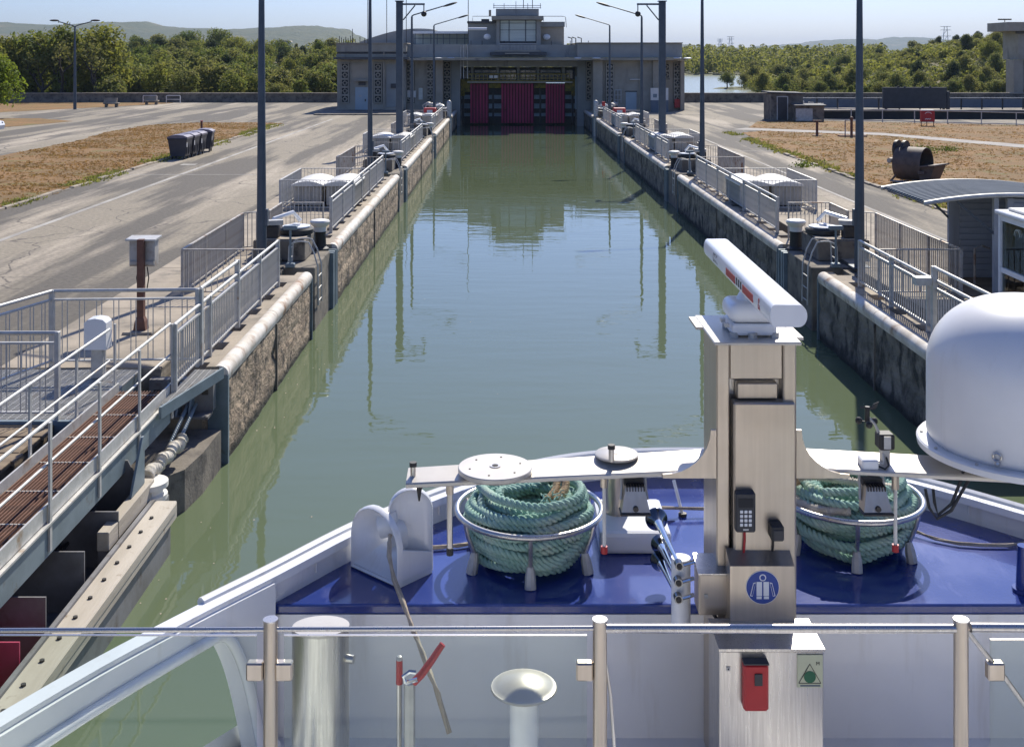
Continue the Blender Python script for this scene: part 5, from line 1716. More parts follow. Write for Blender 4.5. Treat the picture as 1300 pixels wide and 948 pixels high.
# far wood across the river: one mass
rg = random.Random(77)
vs, fs = [], []
for i in range(860):
    y = 398 + 190 * rg.random() ** 1.4
    px = (600 + 520 * rg.random()) if i < 460 else (-20 + 480 * rg.random())
    if i >= 460:
        y = 360 + 200 * rg.random()
    if i >= 620:
        px, y = 955 + 335 * rg.random(), 200 + 170 * rg.random()
    x = bxp(px, y)
    if i >= 620 and x < right_bank(y) + 3:
        continue
    z0 = ground_h(x, y)
    h = rg.uniform(4.5, 7.2); wd = rg.uniform(4, 6.5)
    if i >= 620:
        h *= .5; wd *= .75; z0 -= .3
    for q in range(95):
        d = Vector((rg.gauss(0, 1), rg.gauss(0, 1), rg.gauss(0, 1))).normalized()
        p = Vector((x + d.x * wd / 2 * rg.uniform(.6, 1), y + d.y * wd / 2, z0 + h * .52 + d.z * h * .48))
        nrm = (d + Vector((rg.gauss(0, .5), rg.gauss(0, .5), rg.gauss(.2, .5)))).normalized()
        u = nrm.orthogonal().normalized() * rg.uniform(.35, .7) * (.6 if i >= 620 else 1); v = nrm.cross(u).normalized() * rg.uniform(.3, .6) * (.6 if i >= 620 else 1)
        o_ = len(vs)
        vs += [p - u, p - v, p + u, p + v]; fs.append((o_, o_ + 1, o_ + 2, o_ + 3))
b = MB(); b.v, b.f, b.mi = [tuple(q) for q in vs], fs, [0] * len(fs)
me = bpy.data.meshes.new('forest'); me.from_pydata(b.v, [], b.f); me.materials.append(leaf_a)
o = bpy.data.objects.new('forest', me); COL.objects.link(o); o['kind'] = 'stuff'
# pylons on the skyline and a few houses in the trees
for px, top, base, Y, lab in ((1200.5, 34, 56, 900, 'lattice pylon standing above the wooded mound'), (927.5, 47, 62, 1500, 'small far pylon, taller of the two by the river bend'), (914, 50, 62, 1600, 'small far pylon, shorter of the two by the river bend')):
    h = (base - top) / F * Y; wd = h * .16
    c = at(px, base, Y)
    t = thing('pylon', lab, 'pylon', c)
    for sx in (-1, 1):
        b = MB(); b.tube([c + Vector((sx * wd, 0, 0)), c + Vector((sx * wd * .45, 0, h))], .0011 * Y * .28, 4); b.build('leg', galv, t)
    for z in (.45, .8, 1.0):
        b = MB(); b.tube([c + Vector((-wd * 1.9, 0, h * z)), c + Vector((wd * 1.9, 0, h * z))], .0010 * Y * .28, 4); b.build('crossarm', galv, t)
    for z in (.1, .5):
        b = MB(); b.tube([c + Vector((-wd * .9, 0, h * z)), c + Vector((wd * .6, 0, h * (z + .35)))], .0009 * Y * .25, 4); b.build('brace', galv, t)
for px, py, Y, wd, hh, m_, lab in ((182, 74.5, 240, 2.2, 1.2, bulk_tan, 'low house with a pinkish roof among the left trees'), (243, 67.5, 300, 2.6, 1.2, white_paint, 'small pale house high among the left trees'), (363, 55, 420, 1.8, .9, plastic_white, 'far white house on the ridge by the wooded hill')):
    c = at(px, py, Y)
    t = thing('house', lab, 'house', c, 'houses among the far trees')
    b = MB(); b.box(c.x - wd, c.x + wd, c.y, c.y + 3, c.z - 2, c.z + hh * .4); b.build('wall', m_, t)
    b = MB(); b.prism([(-wd * 1.1, hh * .4), (wd * 1.1, hh * .4), (wd * .8, hh), (-wd * .8, hh)], lambda u, v, k: (c.x + u, c.y - .3 + 3.6 * k, c.z + v)); b.build('roof', rust_paint if m_ is bulk_tan else bulk_tan, t)

# ================================================================== THE SHIP'S BOW
SX = 1.40                                       # centre line of the ship
HW = [(8.97, 0.0), (8.96, .25), (8.91, .65), (8.74, 1.08), (8.37, 1.61), (7.82, 2.15), (7.46, 2.44), (6.90, 2.81), (6.34, 3.20), (5.67, 3.62), (4.7, 4.1), (3.2, 4.65), (1.5, 5.1), (-1, 5.45), (-6, 5.6)]
def outline(side, off=0.0, y_min=-6, fine=True):
    pts = []
    src = HW
    for i in range(len(src) - 1):
        (y0, w0), (y1, w1) = src[i], src[i + 1]
        n = 4
        for k in range(n):
            u = k / n
            # Catmull-Rom
            ym1, wm1 = src[max(0, i - 1)] if i else (y0, -src[1][1])
            y2, w2 = src[min(len(src) - 1, i + 2)]
            f = lambda a, b, c, e: .5 * (2 * b + (c - a) * u + (2 * a - 5 * b + 4 * c - e) * u * u + (3 * b - a - 3 * c + e) * u ** 3)
            pts.append((f(ym1, y0, y1, y2), f(wm1, w0, w1, w2)))
    pts.append(src[-1])
    out = []
    for i, (y, w_) in enumerate(pts):
        a, c = pts[max(0, i - 1)], pts[min(len(pts) - 1, i + 1)]
        dy, dw = c[0] - a[0], c[1] - a[1]
        L = math.hypot(dy, dw) or 1
        ny, nw = dw / L, -dy / L                # outward
        yy, ww = y + ny * off, w_ + nw * off
        if i == 0:
            yy, ww = y + off, 0.0
        if y >= y_min:
            out.append((SX + side * max(0, ww), yy))
    return out
BW_Z, DK_Z, FL_Z = 1.985, 1.8, 1.0
SHIP = thing('ship', 'white bow of a river ship with a glossy blue foredeck', 'ship', (SX, 6, WZ))
def full_outline(off, y_min=-6):
    l = outline(-1, off, y_min)
    r = outline(1, off, y_min)
    return l[::-1] + r[1:]
def band(name, off0, z0, off1, z1, mat, y_min=-6, cond=None, thick=0.0):
    A, C = full_outline(off0, y_min), full_outline(off1, y_min)
    n = min(len(A), len(C))
    b = MB()
    vs = [(*A[i], z0) for i in range(n)] + [(*C[i], z1) for i in range(n)]
    fs = [(i, i + 1, n + i + 1, n + i) for i in range(n - 1)]
    if cond:
        fs = [f for f in fs if cond(vs[f[0]])]
    b.add(vs, fs)
    return b.build(name, mat, SHIP, smooth=True)
# hull side below the lower deck, flaring in to the water
band('hull', .12, FL_Z + .1, -.25, -3.0, ship_white)
# bulwark: outer skin, inner skin, flat cap with a rounded bead outside
LEFT_OPEN = lambda p: not (p[0] < SX and 4.3 < p[1] < 6.74)
band('bulwark', .10, FL_Z - .05, .02, BW_Z - .02, ship_white, cond=LEFT_OPEN)
band('bulwark_inner', .04, FL_Z, -.03, BW_Z - .02, ship_white, cond=LEFT_OPEN)
A, C = full_outline(.04, -6), full_outline(-.06, -6)
b = MB(); n = len(A)
b.add([(*p, BW_Z) for p in A] + [(*p, BW_Z) for p in C] + [(*p, BW_Z - .05) for p in A] + [(*p, BW_Z - .05) for p in C],
      [(i, i + 1, n + i + 1, n + i) for i in range(n - 1)] + [(i, 2 * n + i, 2 * n + i + 1, i + 1) for i in range(n - 1)] + [(n + i, n + i + 1, 3 * n + i + 1, 3 * n + i) for i in range(n - 1)])
b.build('bulwark_cap', ship_white, SHIP, smooth=True)
for side in (-1, 1):
    ol = outline(side, -.034, 6.95)
    for i in range(2, len(ol), 4):
        x, y = ol[i]
        if y > 8.8: continue
        b = MB(); b.tube([(x, y, DK_Z + .06), (x, y, BW_Z - .06)], .006, 4); b.build('weld_seam', ship_white, SHIP)
bead = [(x, y, BW_Z - .006) for x, y in full_outline(.045, -6) if y > 6.5 or x > SX]
b = MB(); b.tube(bead, .034, 8); b.build('cap_bead', ship_white, SHIP, smooth=True)
# left bulwark with its long rounded opening
P = [(x, y) for x, y in outline(-1, -.03, 3.9) if y < 7.0]
b = MB()
def open_z(y):                                  # upper edge of the opening
    u = (y - 4.3) / (6.72 - 4.3)
    if u <= 0 or u >= 1:
        return FL_Z
    return 1.835 - .84 * max(0, 1 - min(u, 1 - u) / .12) ** 2.2 - .06 * (1 - u)
PP = []
for i in range(len(P) - 1):
    for k in range(8):
        PP.append((P[i][0] + (P[i + 1][0] - P[i][0]) * k / 8, P[i][1] + (P[i + 1][1] - P[i][1]) * k / 8))
PP = [p for p in PP if 4.2 < p[1] < 6.82]
vs = []
for (x, y) in PP:
    z = max(FL_Z - .05, open_z(y))
    vs += [(x - .05, y, z), (x - .05, y, BW_Z - .03), (x + .06, y, z), (x + .06, y, BW_Z - .03)]
fs = []
for i in range(len(PP) - 1):
    o = 4 * i
    fs += [(o, o + 4, o + 5, o + 1), (o + 2, o + 3, o + 7, o + 6), (o, o + 2, o + 6, o + 4), (o + 1, o + 5, o + 7, o + 3)]
b.add(vs, fs); b.build('bulwark_panel', ship_white, SHIP, smooth=True, ang=60)
b = MB(); b.tube([(x + .07, y, max(FL_Z, open_z(y))) for x, y in PP], .032, 10); b.build('opening_trim', ship_white, SHIP, smooth=True)
# foredeck plate
DY = 6.9
edge = [p for p in full_outline(.005, DY - .12)]
edge[0] = (edge[0][0], DY); edge[-1] = (edge[-1][0], DY)
b = MB()
poly = edge
nn = len(poly)
b.add([(x, y, DK_Z) for x, y in poly] + [(x, y, DK_Z - .05) for x, y in poly], [tuple(range(nn))] + [(i, (i + 1) % nn, nn + (i + 1) % nn, nn + i) for i in range(nn)])
b.build('foredeck', ship_blue, SHIP)
xl, xr = poly[0][0], poly[-1][0]
b = MB(); b.rbox(xl + .02, xr - .02, DY - .035, DY + .01, DK_Z - .055, DK_Z + .004, .012, 2); b.build('deck_edge', ship_blue, SHIP)

band('waterway', -.012, DK_Z + .05, -.016, DK_Z + .003, ship_blue, y_min=DY + .02)
b = MB(); b.box(xl - .02, xr + .02, DY - .03, DY + .0, FL_Z - .05, DK_Z - .058); b.build('fascia', ship_white, SHIP)
b = MB(); b.box(.82, .97, DY - .036, DY - .0301, DK_Z - .17, DK_Z - .145); b.build('fascia_plate', steel_warm, SHIP)
# lower deck floor
low = [(x, y) for x, y in full_outline(.05, 3.0) if y < DY]
lf = [p for p in low if p[0] < SX]; rf = [p for p in low if p[0] > SX]
b = MB()
k = min(len(lf), len(rf))
poly = lf[:] + [(lf[-1][0], DY - .03), (rf[0][0], DY - .03)] + rf
b.add([(x, y, FL_Z) for x, y in poly], [tuple(range(len(poly)))]); b.build('lower_deck', ship_white, SHIP)
b = MB(); b.box(SX - 3.6, SX + 3.6, -6, 4.55, FL_Z + .02, 1.70); b.build('bridge_wing', ship_white, SHIP)
# raised base of the anchor gear on the foredeck
b = MB(); b.prism([(.82, 0), (.82, .10), (1.0, .16), (1.5, .16), (1.62, .10), (1.62, 0)], lambda u, v, k: (.62 + .5 * k, 6.75 + u, DK_Z + v)) if False else b.rbox(.62, 1.10, 7.55, 8.15, DK_Z + .002, DK_Z + .15, .03, 2)
b.build('anchor_hatch', ship_white, SHIP)
# white rim lines where a hatch is let into the deck
for y in (7.42, 8.1):
    b = MB(); b.box(.9, 1.2, y, y + .012, DK_Z + .0005, DK_Z + .006); b.build('deck_seam', ship_blue, SHIP)

# vent mushroom on its drum
t = thing('deck_vent', 'steel vent drum with a flat cap on the white hatch behind the arm', 'vent', (.77, 7.9, DK_Z + .15))
b = MB(); b.cyl(.77, 7.9, DK_Z + .15, 2.29, .088, 20); b.build('drum', steel_warm, t, smooth=True)
b = MB(); b.lathe(.77, 7.9, [(.10, 2.27), (.15, 2.285), (.152, 2.305), (.14, 2.318), (.01, 2.33)], 28); b.build('top', steel_cream, t, smooth=True)

# ---- radar mast
MT = thing('radar_mast', 'stainless steel radar mast with a tan front panel and curved gussets', 'mast', (SX + .06, 6.6, FL_Z))
X0, X1, Y0, Y1, ZT = 1.185, 1.635, 6.42, 6.84, 3.48
for (a, c) in ((X0, X0 + .075), (X1 - .075, X1)):
    b = MB(); b.rbox(a, c, Y0, Y1, FL_Z, ZT, .008, 1); b.build('side_post', steel_warm, MT)
b = MB(); b.box(X0 + .076, X1 - .076, Y0 + .10, Y0 + .12, FL_Z, ZT - .02); b.build('core_plate', steel_br, MT)
b = MB(); b.rbox(X0 + .076, X1 - .076, Y0 + .01, Y0 + .12, 3.28, ZT - .001, .006, 1); b.build('top_panel', steel_warm, MT)
b = MB(); b.rbox(X0 + .09, X1 - .01, Y0 - .035, Y0 + .06, 2.18, 3.16, .01, 1); b.build('front_panel', steel_warm, MT)
b = MB(); b.rbox(X0 + .12, X1 - .10, Y0 + .02, Y0 + .09, 3.165, 3.255, .006, 1); b.build('slot_plate', steel_warm, MT)
b = MB(); b.rbox(X0 - .02, X1 + .02, Y0 - .04, 7.05, ZT + .001, ZT + .02, .005, 1); b.build('top_plate', steel_cream, MT)
b = MB(); b.box(X0 - .06, X0 - .02, 6.75, 7.02, ZT + .002, ZT + .018); b.build('top_tab', steel_cream, MT)
b = MB(); b.box(X1 + .02, X1 + .06, 6.5, 6.8, ZT + .002, ZT + .018); b.build('top_tab', steel_cream, MT)
for s, xb in ((-1, X0), (1, X1)):
    prof = [(0, 2.725), (.30, 2.725), (.30, 2.745)]
    for k in range(9):
        g = math.pi / 2 * k / 8
        prof.append((.30 - .27 * math.sin(g), 2.745 + .25 * (1 - math.cos(g))))
    prof.append((0, 2.995))
    b = MB(); b.prism(prof, lambda u, v, k, s=s, xb=xb: (xb + s * (u + .0005), 6.425 + .022 * k, v)); b.build('gusset', steel_warm, MT)
# cross arm: left and right beam with chamfered front
def beam(xa, xc, za, zc, ka, kc, nm='arm'):
    b = MB()
    prof = [(0, 0), (-.012, .006), (-.012, .022), (0, .030), (.27, .055), (.27, 0)]
    n = 2
    vs = []
    for (x, z, k) in ((xa, za, ka), (xc, zc, kc)):
        vs += [(x, 6.462 + u * k, z + v) for u, v in prof]
    m_ = len(prof)
    fs = [tuple(range(m_)), tuple(range(m_, 2 * m_))] + [(i, (i + 1) % m_, m_ + (i + 1) % m_, m_ + i) for i in range(m_)]
    b.add(vs, fs)
    return b.build(nm, steel_cream, MT)
beam(-.565, X0 - .002, 2.655, 2.735, .62, .95)
beam(X1 + .002, 3.75, 2.748, 2.64, .9, .8)
for x, z in ((-.53, 2.69), (.605, 2.79)):
    b = MB(); b.cyl(x, 6.54, z - .01, z + .06, .016, 10); o_ = b.build('lamp_stub', steel_br, MT)
    b = MB(); b.cyl(x, 6.54, z + .061, z + .085, .021, 10); b.build('cap', black_paint, o_)
b = MB(); b.tube([(-.54, 6.6, 2.64), (-.46, 6.6, 2.64)], .025, 6); b.build('under_block', steel_br, MT)
b = MB(); b.tube([(-.50, 6.6, 2.635), (-.50, 6.6, 2.59), (-.50, 6.6, 2.53)], [.03, .014, .005], 8); b.build('under_spike', dark_steel, MT)
# round platform on the left arm
t = thing('round_platform', 'large round grey antenna platform on the left arm of the radar mast', 'platform', (-.06, 6.52, 2.72))
b = MB(); b.lathe(-.06, 6.52, [(.08, 2.70), (.19, 2.72), (.212, 2.735), (.212, 2.755), (.208, 2.759), (.045, 2.759)], 48); b.build('disc', steel_cream, t, smooth=True)
b = MB(); b.cyl(-.06, 6.52, 2.7592, 2.764, .032, 16); b.build('hub_ring', steel_br, t)
b = MB(); b.cyl(-.06, 6.52, 2.7642, 2.766, .018, 12); b.build('hub_hole', recess_dark, t)
for k in range(6):
    g = k * 1.047 + .3
    piece('screw', mesh_of(('screw', 0), lambda b: b.cyl(0, 0, 0, .003, .006, 6), dark_steel), t, (-.06 + .15 * math.cos(g), 6.52 + .15 * math.sin(g), 2.7592))

t = thing('round_platform', 'small pale round plate on the left arm between the big disc and the mast', 'platform', (.647, 6.66, 2.75))
b = MB(); b.lathe(.647, 6.66, [(.05, 2.74), (.06, 2.765), (.12, 2.768), (.127, 2.775), (.127, 2.782), (.122, 2.786), (.004, 2.787)], 40); b.build('disc', steel_cream, t, smooth=True)
b = MB(); b.cyl(.647, 6.66, 2.7872, 2.790, .02, 14); b.build('hub_ring', steel_br, t)
# aerials hanging below the arm
for x, z0, z1, red, lab, cat in ((-.32, 2.67, 2.25, False, 'grey rod with a black foot hanging below the left arm', 'rod'), (.565, 2.71, 2.26, True, 'thin pale aerial with a red tip hanging left of the floodlight', 'aerial'),
                            (2.235, 2.70, 2.27, True, 'thin pale aerial with a red tip hanging before the right rope basket', 'aerial')):
    t = thing('hanging_aerial', lab, cat, (x, 6.55, z1), 'rods hanging below the mast arms')
    b = MB(); b.cyl(x, 6.55, z1 + .03, z0, .017 if not red else .011, 8); b.build('rod', steel_br if not red else plastic_white, t, smooth=True)
    b = MB(); b.cyl(x, 6.55, z0 - .08, z0 + .002, .022, 8); b.build('socket', steel_warm, t, smooth=True)
    b = MB(); b.cyl(x, 6.55, z1 - .01, z1 + .03, .02, 8); b.build('tip', red_paint if red else black_paint, t, smooth=True)

# floodlights hung below the arms
def flood(x, lab):
    t = thing('floodlight', lab, 'floodlight', (x, 6.5, 2.55), 'floodlights below the mast arms')
    b = MB(); b.box(x - .055, x + .055, 6.50, 6.56, 2.63, 2.69); b.build('bracket', dark_steel, t)
    b = MB()
    pr = [(-.052, .075), (.052, .075), (.080, -.05), (-.080, -.05)]
    b.prism(pr, lambda u, v, k: (x + u, 6.45 + .10 * k - (0 if v > 0 else .045), 2.59 + v)); b.build('housing', steel_warm, t)
    b = MB(); b.rbox(x - .088, x + .084, 6.385, 6.49, 2.525, 2.54, .005, 1); b.build('rim', dark_steel, t)
    for i in range(7):
        b = MB(); b.box(x - .048 + i * .016, x - .042 + i * .016, 6.438, 6.53, 2.645, 2.672); b.build('fin', dark_steel, t)
    for s in (-1, 1):
        b = MB(); b.tube([(x + s * .068, 6.54, 2.71), (x + s * .068, 6.52, 2.64), (x + s * .076, 6.49, 2.58)], .008, 6); b.build('yoke', galv, t)
    b = MB(); b.xcyl((x, 6.395, 2.56), (x, 6.42, 2.56), .015, 10); b.build('latch', dark_steel, t)
flood(.73, 'grey floodlight hanging below the left arm beside the round vent')
flood(2.09, 'grey floodlight hanging below the right arm over the green rope')
t = thing('junction_box', 'small pale box with cables on the right arm of the mast', 'box', (2.08, 6.58, 2.78))
b = MB(); b.rbox(2.02, 2.115, 6.47, 6.57, 2.752, 2.81, .008, 1); b.build('box', white_paint, t)
b = MB(); b.tube([(2.115, 6.52, 2.79), (2.15, 6.50, 2.78), (2.16, 6.53, 2.80), (2.17, 6.57, 2.81)], .005, 5); b.build('cable', plastic_white, t, smooth=True)
b = MB(); b.tube([(2.115, 6.5, 2.77), (2.15, 6.47, 2.76), (2.18, 6.5, 2.77), (2.19, 6.57, 2.79)], .006, 5); b.build('cable', black_paint, t, smooth=True)
# anemometer
t = thing('wind_sensor', 'black cup anemometer and vane on a post of the right arm', 'wind sensor', (2.28, 6.6, 2.75))
b = MB(); b.rbox(2.165, 2.215, 6.575, 6.625, 2.72, 2.835, .006, 1); b.build('post', galv, t)
b = MB(); b.rbox(2.145, 2.235, 6.555, 6.645, 2.836, 2.925, .008, 1); b.build('box', black_paint, t)
b = MB(); b.box(2.17, 2.21, 6.55, 6.554, 2.845, 2.917); b.build('box_face', galv, t)
b = MB(); b.tube([(2.155, 6.6, 2.925), (2.135, 6.6, 2.97), (2.10, 6.6, 3.01)], .008, 6); b.build('arm', galv, t, smooth=True)
b = MB(); b.cyl(2.09, 6.6, 2.985, 3.075, .014, 10); b.build('spindle', black_paint, t)
for k in range(3):
    g = 2.1 * k + .4
    c = Vector((2.09 + .05 * math.cos(g), 6.6 + .05 * math.sin(g), 2.985))
    b = MB(); b.sphere(c, .021, 10); b.build('cup', black_paint, t, smooth=True)
    b = MB(); b.xcyl((2.09, 6.6, 2.985), c, .004, 5); b.build('cup_arm', black_paint, t)
b = MB(); b.prism([(0, 0), (.05, .01), (.075, .07), (.03, .05)], lambda u, v, k: (2.105 + u * .7, 6.598 + .004 * k, 3.055 + v * .7)); b.build('vane', black_paint, t)
b = MB(); b.xcyl((2.05, 6.6, 3.07), (2.12, 6.6, 3.07), .005, 6); b.build('vane_rod', black_paint, t)

# ---- radar scanner on its gearbox
t = thing('radar_scanner', 'white open-array radar scanner with red bars on a rounded gearbox atop the mast', 'radar', (1.41, 6.62, ZT + .02))
b = MB(); b.rbox(1.27, 1.55, 6.47, 6.75, ZT + .10, ZT + .215, .05, 4); b.build('gearbox', white_paint, t, smooth=True, ang=60)
b = MB(); b.rbox(1.285, 1.54, 6.48, 6.74, ZT + .03, ZT + .098, .015, 2); b.build('gearbox_base', white_paint, t)
for x, y in ((1.30, 6.50), (1.53, 6.50), (1.30, 6.72), (1.53, 6.72), (1.40, 6.47)):
    b = MB(); b.cyl(x, y, ZT + .02, ZT + .05, .026, 8); b.build('foot', galv, t, smooth=True)
for y in (6.5, 6.62):
    b = MB(); b.box(1.245, 1.27, y - .02, y + .02, ZT + .08, ZT + .10); b.build('latch', galv, t)
b = MB(); b.cyl(1.41, 6.62, ZT + .215, ZT + .26, .075, 20, .05); b.build('turntable', white_paint, t, smooth=True)
b = MB(); b.box(1.375, 1.445, 6.0, 7.2, ZT + .255, ZT + .272); b.build('array_rail', galv, t)
RZ = -.015
def arr(u, v, k):
    y = 5.60 if k == 0 else 7.62
    return (1.405 + u + (.004 if k else -.02), y, 3.825 + v)
prof = []
for k in range(13):
    g = -math.pi / 2 + math.pi * k / 12
    prof.append((.052 + .042 * math.cos(g), .0 + .055 * math.sin(g)))
for k in range(7):
    g = math.pi / 2 + math.pi * k / 6 * .999
    prof.append((-.066 + .022 * math.cos(g), .0 + .055 * math.sin(g)))
b = MB(); b.prism(prof, arr); b.build('array', white_paint, t, smooth=True, ang=50)
def side_mark(y0, y1, z0, z1, mat, nm='red_bar'):
    b = MB(); x = 1.405 - .066 - .022 - .0095 + 0
    b.box(x - .012, x + .0, y0, y1, 3.825 + z0, 3.825 + z1); return b.build(nm, mat, t)
def xside(y): return 1.405 - .088 - .02 + .024 * (y - 5.6) / 2.02
def decal(y0, y1, z0, z1, mat, nm):
    b = MB(); b.add([(xside(y0) - .0015, y0, 3.825 + z0), (xside(y1) - .0015, y1, 3.825 + z0), (xside(y1) - .0015, y1, 3.825 + z1), (xside(y0) - .0015, y0, 3.825 + z1),
                     (xside(y0) + .03, y0, 3.825 + z0), (xside(y1) + .03, y1, 3.825 + z0), (xside(y1) + .03, y1, 3.825 + z1), (xside(y0) + .03, y0, 3.825 + z1)],
                    [(0, 1, 2, 3), (0, 1, 5, 4), (1, 2, 6, 5), (2, 3, 7, 6), (3, 0, 4, 7)])
    return b.build(nm, mat, t)
decal(6.02, 6.30, -.026, .016, red_paint, 'red_bar')
decal(6.52, 6.80, -.026, .016, red_paint, 'red_bar')
for y in (6.35, 6.41, 6.47):
    decal(y - .012, y + .012, -.022, .020, black_paint, 'black_mark')
# lettering near the far end, only strokes can be made out: "..LTA\"
def text(body, size, mat, parent, mtx, nm='lettering'):
    cu = bpy.data.curves.new(nm, 'FONT'); cu.body = body; cu.size = size; cu.extrude = .0006; cu.align_x = 'CENTER'; cu.align_y = 'CENTER'
    cu.materials.append(mat)
    o = bpy.data.objects.new('tmp', cu); COL.objects.link(o)
    dg = bpy.context.evaluated_depsgraph_get()
    me = bpy.data.meshes.new_from_object(o.evaluated_get(dg))
    bpy.data.objects.remove(o)
    me.materials.clear(); me.materials.append(mat)
    me.transform(Matrix.Translation(-wloc(parent)) @ mtx)
    ob = bpy.data.objects.new(nm, me); COL.objects.link(ob); ob.parent = parent
    return ob
mt_l = Matrix.Translation((1.405 - .09 + .002, 7.18, 3.823)) @ Matrix(((0, 0, -1, 0), (-1, 0, 0, 0), (0, 1, 0, 0), (0, 0, 0, 1)))
text('LTA\\', .075, bark, t, mt_l)
mt_l = Matrix.Translation((1.405 - .09 - .014, 5.87, 3.822)) @ Matrix(((0, 0, -1, 0), (-1, 0, 0, 0), (0, 1, 0, 0), (0, 0, 0, 1)))
text('&', .085, red_paint, t, mt_l, 'emblem')

# ---- radome
t = thing('radome', 'big white satellite radome with a flange at the right end of the mast arm', 'radome', (2.98, 6.6, 2.72))
RX, RY, RR = 3.01, 6.62, .54
prof = [(RR - .02, 2.862), (RR, 2.90), (RR, 3.29)]
for k in range(1, 15):
    g = math.pi / 2 * k / 14
    prof.append((RR * math.cos(g) ** .85 if k < 14 else .005, 3.29 + .42 * math.sin(g)))
b = MB(); b.lathe(RX, RY, prof, 64); b.build('dome', radome_mat, t, smooth=True, ang=60)
b = MB(); b.lathe(RX, RY, [(RR - .1, 2.80), (RR + .05, 2.815), (RR + .055, 2.85), (RR + .045, 2.86), (RR - .03, 2.861)], 64); b.build('flange', radome_mat, t, smooth=True)
b = MB(); b.lathe(RX, RY, [(.12, 2.70), (.30, 2.72), (RR - .08, 2.799), (RR - .1, 2.7995)], 40); b.build('base', radome_mat, t, smooth=True)
for k in range(12):
    g = k * math.pi / 6 + .18
    piece('flange_bolt', mesh_of(('fbolt', 0), lambda b: b.cyl(0, 0, 0, .008, .010, 6), galv), t, (RX + (RR + .025) * math.cos(g), RY + (RR + .025) * math.sin(g), 2.861))
for g in (-2.25, -1.5, -.7):
    cx_, cy_ = RX + (RR + .012) * math.cos(g), RY + (RR + .012) * math.sin(g)
    b = MB(); b.tube([(cx_ + .022 * math.cos(a) * -math.sin(g), cy_ + .022 * math.cos(a) * math.cos(g), 2.925 + .022 * math.sin(a)) for a in [2 * math.pi * k / 14 for k in range(14)]], .006, 6, closed=True); b.build('eye_ring', steel_br, t, smooth=True)
    b = MB(); b.sphere((cx_, cy_, 2.89), .016, 8); b.build('eye_foot', steel_br, t, smooth=True)
t = thing('cable_loop', 'black cables looping under the radome flange', 'cables', (2.5, 6.5, 2.55))
for dx, pts in enumerate((((2.62, 6.5, 2.80), (2.585, 6.48, 2.70), (2.53, 6.48, 2.56), (2.46, 6.5, 2.49), (2.44, 6.5, 2.56), (2.44, 6.52, 2.63)),
            ((2.70, 6.5, 2.78), (2.60, 6.47, 2.66), (2.52, 6.46, 2.53), (2.45, 6.49, 2.47), (2.41, 6.5, 2.53), (2.395, 6.52, 2.63)))):
    b = MB(); b.tube(pts, .009, 6); b.build('cable', black_paint, t, smooth=True)

# ---- panel fittings on the mast
t = thing('keypad', 'dark keypad with white buttons on the tan mast panel', 'keypad', (1.335, 6.37, 2.5))
KX, KZ = 1.33, 2.565
b = MB(); b.rbox(KX - .055, KX + .055, 6.325, 6.385, KZ - .105, KZ + .115, .008, 1); b.build('body', dark_panel, t)
b = MB(); b.box(KX - .042, KX + .042, 6.3235, 6.3249, KZ + .035, KZ + .085); b.build('screen', recess_dark, t)
for r in range(4):
    for c in range(3):
        piece('button', mesh_of(('button', 0), lambda b: b.rbox(-.0085, .0085, -.004, 0, -.0085, .0085, .002, 1), white_paint if True else red_paint), t, (KX - .024 + c * .024, 6.3245, KZ + .012 - r * .024))
b = MB(); b.box(KX - .015, KX + .015, 6.3215, 6.3245, KZ - .09, KZ - .083); b.build('label_strip', plastic_white, t)
b = MB(); b.tube([(KX, 6.36, KZ - .105), (KX + .002, 6.365, KZ - .16), (KX - .004, 6.37, KZ - .25), (KX + .01, 6.38, KZ - .34)], .007, 6); b.build('cable', red_paint, t)
t = thing('deck_camera', 'small black cube on the mast panel right of the keypad', 'camera', (1.49, 6.36, 2.47))
b = MB(); b.rbox(1.465, 1.535, 6.29, 6.385, 2.425, 2.51, .008, 1); b.build('body', black_paint, t)
b = MB(); b.rbox(1.475, 1.53, 6.284, 6.291, 2.432, 2.49, .003, 1); b.build('face', dark_panel, t)
b = MB(); b.tube([(1.49, 6.36, 2.425), (1.492, 6.37, 2.37), (1.49, 6.38, 2.33)], .006, 6); b.build('cable', dark_steel, t)

# sign box with the blue suit sign
t = thing('sign_box', 'stainless box with sloping top and a round blue protective-suit sign', 'box', (1.43, 6.3, 2.0))
b = MB(); b.prism([(6.27, 1.955), (6.27, 2.30), (6.40, 2.345), (6.40, 1.955)], lambda u, v, k: (1.232 + .355 * k, u, v)); b.build('box', steel_warm, t)
b = MB(); b.box(1.235, 1.585, 6.31, 6.40, 1.5, 1.953); b.build('pedestal', steel_br, t)
SXc, SZc, SYf = 1.41, 2.185, 6.2675
def flatdisc(r, y, mat, nm, n=36, c=(SXc, SZc), par=None):
    b = MB(); b.add([(c[0] + r * math.cos(2 * math.pi * k / n), y, c[1] + r * math.sin(2 * math.pi * k / n)) for k in range(n)] + [(c[0] + r * math.cos(2 * math.pi * k / n), y + .0012, c[1] + r * math.sin(2 * math.pi * k / n)) for k in range(n)],
                    [tuple(range(n))] + [(k, (k + 1) % n, n + (k + 1) % n, n + k) for k in range(n)])
    return b.build(nm, mat, par or t)
sign_blue = M('sign_blue', (.02, .06, .30), None, rough=.4)
sign_white = M('sign_white', (.75, .76, .78), None, rough=.4)
flatdisc(.092, SYf + .001, sign_white, 'sign_rim')
flatdisc(.089, SYf - .001, sign_blue, 'sign')
flatdisc(.019, SYf - .003, sign_white, 'sign_head', 16, (SXc, SZc + .055))
flatdisc(.013, SYf - .005, sign_blue, 'sign_face', 16, (SXc, SZc + .055))
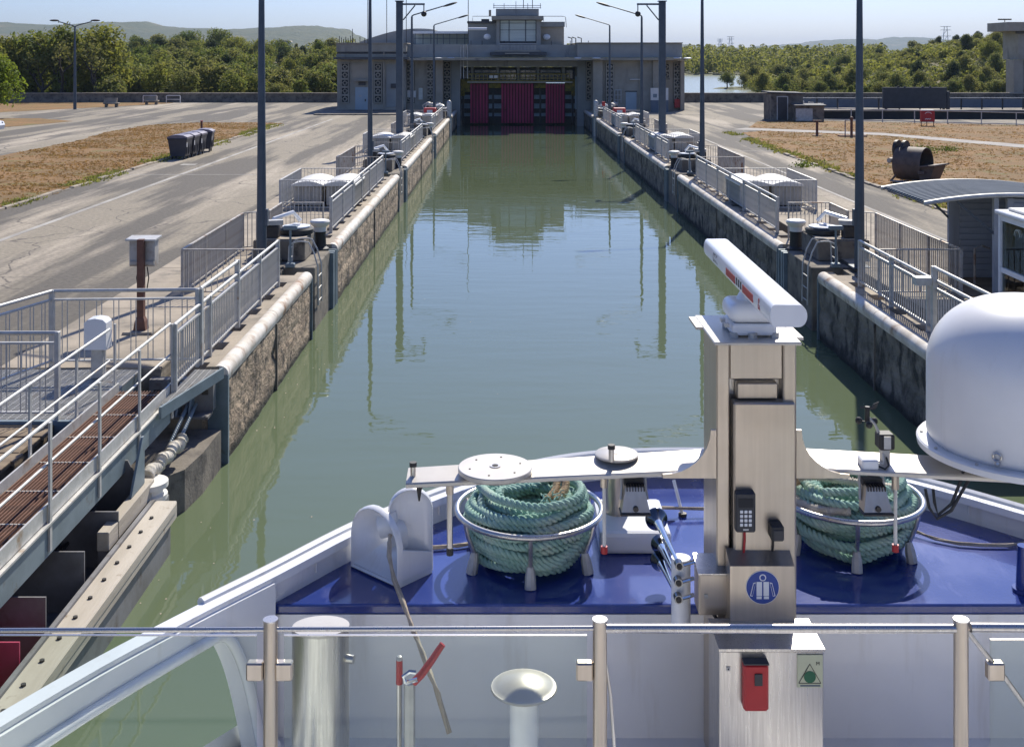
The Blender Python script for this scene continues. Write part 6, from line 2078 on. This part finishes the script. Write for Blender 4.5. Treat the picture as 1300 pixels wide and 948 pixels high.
def sgn(poly, y, mat, nm='sign_suit'):
    b = MB(); n = len(poly)
    b.add([(SXc + u, y, SZc + v) for u, v in poly] + [(SXc + u, y + .0012, SZc + v) for u, v in poly], [tuple(range(n))] + [(k, (k + 1) % n, n + (k + 1) % n, n + k) for k in range(n)])
    b.build(nm, mat, t)
for s in (-1, 1):
    sgn([(s * .004, .032), (s * .034, .032), (s * .034, -.045), (s * .004, -.045)], SYf - .003, sign_white)
    arm = [(s * .038, .030), (s * .052, .026), (s * .070, -.045), (s * .056, -.048)]
    sgn(arm, SYf - .003, sign_white)
    sgn([(s * .041, .024), (s * .050, .021), (s * .064, -.041), (s * .057, -.043)], SYf - .005, sign_blue)
    sgn([(s * .006, -.048), (s * .034, -.048), (s * .034, -.062), (s * .006, -.062)], SYf - .003, sign_white)
# lower instrument box
t = thing('instrument_box', 'low stainless box with red call point and green triangle sign', 'box', (1.38, 6.1, FL_Z))
b = MB(); b.rbox(1.12, 1.665, 5.98, 6.30, FL_Z, 1.985, .006, 1); b.build('box', steel_br, t)
b = MB(); b.box(1.115, 1.67, 5.972, 6.30, 1.986, 2.0); b.build('lid', steel_br, t)
b = MB(); b.rbox(1.235, 1.365, 5.92, 5.979, 1.70, 1.945, .012, 1); o_ = b.build('call_point', red_paint, t)
b = MB(); b.box(1.29, 1.33, 5.913, 5.9195, 1.84, 1.90); b.build('glass', dark_panel, o_)
b = MB(); b.box(1.235, 1.365, 5.915, 5.979, 1.9455, 1.953); b.build('hood', dark_panel, o_)
b = MB(); b.box(1.155, 1.175, 5.974, 5.9795, 1.885, 1.905); b.build('lock', galv, t)
b = MB(); b.box(1.162, 1.168, 5.971, 5.9735, 1.892, 1.898); b.build('keyhole', black_paint, t)
sign_cream = M('sign_cream', (.50, .52, .36), None, rough=.5)
sign_green = M('sign_green', (.01, .11, .05), None, rough=.5)
b = MB(); b.box(1.525, 1.658, 5.972, 5.9795, 1.80, 1.97); b.build('notice', sign_cream, t)
c = (1.59, 1.868)
tri = [(-.058, -.045), (.058, -.045), (0, .055)]
b = MB()
for i in range(3):
    (u0, v0), (u1, v1) = tri[i], tri[(i + 1) % 3]
    b.tube([(c[0] + u0, 5.9715, c[1] + v0), (c[0] + u1, 5.9715, c[1] + v1)], .0022, 4)
b.build('triangle', black_paint, t)
flatdisc(.031, 5.9685, sign_green, 'green_spot', 24, (c[0], c[1] - .012), t)
mm = Matrix.Translation((1.632, 5.9705, 1.925)) @ Matrix.Rotation(R(90), 4, 'X')
text('M', .026, black_paint, t, mm)
b = MB(); b.box(1.54, 1.645, 5.9705, 5.9719, 1.806, 1.814); b.build('notice_line', siding, t)

# ---- air horns and their box
t = thing('horn_box', 'small stainless switch box beside the chrome horns', 'box', (1.17, 6.45, 2.1))
b = MB(); b.rbox(1.075, 1.262, 6.36, 6.52, 1.985, 2.215, .008, 1); b.build('box', steel_warm, t)
b = MB(); b.prism([(6.35, 2.2152), (6.35, 2.222), (6.53, 2.26), (6.53, 2.2152)], lambda u, v, k: (1.07 + .2 * k, u, v)); b.build('lid', steel_br, t)
b = MB(); b.box(1.105, 1.125, 6.3535, 6.3595, 2.085, 2.105); b.build('lock', galv, t)
b = MB(); b.tube([(1.16, 6.4, 1.985), (1.18, 6.4, 1.95), (1.19, 6.41, 1.6), (1.19, 6.42, 1.1)], .012, 6); b.build('conduit', dark_steel, t)
t = thing('air_horn', 'three chrome trumpet horns on a white compressor drum by the mast', 'horn', (.98, 6.5, 2.1))
b = MB(); b.cyl(1.0, 6.52, 1.86, 2.24, .055, 18); b.build('compressor', white_paint, t, smooth=True)
for (mxp, mzp), (txp, tzp), rm in (((833, 658), (862, 717), .062), ((838, 690), (861, 738), .052), ((838, 711), (861, 759), .055)):
    p0, p1 = at(mxp, mzp, 7.12), at(txp, tzp, 6.42); rm *= 1.12
    pth = [p1 + (p0 - p1) * u for u in (0, .12, .3, .55, .78, .88)]
    b = MB(); b.tube(pth, [.011, .012, .014, .017, .022, .028], 20); b.build('trumpet', chrome, t, smooth=True, ang=60)
    b = MB(); b.tube([p1 + (p0 - p1) * u for u in (.8805, .92, .95, .97, .98, 1.0)], [.029, .038, .052, rm * .9, rm, rm], 28); b.build('bell', chrome_dark, t, smooth=True, ang=60)
    dn = (p0 - p1).normalized()
    b = MB(); b.tube([p0 + dn * .0005, p0 + dn * .004], [rm * .80, rm * .78], 20); b.build('mouth', dark_steel, t)
    b = MB(); b.xcyl(p1 - Vector((0, .02, 0)), p1 + Vector((0, .03, 0)), .024, 14); b.build('driver', chrome_dark, t, smooth=True)
    b = MB(); b.xcyl(p1 - Vector((0, .026, 0)), p1 - Vector((0, .0201, 0)), .016, 10); b.build('driver_nut', dark_steel, t, smooth=True)
    b = MB(); b.xcyl(p1 + Vector((.02, 0, 0)), p1 + Vector((.09, .02, .01)), .012, 8); b.build('bracket', chrome, t, smooth=True)

# ---- rope helper: three-strand cross-section that twists along the path
def rope(b, path, r, pitch=.10, n=9, closed=False):
    path = [Vector(p) for p in path]
    N = len(path)
    up = None; s = 0; vs = []
    total = sum((path[(i + 1) % N] - path[i]).length for i in range(N if closed else N - 1))
    turns = max(1, round(total / pitch))
    ns = 3
    off, rs, n = .47 * r, .56 * r, 6
    frames = []
    for i, p in enumerate(path):
        a = path[(i - 1) % N] if (closed or i > 0) else p
        c = path[(i + 1) % N] if (closed or i < N - 1) else p
        tt = (c - a).normalized()
        up = Vector((0, 0, 1)) if abs(tt.z) < .85 else Vector((1, 0, 0))
        up = (up - tt * up.dot(tt)).normalized()
        frames.append((p, up, tt.cross(up), s))
        s += ((path[(i + 1) % N] if closed or i < N - 1 else p) - p).length
    for q in range(ns):                         # three laid strands
        vs, fs = [], []
        for (p, up, bi, s_) in frames:
            g = 2 * math.pi * (turns * s_ / total + q / ns)
            c = p + (up * math.cos(g) + bi * math.sin(g)) * off
            for k in range(n):
                h = 2 * math.pi * k / n
                vs.append(c + (up * math.cos(h) + bi * math.sin(h)) * rs)
        for i in range(N if closed else N - 1):
            j = (i + 1) % N
            for k in range(n):
                k2 = (k + 1) % n
                fs.append((i * n + k, i * n + k2, j * n + k2, j * n + k))
        b.add(vs, fs)

# ---- rope baskets
def basket(cx, cy, lab, rot):
    t = thing('rope_basket', lab, 'rope basket', (cx, cy, DK_Z), 'rope baskets on the foredeck')
    r = .475
    b = MB(); b.tube([(cx + r * math.cos(2 * math.pi * k / 48), cy + r * math.sin(2 * math.pi * k / 48), 2.135) for k in range(48)], .019, 10, closed=True); b.build('ring', steel_br, t, smooth=True)
    b = MB(); b.tube([(cx + .30 * math.cos(2 * math.pi * k / 32), cy + .30 * math.sin(2 * math.pi * k / 32), 1.86) for k in range(32)], .014, 8, closed=True); b.build('bottom_ring', steel_br, t, smooth=True)
    for k in range(6):
        g = rot + k * math.pi / 3
        c, s = math.cos(g), math.sin(g)
        b = MB(); b.tube([(cx + r * c, cy + r * s, 2.125), (cx + (r - .02) * c, cy + (r - .02) * s, 2.04), (cx + .40 * c, cy + .40 * s, 1.90), (cx + .42 * c, cy + .42 * s, 1.82)], .015, 8); b.build('leg', steel_br, t, smooth=True)
        b = MB(); b.tube([(cx + .405 * c, cy + .405 * s, 1.93), (cx + .415 * c, cy + .415 * s, 1.87), (cx + .43 * c, cy + .43 * s, 1.80)], [.022, .034, .036], 8); b.build('gaiter', galv, t, smooth=True)
    return t
basket(.155, 7.5, 'round steel basket heaped with green rope left of the mast', .52)
basket(2.32, 7.72, 'round steel basket heaped with green rope right of the mast', .35)
def coil(cx, cy, seed, lab, left):
    rg = random.Random(seed)
    t = thing('rope_coil', lab, 'rope', (cx, cy, 1.86), 'coils of green mooring rope')
    q = .030
    layers = 8
    for L in range(layers):
        z = 1.865 + L * .047
        prof = .315 + .075 * math.sin(min(1, L / 4.0) * math.pi / 2) - (.02 * max(0, L - 6))
        rings = 2 if L < 5 else 4
        for j in range(rings):
            rad = prof - j * .053 + rg.uniform(-.006, .006)
            ph = rg.uniform(0, 6.28); ph2 = rg.uniform(0, 6.28); tl = rg.uniform(-.022, .022); td = rg.uniform(0, 6.28)
            ex, ey = cx + rg.uniform(-.012, .012), cy + rg.uniform(-.012, .012)
            N = 170
            pts = []
            for k in range(N):
                g = 2 * math.pi * k / N
                rr = rad + .012 * math.sin(3 * g + ph) + .007 * math.sin(7 * g + ph2)
                zz = z + tl * math.sin(g + td) + .008 * math.sin(4 * g + ph2)
                if L < 4 and j == 0:
                    zz -= .05 * max(0, math.cos(g + math.pi / 2 - (.25 if left else -.2))) ** 6 * (1 if L else 0)
                if L > 4 and j > 0:
                    zz += .012 * math.sin(2 * g + ph)
                pts.append((ex + rr * math.cos(g), ey + rr * math.sin(g), zz))
            b = MB(); rope(b, pts, q, .115, 15, True)
            b.build('rope_turn', rope_green, t, smooth=True, ang=180)
    # a loose turn over the top and the worn eye
    def arcpts(pp, n=40):
        out = []
        P = [Vector(p) for p in pp]
        for i in range(len(P) - 1):
            p0 = P[max(0, i - 1)]; p1 = P[i]; p2 = P[i + 1]; p3 = P[min(len(P) - 1, i + 2)]
            m_ = max(3, n // (len(P) - 1))
            for k in range(m_):
                u = k / m_
                out.append(.5 * (2 * p1 + (p2 - p0) * u + (2 * p0 - 5 * p1 + 4 * p2 - p3) * u * u + (3 * p1 - p0 - 3 * p2 + p3) * u ** 3))
        out.append(P[-1])
        return out
    if left:
        loose = [(cx - .33, cy + .12, 2.235), (cx - .20, cy - .20, 2.270), (cx + .05, cy - .33, 2.265), (cx + .28, cy - .22, 2.270), (cx + .34, cy + .05, 2.255), (cx + .2, cy + .22, 2.255), (cx + .02, cy + .12, 2.215)]
        b = MB(); rope(b, arcpts(loose, 130), q, .115, 15); b.build('rope_end', rope_green, t, smooth=True, ang=180)
        for off in (0, .06):
            b = MB(); rope(b, arcpts([(cx + .10 + off, cy + .16, 2.280), (cx + .17 + off, cy + .05, 2.320), (cx + .17 + off, cy - .08, 2.285), (cx + .11 + off, cy - .20, 2.260)], 40), .028, .05, 12); b.build('whipping', rope_tan, t, smooth=True, ang=180)
    else:
        loose = [(cx - .10, cy + .25, 2.245), (cx + .20, cy + .22, 2.265), (cx + .34, cy + .0, 2.255), (cx + .25, cy - .22, 2.265), (cx, cy - .30, 2.270), (cx - .25, cy - .27, 2.255)]
        b = MB(); rope(b, arcpts(loose, 130), q, .115, 15); b.build('rope_end', rope_green, t, smooth=True, ang=180)
        b = MB(); rope(b, arcpts([(cx - .44, cy - .12, 2.235), (cx - .33, cy - .08, 2.290), (cx - .12, cy - .14, 2.290), (cx + .10, cy - .22, 2.280), (cx + .22, cy - .25, 2.270)], 60), .034, .035, 12); b.build('sleeve', rope_cream, t, smooth=True, ang=180)
        b = MB(); rope(b, [(cx + .405 * math.cos(g), cy + .405 * math.sin(g), 2.165 + .02 * math.sin(3 * g)) for g in [3.45 + 1.0 * k / 40 for k in range(41)]], .033, .035, 12); b.build('sleeve', rope_cream, t, smooth=True, ang=180)
        b = MB(); rope(b, arcpts([(cx - .45, cy - .08, 2.215), (cx - .43, cy - .11, 2.245), (cx - .37, cy - .11, 2.275)], 20), .036, .03, 12); b.build('whipping', rope_tan, t, smooth=True, ang=180)
    # frayed strands at the splice
    b = MB()
    fx, fy, fz = (cx + .16, cy - .22, 2.265) if left else (cx - .32, cy + .14, 2.265)
    for i in range(60):
        p = Vector((fx + rg.gauss(0, .05), fy + rg.gauss(0, .05), fz + rg.uniform(-.01, .03)))
        d = Vector((rg.gauss(0, 1), rg.gauss(0, 1), rg.uniform(.1, .9))).normalized()
        b.tube([p, p + d * .03, p + d * .05 + Vector((0, 0, -.012))], .003, 3)
    b.build('frayed_strands', rope_green, t, kind='stuff')
coil(.155, 7.5, 3, 'green rope coil with a tan whipped eye in the left basket', True)
coil(2.32, 7.72, 8, 'green rope coil with a cream sleeved end in the right basket', False)

# ---- white corner chock: two arched, dished cheeks that meet at the front corner
t = thing('fairlead', 'white twin-arched fairlead at the left deck edge with a rope leading out of it', 'fairlead', (-.7, 7.2, DK_Z))
ca, cb, cc = Vector((-1.00, 7.38, 0)), Vector((-.66, 7.075, 0)), Vector((-.47, 7.29, 0))
def cheek(a, c, h, hole, nm):
    u = (c - a); L = u.length; u = u / L
    nrm = Vector((u.y, -u.x, 0))                # towards the viewer
    if nrm.y > 0:
        nrm = -nrm
    b = MB()
    n = 30
    def ring(s, dz, dn):                        # arch outline scaled about its centre
        pts = []
        hw = L / 2
        for k in range(n + 1):
            v = k / n
            if v < .27:
                x, z = -hw, (h - hw) * v / .27
            elif v > .73:
                x, z = hw, (h - hw) * (1 - v) / .27
            else:
                g = math.pi * (1 - (v - .27) / .46)
                x, z = hw * math.cos(g), (h - hw) + hw * math.sin(g)
            cz = h * .5
            pts.append(a + u * (L / 2 + x * s + (.09 * (1 - s) if hole else 0)) + Vector((0, 0, DK_Z + .005 + cz + (z - cz) * s + dz)) + nrm * dn)
        return pts
    rings = [ring(1.0, 0, -.035), ring(1.0, 0, .0), ring(.955, 0, .012), ring(.92, 0, -.005)]
    rings += [ring(.75, 0, -.03), ring(.55, 0.02, -.06)] + ([ring(.40, .04, -.11), ring(.36, .04, -.16)] if hole else [ring(.3, .02, -.075), ring(.02, .02, -.078)])
    m_ = n + 1
    vs = [p for r_ in rings for p in r_]
    fs = []
    for i in range(len(rings) - 1):
        for k in range(m_):
            k2 = (k + 1) % m_
            fs.append((i * m_ + k, i * m_ + k2, (i + 1) * m_ + k2, (i + 1) * m_ + k))
    # back sheet
    b.add(vs, fs)
    return b.build(nm, ship_white, t, smooth=True, ang=70), nrm
cheek(ca, cb, .44, True, 'cheek')
cb2, cc = Vector((-.745, 7.255, 0)), Vector((-.465, 7.30, 0))
ub = (cc - cb2).normalized(); LB = (cc - cb2).length; nb = Vector((ub.y, -ub.x, 0))
arcB = [(LB, .01), (LB, .38)] + [(LB / 2 + LB / 2 * math.cos(math.pi * k / 16), .40 + LB / 2 * math.sin(math.pi * k / 16)) for k in range(1, 16)] + [(0, .38), (0, .01)]
cB = (LB / 2, .30)
def ringB(s, dn):
    return [cb2 + ub * (cB[0] + (u - cB[0]) * s) + nb * dn + Vector((0, 0, DK_Z + .004 + cB[1] + (v - cB[1]) * s)) for u, v in arcB]
b = MB(); vs = []; fs = []
RB = [ringB(1, -.03), ringB(1, 0), ringB(.97, .010), ringB(.94, .0), ringB(.8, -.012), ringB(.5, -.02), ringB(.02, -.021)]
for r_ in RB: vs += r_
mB = len(arcB)
for i in range(len(RB) - 1):
    for k in range(mB):
        fs.append((i * mB + k, i * mB + (k + 1) % mB, (i + 1) * mB + (k + 1) % mB, (i + 1) * mB + k))
fs.append(tuple(range(mB)))
b.add(vs, fs); b.build('cheek', ship_white, t, smooth=True, ang=70)
b = MB(); b.prism([(0, 0), (1, 0), (1, .10), (0, .20)], lambda u, v, k: (cb.x + .004 + (cc.x - cb.x - .004) * u, cb.y + .012 + (cc.y - cb.y - .012) * u + .012 * k, DK_Z + .032 + v)); b.build('web', ship_white, t)
b = MB(); b.xcyl((-.80, 7.29, DK_Z + .30), (-.68, 7.275, DK_Z + .33), .075, 24); b.build('roller', white_paint, t, smooth=True)
b = MB(); b.prism([(-1.00, 7.385), (-.66, 7.08), (-.47, 7.295), (-.80, 7.56)], lambda u, v, k: (u, v, DK_Z + .001 + .03 * k)); b.build('base', ship_white, t)

# mooring lines
t = thing('mooring_line', 'worn pale rope running from the fairlead down to the lower deck', 'rope', (-.6, 6.8, 1.5))
b = MB(); rope(b, [at(495, 678, 7.12), at(494, 690, 7.08), at(494, 705, 7.02), at(500, 735, 6.95), at(512, 765, 6.84), at(525, 800, 6.70), at(537, 830, 6.6), at(546, 855, 6.5), at(556, 880, 6.45), at(570, 930, 6.4)], .017, .04, 9); b.build('line', rope_pale, t, smooth=True, ang=180)
t = thing('mooring_line', 'pale thin line across the blue deck between fairlead and left basket', 'rope', (-.4, 7.5, DK_Z))
b = MB(); rope(b, [(-.50, 7.62, DK_Z + .02), (-.42, 7.64, DK_Z + .02), (-.32, 7.66, DK_Z + .02), (-.2, 7.70, DK_Z + .02)], .016, .04, 9); b.build('line', rope_pale, t, smooth=True, ang=180)
t = thing('mooring_line', 'pale thin line trailing over the blue deck right of the right basket', 'rope', (3.1, 7.6, DK_Z))
pts = [(2.72, 7.98, 1.84), (2.82, 7.86, 1.83), (2.92, 7.76, 1.82), (3.05, 7.69, 1.82), (3.2, 7.66, 1.82), (3.36, 7.66, 1.82), (3.5, 7.68, 1.83)]
b = MB(); rope(b, pts, .013, .04, 9); b.build('line', rope_pale, t, smooth=True, ang=180)
t = thing('mooring_line', 'pale thin line stretched across the bow left of the mast', 'rope', (1.0, 8.25, DK_Z))
b = MB(); rope(b, [(.55, 8.22, DK_Z + .06), (.8, 8.22, DK_Z + .07), (1.1, 8.2, DK_Z + .06), (1.45, 8.2, DK_Z + .05), (1.9, 8.2, DK_Z + .03)], .013, .04, 9); b.build('line', rope_pale, t, smooth=True, ang=180)
t = thing('flag_socket', 'thin white stay standing on the bow left of the mast', 'stay', (1.25, 8.25, DK_Z))
b = MB(); b.xcyl((1.27, 8.2, DK_Z), (1.22, 8.3, DK_Z + .22), .012, 8); b.build('stay', white_paint, t)
b = MB(); b.cyl(1.27, 8.2, DK_Z, DK_Z + .02, .03, 10); b.build('foot', dark_steel, t)
t = thing('corner_stanchion', 'blue stanchion at the right edge of the foredeck', 'stanchion', (3.14, 7.2, DK_Z))
b = MB(); b.tube([(3.2, 7.05, DK_Z), (3.2, 7.05, DK_Z + .28)], [.05, .04], 12); b.build('post', ship_blue, t, smooth=True)
b = MB(); b.cyl(3.2, 7.05, DK_Z, DK_Z + .02, .07, 14); b.build('foot', ship_blue, t)

# bollard, valves, vent on the lower deck
t = thing('ship_bollard', 'fat stainless bollard with a bright sloping oval top on the lower deck', 'bollard', (-1.02, 6.3, FL_Z))
n = 32
b = MB()
vs = [(-1.02 + .157 * math.cos(2 * math.pi * k / n), 6.3 + .157 * math.sin(2 * math.pi * k / n), FL_Z) for k in range(n)]
vs += [(-1.02 + .157 * math.cos(2 * math.pi * k / n), 6.3 + .157 * math.sin(2 * math.pi * k / n), 1.945 - .02 * math.sin(2 * math.pi * k / n)) for k in range(n)]
b.add(vs, [(k, (k + 1) % n, n + (k + 1) % n, n + k) for k in range(n)] + [tuple(range(n))]); b.build('body', steel_br, t, smooth=True)
b = MB(); vs2 = [(p[0], p[1], p[2] + .0005) for p in vs[n:]] + [(p[0], p[1], p[2] + .014) for p in vs[n:]]
b.add(vs2, [tuple(range(n, 2 * n))] + [(k, (k + 1) % n, n + (k + 1) % n, n + k) for k in range(n)]); b.build('top', steel_cream, t)
b = MB(); b.xcyl((-.87, 6.26, 1.80), (-.83, 6.25, 1.80), .024, 12); b.build('pin', steel_br, t, smooth=True)
t = thing('valve_lever', 'bright red angled lever handle with a steel link on the lower deck', 'lever', (-.42, 6.0, FL_Z))
p = [at(562, 817, 6.0), at(548, 838, 5.98), at(535, 856, 5.95), at(525, 866, 5.95)]
b = MB(); b.tube(p, [.017, .019, .02, .02], 8); b.build('handle', red_paint, t, smooth=True)
b = MB(); b.tube([at(528, 853, 5.9), at(520, 852, 5.9), at(512, 858, 5.9), at(516, 866, 5.9), at(530, 862, 5.9)], .011, 6); b.build('link', chrome, t, smooth=True)
b = MB(); q0 = at(520, 866, 5.95); b.tube([q0, Vector((q0.x, q0.y, FL_Z))], .03, 8); b.build('stem', galv, t)
t = thing('valve_lever', 'short upright red lever left of the angled red handle', 'lever', (-.55, 6.0, FL_Z))
q0 = at(507, 836, 6.0); b = MB(); b.tube([q0 - Vector((0, 0, .13)), q0], [.018, .017], 8); b.build('handle', red_paint, t, smooth=True)
b = MB(); b.tube([Vector((q0.x, 6.0, FL_Z)), q0 - Vector((0, 0, .1305))], .014, 8); b.build('spindle', steel_br, t, smooth=True)
b = MB(); b.sphere(q0, .019, 8); b.build('knob', galv, t, smooth=True)
t = thing('dome_vent', 'pale mushroom deck vent on a white stem behind the glass railing', 'vent', (.1, 5.9, FL_Z))
q0 = at(665, 885, 5.9)
cap = [(.165, q0.z + .045), (.172, q0.z + .05), (.168, q0.z + .06)] + [(.16 * (1 - k / 8) + .002, q0.z + .06 + .052 * (1 - (1 - k / 8) ** 2)) for k in range(9)]
b = MB(); b.lathe(q0.x, 5.9, cap, 32); b.build('dome', steel_cream, t, smooth=True, ang=60)
b = MB(); b.cyl(q0.x, 5.9, FL_Z, q0.z + .046, .075, 20); b.build('stem', ship_white, t, smooth=True)

# ---- glass railing of the bridge wing
t = thing('ship_railing', 'slim steel railing with glass panels across the front of the upper deck', 'railing', (.6, 4.8, 1.7))
Yr = 4.8
def rp(px, py): return at(px, py, Yr)
for px, top in ((343.5, 787), (761.5, 787), (1220, 787)):
    q0 = rp(px, top)
    b = MB(); b.cyl(q0.x, Yr, 1.70, q0.z, .030, 20); b.build('post', steel_warm, t, smooth=True)
    b = MB(); b.cyl(q0.x, Yr, q0.z, q0.z + .006, .032, 20); b.build('post_cap', steel_br, t, smooth=True)
def rail(x0, y0, x1, y1, r, nm='handrail'):
    b = MB(); b.xcyl(rp(x0, y0), rp(x1, y1), r, 12); b.build(nm, steel_br, t, smooth=True)
rail(-120, 800.5, 343, 798.5, .010)
rail(343, 798.5, 761, 797, .010)
rail(761, 797.5, 1220, 797.5, .019)
rail(1232, 796, 1420, 797, .019)
def pane(x0, x1, top, bot, nm='glass_panel'):
    a, c = rp(x0, top), rp(x1, bot)
    b = MB(); b.box(a.x, c.x, Yr - .005, Yr + .005, c.z, a.z); b.build(nm, glass_clear, t)
    b = MB(); b.box(a.x, c.x, Yr - .0055, Yr + .0055, a.z + .0005, a.z + .004); b.build('glass_edge', steel_br, t)
pane(-110, 326, 806.5, 1000)
pane(361, 745, 806.5, 1000)
pane(1257, 1420, 812, 1000)
for px in (324, 361, 742, 1263):
    q0 = rp(px, 848)
    b = MB(); b.rbox(q0.x - .035, q0.x + .035, Yr - .022, Yr + .022, q0.z - .045, q0.z + .03, .006, 1); b.build('clamp', steel_warm, t)
b = MB(); b.tube([rp(763, 799), rp(767, 830), rp(775, 880), rp(780, 950)], .007, 8); b.build('stay_rod', steel_br, t, smooth=True)
b = MB(); b.tube([rp(1224, 795), rp(1245, 822), rp(1276, 860), rp(1340, 950)], .010, 8); b.build('stay_rod', steel_br, t, smooth=True)

# the ship's unseen upper decks, added to shape bounce and reflections on the bow
b = MB(); b.box(SX - 5.2, SX + 5.2, -46, 1.4, 1.72, 3.35); b.build('unseen_superstructure', white_paint, SHIP)
for k in range(6):
    b = MB(); b.box(SX - 4.7 + k * 1.6, SX - 3.2 + k * 1.6, 1.402, 1.43, 2.0, 3.15); b.build('unseen_saloon_window', window_glass, SHIP)  # dark panes added so the bow steel reflects something darker
b = MB(); b.box(SX - 5.3, SX + 5.3, -46, 1.5, 3.352, 3.45); b.build('unseen_sun_deck', teak, SHIP)
b = MB(); b.box(SX - 2.6, SX + 2.6, -12, -7.5, 3.452, 4.4); b.build('unseen_wheelhouse_wall', white_paint, SHIP)
b = MB(); b.box(SX - 2.55, SX + 2.55, -11.9, -7.55, 4.402, 5.35); b.build('unseen_wheelhouse_window', window_glass, SHIP)
b = MB(); b.box(SX - 2.9, SX + 2.9, -12.3, -7.1, 5.352, 5.55); b.build('unseen_wheelhouse_roof', white_paint, SHIP)

# ------------------------------------------------------------------ the air
b = MB(); b.box(-4100, 4100, -400, 8100, -7.5, 125)
hz = bpy.data.materials.new('thin_haze')
hz.use_nodes = True
hn = hz.node_tree.nodes
hn.remove(hn['Principled BSDF'])
pv = hn.new('ShaderNodeVolumePrincipled')
pv.inputs['Color'].default_value = (.62, .80, 1.0, 1)
pv.inputs['Density'].default_value = .0001
pv.inputs['Anisotropy'].default_value = 0.0
hz.node_tree.links.new(pv.outputs[0], hn['Material Output'].inputs['Volume'])
b.build('haze', hz, kind='stuff')
